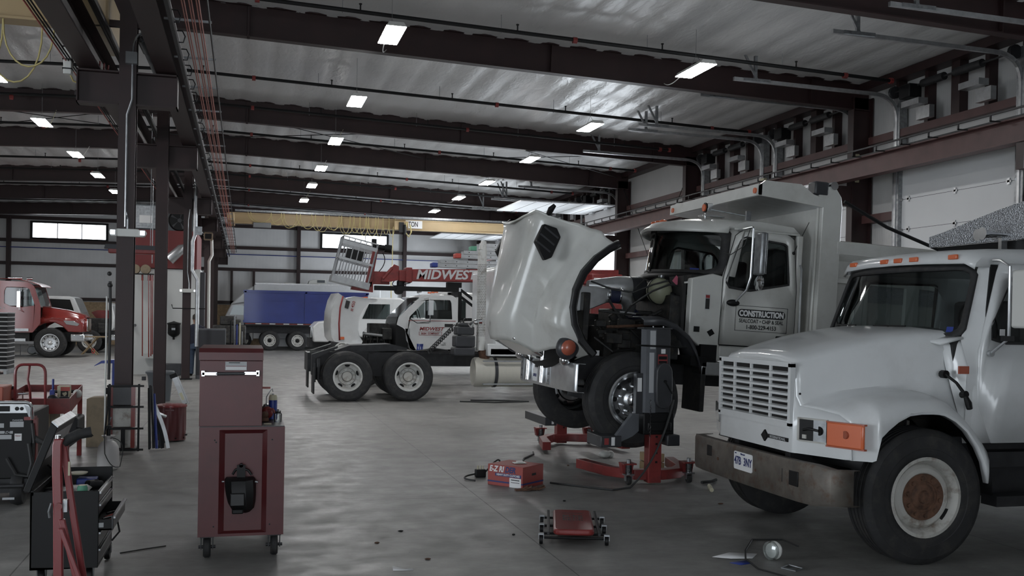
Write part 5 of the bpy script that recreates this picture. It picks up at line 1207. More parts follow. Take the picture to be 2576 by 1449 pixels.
B('truck_white').cyl((1.6, -.9, 3.2), (1.75, -.9, 3.4), .1).build('snorkel', t6)
B('plastic_white').prism([(4.35, 3.48), (4.42, 3.68), (4.75, 3.76), (5.3, 3.76), (5.35, 3.5)], 'y', -.4, .4).build('air_conditioner', t6, bevel=.02)
B('grey_bin').box(4.85, 5.25, -.42, -.40, 3.58, 3.72).build('vent_grille', t6, smooth=0)
B('plastic_white').box(3.1, 3.7, -.3, .3, 3.48, 3.54).build('roof_hatch', t6, bevel=.01)
for x in (1.0, 6.8): wheel(t6, (x, -1.0, .42), -1, .42, .25, 'frontw', tread=2); wheel(t6, (x, 1.0, .42), 1, .42, .25, 'frontw', tread=2)
B('dark_grid').box(.1, 1.3, -1.16, -1.1, .45, 1.05).build('side_panel', t6, smooth=0)
# plain white trucks behind the bucket truck
def plain_truck(loc, rz, label, roofz=2.55, hoodopen=False):
    t = thing('white_truck', label, 'truck', loc, rz)
    B('dark_metal').box(-5, 1.2, -.5, .5, .6, .95).build('chassis', t, smooth=0)
    B('truck_white').prism([(-.2, 1.0), (-.25, 1.65), (-.55, 1.75), (-.85, roofz-.15), (-1.1, roofz), (-2.2, roofz), (-2.4, roofz-.1), (-2.4, 1.0)], 'y', -1.1, 1.1).build('cab', t, bevel=.06, seg=3)
    for s in (-1, 1): B('glass_dark').prism([(-.75, 1.7), (-1.0, roofz-.25), (-1.8, roofz-.25), (-1.8, 1.7)], 'y', s*1.1, s*1.115).build('window_glass', t, smooth=0)
    B('glass_dark').add([(-.58, -.95, 1.8), (-.58, .95, 1.8), (-.84, .9, roofz-.2), (-.84, -.9, roofz-.2)], [(0, 1, 2, 3)]).build('windshield', t, smooth=0)
    for y in (-.6, 0, .6): B('amber').box(-1.0, -.9, y-.06, y+.06, roofz-.02, roofz+.03).build('marker_light', t, smooth=0)
    B('truck_white').prism([(1.05, .8), (1.1, 1.35), (.9, 1.55), (-.3, 1.7), (-.3, 1.2), (-.5, .9), (-.4, .9), (0, 1.12), (.45, .9), (.5, .8)], 'y', -1.1, 1.1).build('hood', t, bevel=.06, seg=3)
    B('chrome').box(1.1, 1.13, -.5, .5, .9, 1.35).build('grille', t, smooth=0)
    for x in (0, -4.2):
        for s in (-1, 1): wheel(t, (x, s*1.0, .5), s, .5, .27, 'frontw', tread=2)
    B('truck_white').box(-5.6, -2.6, -1.2, 1.2, 1.1, 2.6).build('body', t, bevel=.03)
    return t
plain_truck((3.6, 39.2, 0), PI, 'white truck cab seen above the open hood of the bucket truck', 2.52)
plain_truck((4.9, 31.6, 0), PI, 'white truck with dark windshield behind the boom rack of the bucket truck', 2.6)
# ================================================================== RED TRUCK AND ITS NEIGHBOUR, LEFT
t8 = thing('red_truck', 'shiny red truck with polished wheels in the left bay', 'truck', (-7.1, 42.35, 0))
TR = 'truck_red'
hdp = [(1.16, .98), (1.2, 1.3), (1.14, 1.62), (.95, 1.72), (.5, 1.84), (0, 1.92), (-.35, 1.96)]
rr = []
for x, z, hw in ((1.17, 1.55, .7), (1.1, 1.62, .95), (.9, 1.70, 1.02), (.5, 1.82, 1.05), (.1, 1.88, 1.08), (-.35, 1.95, 1.1)):
    zb_ = 1.0 if x > .75 else 1.28-.0*x; zb_ = {1.17: .98, 1.1: .98, .9: 1.0, .5: 1.28, .1: 1.36, -.35: 1.28}[x]
    ft = zb_+.12
    half = [(0, z), (hw*.55, z-.02), (hw*.68, z-.1), (hw*.74, min(z-.2, 1.6)), (hw*.95, min(1.5, z-.15)), (hw, ft+.05), (hw, zb_)]
    rr.append([(x, -a, b) for a, b in half[::-1]]+[(x, a, b) for a, b in half[1:]])
B(TR).loft(rr, closed=False, cap=False).add([(1.175, -.68, 1.5), (1.175, .68, 1.5), (1.19, .68, 1.0), (1.19, -.68, 1.0)], [(0, 1, 2, 3)]).build('hood', t8, smooth=60, solid=.03)
B('chrome').box(1.19, 1.22, -.5, .5, 1.02, 1.5).build('grille', t8, bevel=.02)
for s in (-1, 1):
    B(TR).prism([(.62, .98), (1.14, .98), (1.16, 1.3), (.9, 1.5), (.5, 1.42), (.1, 1.48), (-.3, 1.45), (-.62, 1.2), (-.75, .95), (-.62, .95), (-.45, 1.18), (-.15, 1.34), (.15, 1.34), (.42, 1.2)], 'y', s*.85, s*1.1).build('fender', t8, bevel=.04, seg=3)
    B('lens_glass').prism([(.45, 1.42), (.55, 1.28), (.95, 1.22), (1.02, 1.3), (.8, 1.42)], 'y', s*1.09, s*1.115).build('headlight', t8, bevel=.01)
    outer = [(-.62, .95), (-.35, 1.3), (-.35, 1.95), (-.58, 2.7), (-.75, 2.86), (-3.6, 2.95), (-3.6, .95)]
    inner = [(-.55, 1.98), (-.75, 2.6), (-.9, 2.66), (-1.55, 2.66), (-1.62, 2.5), (-1.62, 2.05), (-1.4, 1.93), (-1.0, 1.9)]
    c_ = (-1.3, 2.25)
    o_ = ba4(resample([(a, s*1.12, b) for a, b in outer], 64), c_); i_ = ba4(resample([(a, s*1.12, b) for a, b in inner], 64), c_)
    d = holed(B(TR), o_, i_).build('cab_side', t8, smooth=0, solid=.04)
    B('glass_dark').add([(a, s*1.1, b) for a, b in ((-.56, 1.96), (-.78, 2.64), (-1.6, 2.64), (-1.62, 1.95))], [(0, 1, 2, 3)]).build('window_glass', d, smooth=0)
    B('black').box(-1.0, -.97, s*1.1-.01, s*1.1+.03, 1.9, 2.65).build('window_bar', d, smooth=0)
    B('chrome').box(-1.12, -1.0, s*1.3, s*1.45, 1.9, 2.5).tube([(-.8, s*1.1, 2.6), (-1.05, s*1.35, 2.58), (-1.05, s*1.35, 1.8), (-.9, s*1.1, 1.7)], .014, 6).build('mirror', t8, bevel=.01)
    B('alu').box(-2.2, -.75, s*1.05-.15, s*1.05+.1, 1.0, 1.1).box(-2.2, -.85, s*1.05-.15, s*1.05+.12, .62, .72).build('step', t8, smooth=0)
B(TR).loft([[(-.56, y, 2.70), (-.35, y, 2.69), (-.42, y, 2.76), (-.7, y, 2.86), (-1.2, y, 2.96), (-3.6, y, 3.02), (-3.6, y, 2.9)] for y in (-1.12, -1.0, 0, 1.0, 1.12)], closed=False, cap=False).build('roof', t8, smooth=40, solid=.02)
B('glass_dark').add([(-.36, -1.0, 1.97), (-.36, 1.0, 1.97), (-.58, .98, 2.68), (-.58, -.98, 2.68)], [(0, 1, 2, 3)]).build('windshield', t8, smooth=0)
B('chrome').box(.7, 1.2, -1.12, 1.12, .62, .92).build('bumper', t8, bevel=.05, seg=3)
B('dark_metal').box(-6, .9, -.5, .5, .6, .95).box(-2.2, -.75, -1.0, 1.0, .62, 1.0).build('chassis', t8, smooth=0)
B('interior').box(-2.5, -.5, -1.0, 1.0, 1.0, 1.9).build('cab_interior', t8, smooth=0)
B('chrome').cyl((-1.6, -.6, 3.0), (-1.1, -.6, 3.02), .05).cyl((-1.0, -.3, 3.0), (-.8, -.3, 3.02), .05).build('air_horn', t8)
for x in (0, -5.0):
    for s in (-1, 1): wheel(t8, (x, s*1.02, .57), s, .57, .36, 'alu', tread=3, holes=10)
B('galv').tube([(1.2, -.3, .75), (1.35, -.32, .6), (1.42, -.32, .35)], .008, 5).build('winch_cable', t8)
B('bright_red').tube([(1.42+.05*math.cos(a), -.32, .24+.09*math.sin(a)) for a in [2*PI*i/14 for i in range(14)]], .018, 6, close=True).build('tow_hook', t8)
text('BODINE  T  LIZE  A', .1, frame((-2.0, -1.145, 1.86), (1, 0, 0), (0, -1, 0)), 'silver_label', t8)
t9 = thing('white_truck', 'white truck with its hood tipped open beyond the red truck', 'truck', (-6.4, 47.2, 0))
B('dark_metal').box(-5, 1.2, -.5, .5, .6, .95).build('chassis', t9, smooth=0)
B('truck_white').prism([(-.3, .9), (-.3, 1.6), (-.62, 2.36), (-.8, 2.42), (-2.0, 2.42), (-2.0, .9)], 'y', -1.1, 1.1).build('cab', t9, bevel=.06, seg=3)
B('black').prism([(-.55, 1.6), (-.78, 2.28), (-1.75, 2.30), (-1.75, 1.6)], 'y', -1.12, -1.1).build('window_glass', t9, smooth=0)
B('glass_dark').add([(-.31, -1.0, 1.62), (-.31, 1.0, 1.62), (-.61, .98, 2.35), (-.61, -.98, 2.35)], [(0, 1, 2, 3)]).build('windshield', t9, smooth=0)
B('engine').box(-.3, .6, -.5, .5, .9, 1.5).box(.3, .75, -.8, .8, .85, 1.3).build('engine', t9, bevel=.04)
hp9 = [(.72, 2.2), (.9, 2.1), (1.0, 1.6), (.98, 1.1), (.85, .95), (.88, 1.3), (.8, 1.75), (.72, 1.9)]
B('truck_white').prism(hp9, 'y', -1.05, 1.05).build('hood', t9, bevel=.04, seg=3)
B('shop_red').prism([(-.2, 1.75), (.05, 1.85), (.72, 1.85), (.72, 1.3), (.45, 1.2), (-.0, 1.5)], 'y', .9, 1.0).build('far_fender', t9, smooth=0)
B('chrome').box(.75, 1.15, -1.05, 1.05, .55, .8).build('bumper', t9, bevel=.03)
for x in (0, -4.5):
    for s in (-1, 1): wheel(t9, (x, s*1.0, .5), s, .5, .27, 'frontw', tread=2)
# ================================================================== BRIDGE CRANES
def festoon(t, xs, z, y, drops, r=.011, m='cable_yellow'):
    mb = B(m)
    for (a, b), d in zip(zip(xs[:-1], xs[1:]), drops):
        P = []
        for i in range(13):
            u = i/12; P.append((a+(b-a)*(.5-.5*math.cos(PI*u))*1.0, y, z-d*math.sin(PI*u)**.8))
        mb.tube(P, r, 5)
    return mb.build('festoon_cable', t)
cr = thing('bridge_crane', 'tan 10 ton bridge crane spanning the right bay below the far beams', 'crane', (-.6, 41.45, 5.42))
B('yellow_crane').box(0, 13.1, -.14, .14, 0, .03).box(0, 13.1, -.012, .012, 0, .44).box(0, 13.1, -.12, .12, .03, .05).box(0, 13.1, -.1, .1, .40, .44).box(0, 13.1, -.05, .0, .04, .42).build('bridge_girder', cr, smooth=0)
for x in (.05, 13.05): B('yellow_crane').box(x-.14, x+.14, -1.3, 1.3, .0, .3).build('end_truck', cr, bevel=.02)
B('galv').box(.2, 12.9, -.2, -.15, .47, .55).build('festoon_track', cr, smooth=0)
rnd = random.Random(5); xs = [.7, 1.6, 2.1, 2.75, 3.35, 3.9, 4.3, 4.75, 5.15, 5.5, 5.8, 6.1, 6.35, 6.6]
festoon(cr, xs, .48, -.18, [.42, .5, .55, .6, .7, .62, .75, .68, .8, .66, .8, .7, .78])
festoon(cr, [.8, 2.0, 2.6, 3.2, 3.7, 4.4, 4.9, 5.4, 5.9], .48, -.22, [.45, .6, .52, .66, .6, .75, .7, .8])
B('plastic_grey').box(.9, 1.6, -.3, -.1, -.15, .05).build('travel_motor', cr, bevel=.02)
B('yellow_crane').box(6.55, 7.15, -.3, -.2, -.02, .36).build('hoist_trolley', cr, bevel=.02)
pb = bpy.data.objects.new('capacity_sign', None); C.objects.link(pb); pb.parent = cr
B('paper').box(7.05, 7.75, -.145, -.14, .08, .40).build('sign_plate', pb, smooth=0)
text('10 TON', .30, frame((7.25, -.148, .24), (1, 0, 0), (0, -1, 0)), 'print_black', pb, .006, wx=.62)
B('print_black').box(6.75, 6.95, -.34, -.3, -.12, .3).cyl((7.0, -.36, -.2), (7.0, -.36, .2), .06).build('hoist', cr, bevel=.01)
B('cable_yellow').tube([(7.05, -.38, .3), (7.0, -.38, -.1), (7.15, -.38, -.3), (7.25, -.38, -.1), (7.2, -.38, .2)], .03, 6).cyl((6.5, -.36, .1), (6.48, -.36, -1.9), .014, n=6).cyl((6.45, -.36, -1.9), (6.47, -.36, -3.0), .02, n=6).build('pendant_cable', cr)
cl = thing('bridge_crane', 'tan bridge crane of the left bay, close overhead at top left', 'crane', (-2.1, 14.0, 5.48))
B('yellow_crane').box(-13.5, -.25, -.16, .16, 0, .03).box(-13.5, -.25, -.06, .0, .03, .55).box(-13.5, -.25, -.15, .15, .52, .56).build('bridge_girder', cl, smooth=0)
B('yellow_crane').prism([(-1.5, .02), (1.5, .02), (1.85, .12), (1.95, .3), (1.6, .5), (-1.5, .5)], 'x', .04, .36).box(-.5, .2, -.6, .6, .3, .56).build('end_truck', cl, bevel=.02)
festoon(cl, [-3.0, -2.2, -1.55, -.9, -.3], .02, -.1, [.9, .55, .75, .6], .012)
festoon(cl, [-2.6, -1.7, -1.1, -.45], .02, -.05, [.7, .95, .8], .012)
B('plastic_white').box(-.20, -.10, -.05, .07, -.62, .0).build('cable_duct', cl, bevel=.01)
mb = B('black')
for z in (-.16, -.28, -.44, -.56): mb.box(-.21, -.09, -.06, .08, z, z+.015)
mb.build('duct_band', cl, smooth=0)
mb = B('print_red')
for k in range(6): mb.tube([(.05+k*.04, .2+k*.1, -.3), (.04+k*.04, .2+k*.1, -.45), (.07+k*.04, .2+k*.1, -.5)], .012, 5)
mb.build('collector_arm', cl)
B('cable_yellow').tube([(-.15, 0, -.55), (-.1, .1, -.68), (.1, .2, -.72)], .012, 6).build('pigtail', cl)
# blue air line along the far wall
tag(B('blue').tube([(XL, YF-.25, 5.12), (13.4, YF-.25, 5.12)], .025, 6).build('air_line'), 'thin blue air line running along the far wall', 'pipe')
# wall equipment between the doors of the right wall
for y, lab in ((23.85, 'second'), (19.75, 'near'), (38.7, 'far')):
    t = thing('opener_controls', 'yellow and grey door opener boxes at the %s column between doors' % lab, 'controls', (13.3, y, 4.9), group='door opener boxes')
    B('cream').box(-.12, 0, -.12, .12, .1, .75).build('chain_box', t, bevel=.02)
    B('charcoal').box(-.14, 0, -.1, .14, -.4, .05).build('relay_box', t, bevel=.02)
    B('paper').box(-.145, -.14, -.04, .04, -.2, -.08).build('sticker', t, smooth=0)
for x, y, z in ((12.4, 16.7, 6.2),):
    pass
# ================================================================== WASH ROOM IN THE CENTRE, WITH ITS THINGS
sh = thing('wash_room', 'white walled room with red upper band behind the centre columns', 'room block', (-2.4, 30.6, 0))
B('shed_white').box(-1.1, 1.15, 0, 3.1, 0, 3.08).build('room_wall', sh, smooth=0)
B('shed_red').box(-1.15, 1.05, -.05, 3.1, 3.08, 4.18).build('upper_band', sh, smooth=0)
B('alu_dull').box(-1.1, 1.0, .0, .1, 3.06, 3.10).build('band_trim', sh, smooth=0)
B('dark_grid').box(1.16, 1.28, .0, .5, .1, 3.0).build('block_edge', sh, smooth=0)
fu = thing('fan_unit', 'grey ventilation unit with round black fan on top of the white room', 'fan', (-2.4, 30.7, 4.18))
B('grey_bin').box(-.75, 1.0, 0, 1.2, 0, .75).build('housing', fu, bevel=.02)
B('black').lathe([(.28, -.02), (.30, -.04), (.32, -.02), (.32, 0), (.0, 0)], (.55, 0, .32), 'y', 28).build('fan_ring', fu)
mb = B('charcoal').cyl((.55, -.03, .32), (.55, -.01, .32), .06)
for k in range(5):
    a = 2*PI*k/5; mb.add([(.55+.05*math.cos(a), -.02, .32+.05*math.sin(a)), (.55+.27*math.cos(a-.25), -.015, .32+.27*math.sin(a-.25)), (.55+.27*math.cos(a+.25), -.025, .32+.27*math.sin(a+.25))], [(0, 1, 2)])
mb.build('fan_blade', fu, smooth=0)
B('galv').box(-.7, .0, -.06, 0, .05, .7).box(-.62, -.08, -.08, -.06, .12, .62).build('louver_frame', fu, smooth=0)
B('paper').box(-.55, -.2, -.09, -.08, .2, .42).build('louver', fu, smooth=0)
tag(B('alu').tube([(-1.62, 30.3, 6.9), (-1.62, 30.3, 3.78), (-1.75, 30.3, 3.66), (-2.1, 30.3, 3.32)], [.07, .07, .14, .16], 20).build('exhaust_duct'), 'shiny round duct coming down and bending left before the red band', 'duct')
rl = thing('hose_reel_shelf', 'shelf of tan hose reels with long red poles hanging below', 'shelf', (-2.8, 30.2, 2.9))
B('black').box(-.35, .3, -.12, .15, -.03, 0).build('shelf_board', rl, smooth=0)
for x in (-.2, .08): B('cardboard').lathe([(.0, -.1), (.13, -.1), (.14, -.05), (.14, .05), (.13, .1), (0, .1)], (x, 0, .12), 'y', 16).build('hose_reel', rl)
for x, zb_ in ((-.0, -2.35), (.17, -2.38), (.23, -2.35), (.27, -2.3)): B('truck_red').cyl((x, -.05, -.1), (x+.03, -.05, zb_), .016, n=8).cyl((x, -.05, -.02), (x, -.05, -.2), .03, n=8).build('hanging_pole', rl)
B('galv').cyl((.25, 0, .3), (.25, 0, 3.9), .015, n=6).cyl((-.3, 0, .3), (-.3, 0, 3.9), .01, n=6).build('support_rod', rl)
rh = thing('radiant_heater', 'long low red heater with wire grille hung behind the nearest centre column', 'heater', (-2.07, 20.5, 3.0))
B('shop_red').box(-.45, .45, -.1, .1, -.08, .02).build('body', rh, bevel=.02)
B('dark_grid').prism([(-.52, .0), (.5, .0), (.46, .08), (-.5, .09)], 'y', -.12, .1).build('wire_grille', rh, smooth=0)
B('galv').cyl((-.3, 0, .08), (-.3, 0, 4.4), .006, n=5).cyl((.3, 0, .08), (.3, 0, 4.4), .006, n=5).build('hanger_wire', rh)
sp = thing('parts_washer_pot', 'black round pot unit mounted on the white wall', 'pot', (-1.95, 30.45, 1.3))
B('black').lathe([(0, -.22), (.06, -.2), (.14, -.15), (.17, -.1), (.17, .15), (.19, .17), (.19, .2), (.05, .24), (0, .26)], n=24).build('pot_body', sp)
B('galv').box(-.05, .05, -.18, -.17, .0, .06).build('label_plate', sp, smooth=0)
B('black').cyl((.0, .0, -.2), (.0, .0, -.28), .03).box(-.05, .05, 0, .2, 0, .1).build('outlet', sp)
tag(B('charcoal').prism([(-2.15, .0), (-1.72, .0), (-1.70, .34), (-2.18, .34)], 'y', 30.05, 30.4).build('black_bin', bevel=.02), 'black bin standing on the floor against the white room wall', 'bin')
tag(B('black').tube([(-1.88, 28.36, 2.02), (-1.85, 28.3, 1.92), (-1.0, 28.25, 1.92)], .014, 6).build('swing_arm'), 'thin black bar sticking out sideways from the centre columns', 'bar')
tag(B('shed_white').box(-2.75, -2.35, 30.3, 30.58, .48, .62).build('sink'), 'small white sink on the white room wall below the hanging poles', 'sink')
tag(B('galv').cyl((-3.1, 30.55, 1.42), (-3.0, 30.45, 1.42), .04).build('tap'), 'small dark tap fixed on the white room wall', 'tap')
# bright downpipes beside the centre columns
for i, (P, lab, m) in enumerate((([(-1.3, 28.15, 6.8), (-1.3, 28.15, 3.9), (-1.36, 28.15, 3.72), (-1.36, 28.15, 2.95), (-1.22, 28.15, 2.7), (-1.22, 28.15, .9)], 'bright metal downpipe beside the third centre column', 'galv_light'),
                              ([(-1.05, 34.0, 4.2), (-1.03, 34.0, 3.7), (-1.12, 34.0, 3.5), (-1.10, 34.0, .05)], 'bright white downpipe beside the fourth centre column', 'plastic_white'),
                              ([(-1.75, 33.9, 6.7), (-1.75, 33.9, 3.2)], 'bright metal pipe left of the fourth centre column', 'galv_light'))):
    tag(B(m).tube(P, .05 if i < 2 else .035, 12).build('downpipe'), lab, 'pipe', 'downpipes by the centre columns')
t = thing('horn_speaker', 'small box speaker hanging below the bracket of the fourth centre column', 'speaker', (-1.15, 33.85, 4.3))
B('cardboard').prism(rrect(-.14, .14, -.13, .12, .03), 'y', -.1, .1).build('speaker_box', t, smooth=0)
B('black').prism(rrect(-.1, .1, -.09, .08, .02), 'y', -.105, -.1).build('speaker_mouth', t, smooth=0)
tag(B('galv').box(-1.3, -1.12, 28.0, 28.1, 3.9, 4.12).build('control_box'), 'metal control box on the third centre column', 'box')
# person at the column
pp = thing('person', 'person in navy shirt and jeans standing with back turned by the third centre column', 'person', (-1.33, 30.0, 0), 0)
def ring(c, rx, ry, z, n=16): return [(c[0]+rx*math.cos(2*PI*i/n), c[1]+ry*math.sin(2*PI*i/n), z) for i in range(n)]
sk = B('skin').loft([ring((0, 0), .17, .12, .95), ring((0, 0), .155, .11, 1.1), ring((0, .0), .20, .13, 1.32), ring((0, 0), .19, .11, 1.42), ring((0, 0), .07, .07, 1.47), ring((0, 0), .055, .06, 1.53), ring((0, .01), .07, .085, 1.57), ring((0, .01), .08, .1, 1.65), ring((0, 0), .075, .095, 1.72), ring((0, 0), .04, .05, 1.765)])
for s in (-1, 1):
    sk.tube([(s*.19, 0, 1.38), (s*.25, .02, 1.12), (s*.22, .16, .98), (s*.16, .26, 1.02)], [.055, .045, .038, .03], 10)
    for f in range(5): sk.tube([(s*(.16-.02*f), .27, 1.03-.004*f), (s*(.15-.02*f), .32-.01*(f == 4), 1.03), (s*(.145-.02*f), .345-.02*(f == 4), 1.01)], .008, 6)
    sk.tube([(s*.09, 0, .95), (s*.10, .02, .5), (s*.10, -.02, .08)], [.09, .06, .045], 12)
sk.ball((0, .11, 1.64), .018).ball((-.08, .0, 1.64), .02, sc_=(.5, 1, 1.4)).ball((.08, .0, 1.64), .02, sc_=(.5, 1, 1.4))
sk.build('body', pp, smooth=60)
mb = B('navy_cloth').loft([ring((0, 0), .19, .135, .88), ring((0, 0), .18, .13, 1.05), ring((0, 0), .215, .14, 1.3), ring((0, 0), .21, .12, 1.42), ring((0, 0), .08, .075, 1.485)])
for s in (-1, 1): mb.tube([(s*.18, 0, 1.40), (s*.255, .02, 1.2), (s*.255, .03, 1.10)], [.075, .065, .06], 10)
mb.build('shirt', pp, smooth=60)
mb = B('denim').loft([ring((0, 0), .18, .13, .98), ring((0, 0), .19, .14, .85), ring((0, 0), .18, .13, .78)])
for s in (-1, 1): mb.tube([(s*.09, 0, .88), (s*.10, .02, .5), (s*.105, -.01, .06)], [.105, .08, .07], 12)
mb.build('jeans', pp, smooth=60)
B('hair').loft([ring((0, -.01), .083, .095, 1.62), ring((0, -.01), .088, .108, 1.68), ring((0, -.01), .08, .1, 1.74), ring((0, 0), .03, .04, 1.78)]).build('hair', pp, smooth=60)
for s in (-1, 1): B('black').ball((s*.105, .04, .045), .06, 12, 8, (.8, 1.9, .75)).build('shoe', pp)
# grey perforated screen, carts and clutter to its right
t = thing('grey_cabinet', 'grey perforated metal cabinet behind the tall red tool chest', 'cabinet', (-.83, 28.6, 0))
B('grey_paint').box(-.42, .36, 0, .5, .0, 1.38).build('cabinet_body', t, bevel=.01)
B('dark_grid').box(-.4, .34, -.01, 0, .1, 1.34).build('perforated_front', t, smooth=0)
t = thing('gas_bottle_rack', 'rack of thin upright rods and blue bottle beside the grey cabinet', 'rack', (-.3, 29.5, 0))
for k, (x, h_, m) in enumerate(((-.05, 1.6, 'black'), (.05, 1.75, 'galv'), (.12, 1.5, 'blue'), (.2, 1.55, 'cream'), (.26, 1.3, 'galv'))): B(m).cyl((x, 0, 0), (x, 0, h_), .022, n=8).build('rod', t)
t = thing('engine_block', 'dark engine block parked before the white box truck', 'engine', (-.6, 45.5, 0))
B('engine').box(-.7, .7, -.4, .4, .5, 1.3).box(-.4, .3, -.3, .3, 1.3, 1.7).box(.1, .5, -.42, .2, 1.3, 1.55).build('block', t, bevel=.05)
B('black').box(-.75, .75, -.4, .4, .0, .5).build('stand', t, smooth=0)
t = thing('folding_table', 'low folding bench with crossed tan legs beyond the red truck', 'table', (-6.4, 44.6, 0))
B('wood').box(-.15, .9, -.3, .3, .72, .76).build('table_top', t, smooth=0)
for s in (-.25, .25): B('wood').cyl((-.1, s, .72), (.55, s, 0), .025, n=6).cyl((.55, s, .72), (-.05, s, 0), .025, n=6).build('leg', t)
# crate stack at the left edge
t0 = None
for k in range(13):
    c = (-6.62, 31.0, .14+.122*k)
    if t0 is None:
        t0 = thing('slatted_tray', '', 'tray', c, group='stacked dark trays')
        B('black').box(-.55, .26, -.5, .45, 0, .09).build('tray_body', t0, smooth=0)
        B('silver_label').box(-.56, .27, -.51, .46, .09, .118).build('tray_rim', t0, smooth=0)
        t = t0
    else: t = dup(t0, c)
    t['label'] = 'dark tray in the tall stack at the left edge, %s' % ('bottom one' if k == 0 else 'top one' if k == 12 else '%s from the bottom' % ['', 'second', 'third', 'fourth', 'fifth', 'sixth', 'seventh', 'eighth', 'ninth', 'tenth', 'eleventh', 'twelfth'][k])
t = thing('pallet', 'grey pallet under the stack of dark trays at the left edge', 'pallet', (-6.62, 31.0, 0))
B('alu_dull').box(-.6, .3, -.52, .48, .1, .138).build('deck', t, smooth=0)
mb = B('alu_dull')
for x in (-.55, -.15, .22): mb.box(x-.04, x+.04, -.5, .45, 0, .1)
mb.build('bearer', t, smooth=0)
t = thing('air_tank', 'small twin-tank air compressor on the floor beyond the stack, under the red truck', 'compressor', (-8.5, 43.6, 0))
for x in (.35, .6): B('alu_dull').lathe([(0, -.2), (.15, -.19), (.18, -.12), (.18, .3), (0, .32)], (x, 0, .2), 'y', 20).build('tank', t)
B('galv').tube([(-.1, 0, .0), (-.1, 0, .42), (.2, 0, .42), (.2, 0, .38)], .015).build('handle', t)
# ================================================================== TALL RED TOOL CHEST
t = thing('tool_cabinet', 'tall red rolling tool cabinet with recessed end panel, centre left foreground', 'tool cabinet', (0, 7.62, 0))
CR = 'cabinet_red'
mb = B(CR)
x0, x1, z0, z1 = -.301, .311, .16, .965
holed(mb, on('y', 0, [(x0, z0), (x1, z0), (x1, z1), (x0, z1)]), on('y', 0, [(-.158, z0+.02), (.185, z0+.02), (.185, z1-.02), (-.158, z1-.02)]))
holed(mb, on('y', 0, [(-.158, z0+.02), (.185, z0+.02), (.185, z1-.02), (-.158, z1-.02)]), on('y', .03, [(-.118, z0+.035), (.15, z0+.035), (.15, z1-.05), (-.118, z1-.05)]))
mb.add(on('y', .03, [(-.118, z0+.035), (.15, z0+.035), (.15, z1-.05), (-.118, z1-.05)]), [(0, 1, 2, 3)])
mb.add([(x0, 0, z0), (x0, .95, z0), (x0, .95, z1), (x0, 0, z1), (x1, 0, z0), (x1, .95, z0), (x1, .95, z1), (x1, 0, z1)], [(0, 3, 2, 1), (4, 5, 6, 7), (1, 2, 6, 5), (0, 1, 5, 4), (3, 7, 6, 2)])
body = mb.build('cabinet_body', t, smooth=0)
B('charcoal').box(x0+.003, x1-.003, .01, .94, z1, z1+.006).build('top_mat', t, smooth=0)
mb = B(CR).box(-.309+.006, .144, .0, .92, .972, 1.455).build('top_chest', t, bevel=.003)
B(CR).prism([(-.01, 1.458), (-.01, 1.515), (.028, 1.545), (.90, 1.545), (.93, 1.515), (.93, 1.458)], 'x', -.31, .146).build('lid', t, smooth=0)
B('silver_label').box(-.125, .028, -.004, -.0, 1.385, 1.448).build('label_plate', t, smooth=0)
B('print_black').box(-.10, -.02, -.005, -.004, 1.437, 1.443).build('label_text', t, smooth=0)
B('print_red').box(-.12, .024, -.005, -.004, 1.414, 1.417).build('label_text', t, smooth=0)
B('paper').box(-.12, .024, -.005, -.004, 1.387, 1.410).build('label_text', t, smooth=0)
h = B('charcoal').cyl((-.19, -.045, 1.36), (.02, -.045, 1.363), .011).build('handle', t)
B('chrome').box(-.288, -.18, -.055, -.035, 1.348, 1.374).box(.012, .115, -.055, -.035, 1.352, 1.378).box(-.29, -.265, -.055, 0, 1.34, 1.385).box(.095, .12, -.055, 0, 1.343, 1.388).build('handle_bracket', h, bevel=.003)
for x, z in ((-.19, .235), (.21, .24), (-.19, .87), (.22, .87), (-.18, .855)): B('black').cyl((x, -.002, z), (x, .002, z), .006, n=8).build('screw_hole', body)
for x, y in ((-.235, .06), (.247, .06), (-.235, .88), (.247, .88)):
    c = bpy.data.objects.new('caster', None); C.objects.link(c); c.parent = t
    B('rubber').lathe([(.03, -.026), (.068, -.026), (.076, -.015), (.076, .015), (.068, .026), (.03, .026)], (x, y, .076), 'x', 24).build('caster_wheel', c)
    B('dark_metal').box(x-.045, x-.038, y-.02, y+.02, .06, .158).box(x+.038, x+.045, y-.02, y+.02, .06, .158).cyl((x-.06, y, .076), (x+.06, y, .076), .012, n=8).box(x-.05, x+.05, y-.04, y+.04, .15, .162).build('caster_fork', c, smooth=0)
hm = thing('welding_helmet', 'black welding helmet hanging on the end of the tall red tool cabinet', 'helmet', (0, 7.62, 0))
rr = []
for z, w_, d, cx in ((.60, .095, .10, -.01), (.585, .108, .125, -.008), (.53, .11, .145, -.005), (.47, .105, .15, 0), (.42, .098, .14, .005), (.37, .08, .11, .015), (.345, .05, .07, .02)):
    rr.append([(cx-w_, -.012, z), (cx-w_*.93, -.012-d*.62, z), (cx-w_*.55, -.012-d, z), (cx+w_*.35, -.012-d, z), (cx+w_*.85, -.012-d*.55, z), (cx+w_*1.02, -.012, z)])
B('black').loft(rr).build('helmet_shell', hm, smooth=25)
B('black_gloss').box(-.075, .03, -.175, -.14, .41, .505).build('lens_frame', hm, bevel=.008)
B('black').box(-.06, .02, -.15, -.0, .35, .385).build('chin_guard', hm, bevel=.008)
B('black').tube([(-.06, -.03, .62), (-.04, -.03, .655), (0, -.03, .668), (.05, -.03, .65), (.075, -.03, .615)], .009, 6).box(-.03, .03, -.04, -.03, .60, .69).cyl((0, -.04, .685), (0, 0, .685), .014).build('headband', hm)
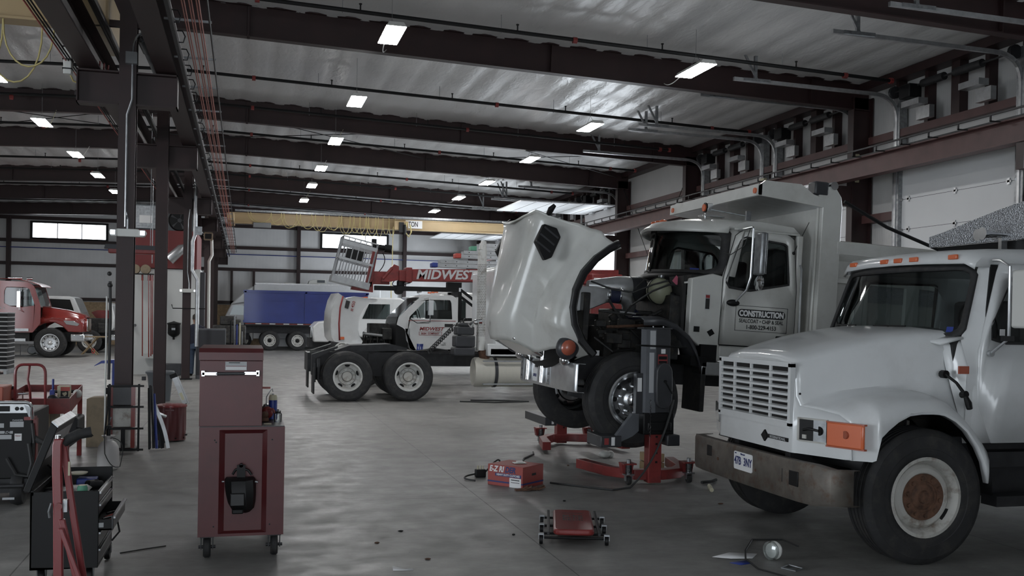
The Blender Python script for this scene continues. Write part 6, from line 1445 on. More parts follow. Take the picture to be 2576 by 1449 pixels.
B('galv').cyl((-.118, -.06, .575), (-.135, -.06, .575), .007).cyl((.10, -.06, .57), (.12, -.06, .565), .008).build('pivot_knob', hm)
# things on the counter beside the chest
k = thing('spray_can', 'blue spray can with cream cap on the black counter of the red cabinet', 'can', (.235, 8.12, .973))
B('blue').cyl((0, 0, 0), (0, 0, .15), .033, n=20).build('can_body', k); B('cream').lathe([(.033, .15), (.033, .17), (.026, .19), (.02, .192), (0, .192)]).build('cap', k); B('galv').cyl((0, 0, .19), (0, 0, .2), .008).build('nozzle', k)
k = thing('oil_can', 'small pump oil can with red trigger half hidden by the red chest', 'oil can', (.185, 8.18, .973))
B('galv').lathe([(.035, 0), (.035, .08), (.02, .11), (0, .12)]).build('can_body', k); B('galv').tube([(0, 0, .11), (.0, 0, .17), (.03, 0, .22), (.045, 0, .235), (.05, 0, .21)], .004, 6).build('spout', k); B('bright_red').box(-.04, .03, -.006, .006, .235, .25).build('trigger', k, smooth=0)
tag(B('shop_red').ball((.19, 8.05, 1.03), .05, 12, 8, (.9, .6, 1)).tube([(.19, 8.0, 1.05), (.23, 8.0, 1.06), (.25, 8.0, 1.03)], .012, 6).build('wire_coil'), 'dark red bundle of leads against the red chest', 'leads')
tag(B('leather' if 'leather' in MAT else 'rust').ball((.165, 7.95, 1.02), .035, 10, 8, (1, .7, .8)).box(.14, .2, 7.92, 7.98, .973, 1.0).build('glove', bevel=.005), 'crumpled brown glove on the counter by the red chest', 'glove')
tag(B('cream').box(.16, .215, 7.72, 7.78, .9731, .9755).build('paper_slip'), 'small yellow slip lying on the black counter', 'paper')
k = B('bottle_clear').lathe([(.028, 0), (.030, .06), (.02, .075), (.024, .085), (0, .085)], (.268, 7.9, .973)).build('plastic_cup'); tag(k, 'clear plastic cup lying beside the blue spray can', 'cup')
tag(B('black').cyl((.285, 8.42, .973), (.285, 8.42, 1.02), .008).build('marker_pen'), 'black marker standing at the back of the counter', 'marker')
# ================================================================== BLACK TOOL CHEST WITH OPEN LID, FRONT LEFT
t = thing('tool_chest', 'black rolling tool chest with open lid and heaped tools, front left', 'tool chest', (-1.308, 7.0, 0))
W_ = .41; D_ = .72
mb = B('black').box(0, W_, 0, .012, .12, .625).box(0, .012, 0, D_, .12, .625).box(0, W_, D_-.012, D_, .12, .68).box(0, W_, 0, D_, .12, .14).box(.01, W_-.04, .01, D_, .50, .52).box(0, .02, 0, D_, .6, .635)
mb.build('chest_body', t, bevel=.003)
for k, (za, zb_, o_) in enumerate(((.545, .615, .0), (.46, .535, .0), (.36, .45, .09), (.25, .35, .0), (.14, .24, .0))):
    d = B('charcoal').box(W_-.015+o_, W_+.0+o_, .02, D_-.02, za, zb_).build('drawer', t, bevel=.004)
    B('galv').box(W_+o_, W_+.012+o_, .02, D_-.02, zb_-.014, zb_-.002).build('drawer_pull', d, smooth=0)
    if o_: B('black').box(W_-.1, W_+o_-.01, .02, .03, za, zb_-.02).box(W_-.1, W_+o_-.01, D_-.03, D_-.02, za, zb_-.02).box(W_-.1, W_+o_-.01, .02, D_-.02, za, za+.01).build('drawer_tray', d, smooth=0); B('silver_label').box(W_-.06, W_+.03, .017, .02, za+.02, za+.05).build('side_label', d, smooth=0)
ld = B('black').loft([[(-.045, 0, .635), (-.005, 0, .62), (.155, 0, 1.04), (.115, 0, 1.075)], [(-.045, D_, .635), (-.005, D_, .62), (.155, D_, 1.04), (.115, D_, 1.075)]]).build('lid', t, bevel=.004)
B('galv').loft([[(.118, 0, 1.075), (.155, 0, 1.04), (.16, 0, 1.05), (.12, 0, 1.083)], [(.118, D_, 1.075), (.155, D_, 1.04), (.16, D_, 1.05), (.12, D_, 1.083)]]).build('lid_edge', ld, smooth=0)
B('alu_dull').add([(.01, .03, .66), (.01, D_-.03, .66), (.14, D_-.03, 1.0), (.14, .03, 1.0)], [(0, 1, 2, 3)]).build('lid_lining', ld, smooth=0)
B('black').tube([(.02, .3, .78), (.1, .28, .72), (.2, .25, .68)], .008, 6).build('lid_strut', ld)
for x, y in ((.06, .08), (W_-.06, .08), (.06, D_-.06), (W_-.03, D_+.02)):
    c = bpy.data.objects.new('caster', None); C.objects.link(c); c.parent = t
    B('black').lathe([(.01, -.018), (.05, -.018), (.055, 0), (.05, .018), (.01, .018)], (x, y, .055), 'x', 20).build('caster_wheel', c)
    B('galv').prism([(y-.03, .12), (y+.03, .12), (y+.012, .05), (y-.012, .05)], 'x', x-.028, x-.022).prism([(y-.03, .12), (y+.03, .12), (y+.012, .05), (y-.012, .05)], 'x', x+.022, x+.028).build('caster_fork', c, smooth=0)
B('black').tube([(W_-.05, D_, .34), (W_+.03, D_+.02, .3), (W_+.05, D_+.02, .2), (W_, D_, .14)], .007, 6).build('side_handle', t)
bx, by = -1.308, 7.0
g = 'tools heaped in the black chest'
kk = thing('drink_can', 'pale green drink can with pink patches in the open black tool chest', 'can', (bx+.30, by+.07, .527))
B('tile_green').lathe([(.026, 0), (.033, .01), (.033, .11), (.026, .125), (0, .124)]).build('can_body', kk); B('pink_label').ball((-.01, -.028, .03), .012).ball((.012, -.027, .075), .014).build('can_print', kk); B('cream').cyl((0, 0, .124), (0, 0, .128), .025).build('can_rim', kk)
tag(B('galv').cyl((bx+.13, by+.06, .57), (bx+.23, by+.16, .57), .045, n=18).build('socket_tube'), 'fat shiny steel sleeve lying in the black tool chest', 'sleeve', g)
tag(B('plastic_white').loft([[(bx+.13, by+.2, .58), (bx+.3, by+.12, .57), (bx+.33, by+.3, .60), (bx+.15, by+.35, .59)], [(bx+.14, by+.2, .60), (bx+.28, by+.15, .61), (bx+.30, by+.28, .625), (bx+.17, by+.33, .61)]]).build('plastic_bag', smooth=80), 'crumpled clear plastic bag heaped in the black tool chest', 'bag', g)
tag(B('blue').box(bx+.2, bx+.33, by+.48, by+.6, .56, .63).build('tool_case', bevel=.008), 'dark blue case standing among tools in the black chest', 'case', g)
tag(B('cream').lathe([(.0, 0), (.06, 0), (.065, .01), (.0, .012)], (bx+.2, by+.56, .655)).build('jar_lid'), 'tan round lid on top of the tools at the back of the black chest', 'lid', g)
tag(B('dark_metal').cyl((bx+.30, by+.33, .61), (bx+.38, by+.38, .60), .032, n=14).cyl((bx+.28, by+.45, .60), (bx+.35, by+.36, .62), .025).build('impact_wrench', bevel=.004), 'dark air impact wrench on the heap in the black chest', 'wrench', g)
rnd = random.Random(11)
for k in range(9):
    x, y = bx+rnd.uniform(.32, .385), by+rnd.uniform(.05, .5); a = rnd.uniform(-.6, .6); L_ = rnd.uniform(.05, .09)
    tag(B('chrome').cyl((x-L_*math.cos(a)*.4, y-L_*math.sin(a), .54+.006*k), (x+.0, y+L_*math.sin(a), .55+.006*k), .007, n=6).ball((x, y+L_*math.sin(a), .55+.006*k), .011, 8, 6).build('steel_wrench'), 'small steel wrench in the heap along the drawer side of the black chest', 'wrench', 'steel wrenches in the black chest')
mb = MB()
for k in range(40): 
    x, y = bx+rnd.uniform(.04, .36), by+rnd.uniform(.04, .66); mb.M(['black', 'dark_metal', 'galv', 'charcoal'][k % 4]); r = rnd.uniform(.012, .035); mb.box(x-r, x+r, y-r*1.5, y+r*1.5, .52, .535+r*1.4, Matrix.Translation((x, y, 0)) @ Matrix.Rotation(rnd.uniform(0, 3), 4, 'Z') @ Matrix.Translation((-x, -y, 0)))
o = mb.build('assorted_tools', bevel=.003); tag(o, 'jumble of small dark tools and parts filling the black chest', 'tools'); o['kind'] = 'stuff'
for k in range(4):
    tag(B(['bright_red', 'galv', 'bright_red', 'dark_metal'][k]).cyl((bx+W_+.0, by+.12+.1*k, .385+.01*(k % 2)), (bx+W_+.07, by+.2+.1*k, .40), .008, n=6).build('pliers'), '%s tool in the open drawer of the black chest, %s from the front' % (['red handled', 'steel', 'second red handled', 'dark'][k], ['first', 'second', 'third', 'fourth'][k]), 'pliers', 'tools in the open drawer')
# ================================================================== RED LIFTING POST (cherry picker) AT THE FRONT LEFT EDGE
t = thing('engine_hoist', 'red folding engine hoist with rubber-wrapped arm, foremost at front left', 'hoist', (-.86, 5.4, 0))
sr = 'bright_red' if 0 else 'hoist_red'
mat('hoist_red', (.2, .028, .03), .35, var=.08, vs=6, coat=.2)
B(sr).loft([[(x-.022, y-.022, z), (x+.022, y-.022, z), (x+.022, y+.022, z), (x-.022, y+.022, z)] for x, y, z in ((.0, 0, .02), (-.015, 0, .5), (-.02, 0, .8), (-.028, 0, 1.0), (-.028, 0, 1.13), (-.02, 0, 1.16))]).build('mast', t, bevel=.006)
B(sr).loft([[(x-.016, y-.016, z), (x+.016, y-.016, z), (x+.016, y+.016, z), (x-.016, y+.016, z)] for x, y, z in ((.17, .1, .0), (.085, .05, .5), (.03, .05, .85), (.0, .04, 1.08), (-.01, .03, 1.15))]).build('rear_leg', t, bevel=.005)
B(sr).loft([[(x-.014, y-.014, z), (x+.014, y-.014, z), (x+.014, y+.014, z), (x-.014, y+.014, z)] for x, y, z in ((.12, -.02, .25), (.0, -.02, .76))]).loft([[(x-.012, y-.012, z), (x+.012, y-.012, z), (x+.012, y+.012, z), (x-.012, y+.012, z)] for x, y, z in ((.15, -.06, .3), (.0, -.05, .72))]).build('brace', t, bevel=.004)
B('chrome').cyl((-.03, .02, 1.15), (-.03, .02, 1.175), .014).build('pivot_bolt', t)
B('rubber').tube([(-.01, .03, 1.13), (.02, .04, 1.155), (.06, .05, 1.175), (.12, .06, 1.185)], [.024, .025, .026, .027], 12).build('arm_sleeve', t)
B('galv').box(-.045, .02, .0, .04, .79, .85).tube([(-.05, -.02, .84), (-.06, -.03, .80), (-.055, -.03, .77)], .006, 6).build('jack_clamp', t, smooth=0)
B('shop_red').cyl((-.015, -.02, .825), (-.015, -.035, .825), .018, n=14).build('valve_knob', t)
B('cream').box(.018, .028, .02, .03, .97, 1.04).build('warning_strip', t, smooth=0)
B('black').tube([(.05, .05, 1.21), (.1, .05, 1.2), (.13, .05, 1.165)], .003, 5).build('lanyard', t)
# ================================================================== WELDER / GENERATOR AT THE LEFT EDGE
t = thing('welding_generator', 'black welding generator with chrome roll bar and DANGER panel at the left edge', 'generator', (-1.86, 10.0, 0))
B('black').box(-1.1, .0, 0, .8, .25, .86).build('generator_body', t, bevel=.01)
B('galv_light').box(-1.1, -.02, -.012, 0, .855, .935).build('control_panel', t, smooth=0)
B('black').box(-.30, -.19, -.016, -.012, .87, .92).cyl((-.13, -.02, .895), (-.13, -.012, .895), .018).cyl((-.09, -.02, .895), (-.09, -.012, .895), .016).build('gauge', t)
B('chrome').tube([(-1.1, -.04, .955), (-.06, -.04, .955), (-.02, -.04, .945), (.0, -.04, .91), (.0, -.02, .8)], .016, 10).build('roll_bar', t)
B('galv').prism([(-.07, .93), (.0, .9), (.01, .82), (-.03, .82)], 'y', -.02, .02).build('corner_plate', t, smooth=0)
B('shop_red').box(-.07, .02, -.02, .1, .79, .82).box(-.04, .03, .02, .1, .2, .8).build('red_frame', t, smooth=0)
for x0, x1, z0, z1, m in ((-.19, -.075, .725, .775, 'silver_label'), (-.4, -.24, .72, .76, 'silver_label'), (-.40, -.165, .665, .69, 'silver_label'), (-.28, -.175, .615, .655, 'silver_label'), (-.15, -.09, .60, .665, 'paper')): B(m).box(x0, x1, -.003, 0, z0, z1).build('label_plate', t, smooth=0)
text('DANGER', .022, frame((-.125, -.004, .787), (1, 0, 0), (0, -1, 0)), 'silver_label', t, .0004)
text('7-C', .03, frame((-.215, -.005, .677), (1, 0, 0), (0, -1, 0)), 'print_black', t, .002, shear=.2)
text('Rainer', .017, frame((-.12, -.005, .645), (1, 0, 0), (0, -1, 0)), 'print_red', t)
B('dark_metal').box(-1.1, -.02, .02, .78, .12, .25).cyl((-.5, -.1, .2), (-.05, -.1, .2), .02).build('base_frame', t, smooth=0)
mb = B('rubber')
for x, y in ((-.12, .05), (-.12, .7), (-.95, .05)): mb.lathe([(.03, -.05), (.14, -.05), (.155, 0), (.14, .05), (.03, .05)], (x, y, .155), 'x', 24)
mb.build('wheel', t)
B('silver_label').box(-.22, -.12, -.12, -.115, .08, .10).build('data_plate', t, smooth=0)
B('hose').tube([(.02, .0, .62), (.06, -.02, .6), (.1, -.02, .58), (.13, .05, .5)], .03, 8).tube([(-.02, -.05, .58), (.01, -.06, .4), (-.02, -.06, .28), (-.12, -.06, .3), (-.2, -.06, .45)], .018, 8).tube([(.0, -.02, .76), (.02, -.03, .6), (.01, -.03, .4)], .014, 8).build('cable_bundle', t)
# vise post and vise beyond the generator
t = thing('bench_vise', 'red bench vise with chrome screw at the left end of the red bench', 'vise', (-2.35, 11.3, .9))
B('shop_red').prism([(-.12, -.02), (-.05, -.02), (-.04, .1), (-.08, .12), (-.12, .08)], 'y', -.06, .06).box(-.03, .1, -.05, .05, -.02, .08).build('vise_jaw', t, bevel=.01)
B('black').box(-.09, .08, -.03, .03, .08, .11).build('jaw_plate', t, bevel=.004)
B('chrome').cyl((.1, 0, .03), (.2, 0, .03), .01).cyl((.15, 0, -.02), (.15, 0, .05), .007).cyl((-.25, 0, .05), (-.12, 0, .05), .012).build('screw', t)
# red bench
t = thing('red_work_bench', 'red steel work bench with raised rim behind the hand truck', 'bench', (-1.75, 11.3, 0))
def BP(u, v): return (-.65+.65*u-.18*v*1, v*2.1)          # u across 0..1, v deep 0..1
P = [BP(0, 0), BP(1, 0), BP(1, 1), BP(0, 1)]
mb = B('shop_red'); n = 4
mb.add([(a, b, .80) for a, b in P], [(0, 1, 2, 3)])
for i in range(4):
    a, b = P[i], P[(i+1) % 4]; mb.add([(a[0], a[1], .72), (b[0], b[1], .72), (b[0], b[1], .88), (a[0], a[1], .88)], [(0, 1, 2, 3)])
mb.build('bench_tray', t, smooth=0, solid=.008)
for a, b in P: B('shop_red').box(a-.0-(.05 if a > -.4 else -.0), a+(.05 if a < -.4 else 0), b-.025, b+.025, 0, .74).build('leg', t, smooth=0)
B('charcoal').prism([(-.6, .28), (-.1, .28), (-.2, .30), (-.7, .30)], 'y', .2, 1.9).box(-.75, -.15, .1, 1.9, .25, .28).build('shelf', t, smooth=0)
tag(B('cardboard').box(-2.35, -2.0, 11.7, 12.3, .281, .70).build('carton', bevel=.005), 'brown carton on the lower shelf of the red bench', 'carton')
tag(B('charcoal').box(-2.05, -1.85, 12.6, 13.1, .285, .55).build('tool_bag', bevel=.03), 'dark tool bag at the back of the red bench shelf', 'bag')
t = thing('biscuit_tin', 'tall tin with yellow heart picture on the red bench', 'tin', (-1.93, 12.1, .803))
B('cream').box(-.065, .065, -.05, .05, 0, .155).build('tin_body', t, bevel=.004); B('bright_red').box(-.03, .066, -.051, -.05, .1, .145).build('tin_print', t, smooth=0); B('print_black').box(-.03, .05, -.0515, -.05, .025, .1).build('tin_print', t, smooth=0)
B('cream').add([(.012+.024*math.cos(a)*(1 if 1 else 1), -.053, .066+.022*math.sin(a)+(.006 if abs(math.cos(a)) > .5 else -.004)) for a in [2*PI*i/12 for i in range(12)]], [tuple(range(12))]).build('heart_print', t, smooth=0)
tag(B('blue').cyl((-2.03, 12.0, .803), (-2.03, 12.0, 1.04), .012).box(-2.06, -2.01, 11.97, 12.03, .803, .92).build('grease_gun', bevel=.004), 'blue grease gun standing beside the tin on the red bench', 'grease gun')
tag(B('dark_metal').ball((-1.99, 11.75, .845), .045, 12, 8, (1.2, 1, .9)).ball((-1.88, 11.8, .835), .04, 12, 8, (1.6, 1, .8)).ball((-1.94, 11.7, .83), .03, 10, 8, (2, 1, .8)).build('work_gloves'), 'crumpled dark gloves on the front of the red bench', 'gloves')
tag(B('pink_label').loft([[(-2.24, 11.6, .803), (-2.05, 11.6, .803), (-2.05, 11.9, .803), (-2.24, 11.9, .803)], [(-2.22, 11.62, .84), (-2.07, 11.62, .835), (-2.09, 11.85, .84), (-2.2, 11.85, .845)]]).build('shop_rags', smooth=80), 'pale pink shop rags spread on the red bench', 'rags')
tag(B('plastic_white').ball((-1.83, 12.35, .85), .05, 12, 8).build('white_jug'), 'small white jug behind the tin on the red bench', 'jug')
tag(B('dark_metal').cyl((-2.2, 12.9, .83), (-1.95, 12.95, .83), .02).build('pipe_tool'), 'black bar lying along the rear rim of the red bench', 'bar')
# hand truck
t = thing('hand_truck', 'red hand truck with looped handle standing before the red bench', 'hand truck', (-2.08, 11.0, 0), 0)
T_ = 'hoist_red'
B(T_).tube([(-.13, .25, .12), (-.13, .0, .9), (-.13, -.02, 1.15)]+bezier((-.13, -.02, 1.15), (-.13, -.02, 1.25), (-.05, -.02, 1.25), 6)+bezier((.07, -.02, 1.25), (.15, -.02, 1.25), (.15, -.02, 1.15), 6)+[(.15, 0, .9), (.15, .25, .12)], .014, 10).build('frame_tube', t)
B(T_).tube([(.0, .0, 1.25), (-.01, -.04, 1.1), (.01, -.03, 1.0), (.01, 0, .9), (.01, .2, .3)], .012, 8).build('centre_bar', t)
mb = B(T_)
for z in (.35, .55, .74): mb.box(-.13, .15, .22-.28*z, .24-.28*z, z-.02, z+.02)
mb.build('cross_bar', t, smooth=0)
B(T_).box(-.15, .17, .12, .3, .08, .1).build('toe_plate', t, smooth=0)
for s in (-.17, .19): B('rubber').lathe([(.02, -.02), (.09, -.02), (.1, 0), (.09, .02), (.02, .02)], (s, .3, .1), 'x', 20).build('wheel', t)
B('paper').box(.10, .13, -.0, .005, .69, .72).build('sticker', t, smooth=0)
tag(B('red_light').box(-2.75, -2.30, 10.9, 11.3, .86, 1.03).build('orange_crate', bevel=.01), 'orange plastic crate at the far left edge above the generator', 'crate')
tag(B('cardboard').prism([(-1.99, 0), (-1.63, 0), (-1.63, .655), (-1.70, .66), (-1.93, .655), (-1.99, .635)], 'y', 14.2, 14.45).build('fibre_board', smooth=0), 'worn brown board standing between the red bench and the welding cart', 'board')
# welding cart with drum pieces
t = thing('parts_cart', 'black cart frame holding stained red and white drum panels by the nearest column', 'cart', (-1.45, 13.62, 0))
mb = B('black')
for x in (-.17, .18): mb.box(x-.012, x+.012, -.16, -.13, .03, .885)
for z in (.86, .595, .32, .05): mb.box(-.2, .24, -.165, -.14, z-.012, z+.012)
for x in (-.17, .3): mb.box(x-.012, x+.012, .0, .03, .03, .86)
mb.build('cart_frame', t, smooth=0)
for z0_, z1_, m in ((.61, .85, 'charcoal'), (.335, .58, 'rim_old'), (.07, .305, 'rim_old')):
    d = B(m).box(-.14, .12, -.13, .0, z0_, z1_).build('drum_panel', t, bevel=.01)
    B('truck_red').box(.085, .135, -.135, .0, z0_, z1_).box(-.165, -.13, -.135, 0, z0_, z1_).build('red_edge', d, smooth=0)
B('black').box(-.03, .02, -.15, -.13, .05, .31).build('centre_strap', t, smooth=0)
tag(B('black').tube([(-1.66, 13.7, .85), (-1.67, 13.72, .6), (-1.69, 13.6, .2)], .012, 6).box(-1.69, -1.65, 13.68, 13.72, .74, .82).build('spray_lance'), 'thin black lance leaning at the left of the parts cart', 'lance')
g = 'pipes leaning by the parts cart'
for k, (P, m, lb) in enumerate((([(-1.19, 13.95, .8), (-1.16, 13.8, .02)], 'black', 'black tube leaning, leftmost beside the parts cart'), ([(-1.16, 13.98, .82), (-1.11, 13.8, .02)], 'black_gloss', 'glossy black tube leaning, second beside the parts cart'), ([(-1.13, 13.98, .72), (-1.07, 13.78, .02)], 'blue', 'dark blue tube leaning beside the parts cart'), ([(-1.12, 14.0, .58), (-1.08, 14.1, .45), (-.99, 14.15, .40)], 'alu', 'short silver tube poking out toward the red can'))):
    tag(B(m).tube(P, .018 if k < 3 else .022, 10).build('leaning_tube'), lb, 'tube', g)
for k, (c0, m) in enumerate((((-1.12, .55, -.93), 'alu'), ((-1.13, .42, -1.0), 'black'), ((-1.13, .32, -1.04), 'charcoal'))):
    P = bezier((c0[0], 13.95, c0[1]), (c0[0]+.13, 13.9, c0[1]*.6), (c0[2], 13.8, .015), 8)
    tag(B(m).loft([[(a-.022, b, c), (a+.022, b, c+.01), (a+.022, b+.01, c+.012), (a-.022, b+.01, c)] for a, b, c in P]).build('bent_trim'), '%s curved trim strip leaning beside the tubes' % ['bright silver', 'black', 'dark short'][k], 'trim strip', 'curved trim strips')
# red oily waste can
t = thing('oily_waste_can', 'round red ribbed waste can with lid on the floor behind the red cabinet', 'waste can', (-.96, 14.78, 0))
prof = [(.19, .02), (.195, .04), (.195, .12), (.2, .125), (.2, .135), (.197, .14), (.2, .48)]
mb = MB().M('cabinet_red'); rg = []
for z in (.02, .14, .15, .46, .48):
    rg.append([((.196+.004*(math.cos(a*12) if .14 < z < .47 else 0))*math.cos(a), (.196+.004*(math.cos(a*12) if .14 < z < .47 else 0))*math.sin(a), z) for a in [2*PI*i/96 for i in range(96)]])
mb.loft(rg).build('can_body', t, smooth=60)
B('hoist_red').lathe([(0, .52), (.17, .515), (.208, .505), (.212, .49), (.208, .478), (0, .478)], n=36).build('lid', t)
mb = B('black')
for a in (-1.9, -1.2, -.5): mb.cyl((.197*math.cos(a), .197*math.sin(a), .05), (.203*math.cos(a), .203*math.sin(a), .05), .012, n=8)
mb.box(.19, .22, -.1, -.06, .08, .1).build('vent_hole', t)
B('cabinet_red').box(-.07, .05, -.205, -.19, .43, .46).build('handle', t, bevel=.004)
# grey barrel bin with ladder
t = thing('grey_trash_can', 'round grey trash can behind the second centre column', 'trash can', (-1.62, 21.4, 0))
B('grey_bin').lathe([(.20, .0), (.24, .5), (.26, .56), (.28, .56), (.285, .6), (.27, .615), (.25, .60), (.22, .3), (0, .05)], n=28).build('can_body', t)
B('charcoal').box(-.35, -.27, -.03, .03, .42, .5).build('side_handle', t, bevel=.008)
t = thing('step_ladder', 'small folded aluminium ladder with black cap leaning by the grey trash can', 'ladder', (-1.13, 19.5, 0))
A_ = Matrix.Rotation(math.radians(-22), 4, 'Y')
B('alu').box(-.045, .045, -.03, .03, .12, .66, Matrix.Translation((.15, 0, .0)) @ A_).box(.05, .07, -.03, .03, .10, .64, Matrix.Translation((.15, 0, .0)) @ A_).build('ladder_rail', t, smooth=0)
B('black').box(-.07, .06, -.035, .035, .64, .72, Matrix.Translation((.15, 0, 0)) @ A_).build('ladder_cap', t, bevel=.01)
B('cream').box(-.03, .02, -.032, -.03, .2, .34, Matrix.Translation((.15, 0, 0)) @ A_).build('warning_label', t, smooth=0)
B('black').cyl((.08, 0, .06), (.12, 0, .13), .02).build('ladder_foot', t)
# blue snow shovel-like fender behind the column
tag(B('blue').loft([[(-1.93, 14.4, 1.062), (-1.93, 14.5, 1.062), (-1.93, 14.5, 1.068), (-1.93, 14.4, 1.068)], [(-1.84, 14.4, 1.10), (-1.84, 14.6, 1.10), (-1.84, 14.6, 1.135), (-1.84, 14.4, 1.135)], [(-1.68, 14.4, 1.10), (-1.68, 14.6, 1.10), (-1.68, 14.6, 1.15), (-1.68, 14.4, 1.15)]]).box(-1.71, -1.68, 14.45, 14.5, 0, 1.12).build('blue_shovel'), 'dark blue blade sticking out left of the nearest column', 'shovel')
tag(B('hose').tube([(-1.71, 14.1, 2.2), (-1.70, 14.1, 1.7), (-1.71, 14.1, .9)], .02, 6).ball((-1.72, 14.1, 2.3), .03).ball((-1.71, 14.1, 2.15), .035).build('air_drop'), 'black air hose drop along the left side of the nearest column', 'hose')
tag(B('plastic_white').cyl((-1.76, 14.2, .0), (-1.76, 14.2, 2.0), .012, n=8).build('white_rod'), 'thin white rod standing left of the nearest column', 'rod')
# pump sprayer
t = thing('pump_sprayer', 'translucent white pump sprayer with looping hose behind the black chest', 'sprayer', (-1.465, 12.15, 0))
B('sprayer').lathe([(.09, 0), (.115, .02), (.12, .06), (.118, .2), (.11, .26), (.08, .31), (.05, .33), (.045, .35), (.05, .36), (.072, .385), (.075, .39), (.0, .385)], n=28).build('tank', t)
B('black').cyl((0, 0, .38), (0, 0, .47), .022).box(-.03, .03, -.02, .02, .46, .5).build('pump_handle', t, bevel=.005)
B('print_red').box(.02, .09, -.125, -.11, .08, .17).build('label_plate', t, smooth=0) if 0 else None
B('hose').tube([(.02, -.03, .36)]+bezier((.05, -.08, .37), (.2, -.12, .35), (.16, -.13, .15), 8)+bezier((.14, -.13, .05), (.05, -.14, -.02+.03), (-.02, -.14, .2), 8)+[(-.03, -.13, .42), (.0, -.1, .5), (.02, -.05, .58)], .005, 6).build('hose', t)
B('galv').cyl((0, -.06, .52), (.03, -.03, .60), .006).build('wand', t)
tag(B('hose').tube([(-.86, 7.9, .006), (-.7, 8.0, .006), (-.55, 8.08, .006)], .005, 5).build('floor_wire'), 'thin dark wire on the floor beside the black chest caster', 'wire')
# ================================================================== COLUMN LIFTS
def lift(name, label, loc, post):
    t = thing(name, label, 'vehicle lift', loc, 0, 'red column lifts')
    m = 'shop_red'; k = 1 if loc[1] < 12 else -1
    def F(P): return [(x, y*k) for x, y in P]
    B(m).prism(F([(-.52, .95), (-.38, .32), (-.16, .0), (.16, -.05), (.42, .05), (.60, .30), (.74, .95), (.62, .95), (.50, .36), (.36, .17), (.14, .08), (-.10, .12), (-.28, .36), (-.40, .95)]), 'z', .045, .155).build('base_frame', t, bevel=.006)
    B(m).box(-.03, .12, *sorted((-.09*k, .05*k)), .02, .60).build('post', t, bevel=.006)
    mb = B('black')
    for z in (.24, .34, .44, .52): mb.box(.045, .07, -.093, -.088, z, z+.022)
    mb.build('post_slot', t, smooth=0)
    for x, y in ((-.25, .06), (.48, .08)):
        y *= k
        c = bpy.data.objects.new('caster', None); C.objects.link(c); c.parent = t
        y -= .10*k
        B(m).prism([(x-.075, .235), (x+.075, .235), (x+.055, .12), (x-.055, .12)], 'y', y+.02, y+.10).box(x-.075, x+.075, y-.06, y+.1, .225, .24).build('caster_bracket', c, smooth=0)
        B('rubber').lathe([(.01, -.022), (.045, -.022), (.05, 0), (.045, .022), (.01, .022)], (x, y-.01, .05), 'x', 18).build('caster_wheel', c)
        B('galv').box(x-.055, x+.055, y-.05, y+.04, .108, .12).cyl((x, y-.01, .12), (x, y-.01, .28), .024).box(x-.038, x-.03, y-.03, y+.02, .045, .11).box(x+.03, x+.038, y-.03, y+.02, .045, .11).build('caster_fork', c, smooth=0)
        sp_ = []
        for i in range(57): a = 2*PI*i/8; sp_.append((x+.034*math.cos(a), y-.01+.034*math.sin(a), .125+.1*i/56))
        B('dark_metal').tube(sp_, .005, 5).build('spring', c)
    return t
t = lift('column_lift', 'grey and red column lift carrying the near front wheel of the dump truck', (4.36, 10.28, 0), 1)
up = B('charcoal').prism([(-.10, .02), (-.13, -.07), (-.10, -.13), (-.02, -.14), (.18, -.14), (.18, .02)], 'z', .80, 1.72).build('upright', t, bevel=.006)
B('grey_paint').prism([(-.135, -.06), (-.105, -.14), (.01, -.147), (.01, -.14), (-.1, -.13), (-.13, -.06)], 'z', .80, 1.72).build('upright_rail', up, smooth=0)
B('charcoal').box(-.145, .195, -.155, .04, 1.715, 1.735).build('top_cap', up, bevel=.003)
B('galv').cyl((-.02, -.12, 1.73), (-.02, -.12, 1.75), .008).cyl((.1, -.12, 1.73), (.1, -.12, 1.75), .008).build('cap_bolt', up)
B('black').cyl((-.24, -.17, 1.54), (.36, -.17, 1.52), .010).build('push_bar', up)
B('silver_label').box(-.07, -.015, -.150, -.147, 1.02, 1.46).box(-.065, .0, -.150, -.147, 1.50, 1.70).build('label_strip', up, smooth=0)
B('print_red').box(.035, .145, -.143, -.14, 1.33, 1.44).build('warning_label', up, smooth=0); B('black').box(.042, .138, -.145, -.143, 1.345, 1.37).box(.042, .138, -.145, -.143, 1.385, 1.42).build('warning_text', up, smooth=0); B('paper').box(.07, .12, -.143, -.14, 1.45, 1.50).build('small_label', up, smooth=0)
ch = B('charcoal').prism([(.085+.095*math.cos(a)*(1), 1.10+.13*(1 if math.sin(a) > 0 else -1)*(abs(math.sin(a)) > .02)+.12*math.sin(a)) for a in [2*PI*i/24 for i in range(24)]], 'y', -.22, -.14).build('chain_cover', up, bevel=.01)
B('black').cyl((.085, -.235, 1.15), (.165, -.24, 1.02), .010).cyl((.085, -.22, 1.15), (.085, -.245, 1.15), .016).build('crank', ch)
B('black').box(-.12, .24, -.14, .04, .56, .80).box(-.08, .2, -.17, -.13, .60, .70).build('carriage', up, bevel=.012)
B('charcoal').box(-.20, -.10, -.10, -.02, .78, 1.23).build('slide_plate', up, bevel=.004)
B('paper').box(-.185, -.135, -.103, -.10, 1.03, 1.18).build('plate_label', up, smooth=0)
B('grey_paint').loft([[(-.17, -.13, .60), (-.17, -.06, .60), (-.17, -.06, .79), (-.17, -.13, .79)], [(-.25, -.14, .54), (-.25, -.06, .54), (-.25, -.06, .79), (-.25, -.14, .79)], [(-.44, -.14, .46), (-.44, -.08, .46), (-.44, -.08, .56), (-.44, -.14, .56)]]).build('lift_fork', t, bevel=.004)
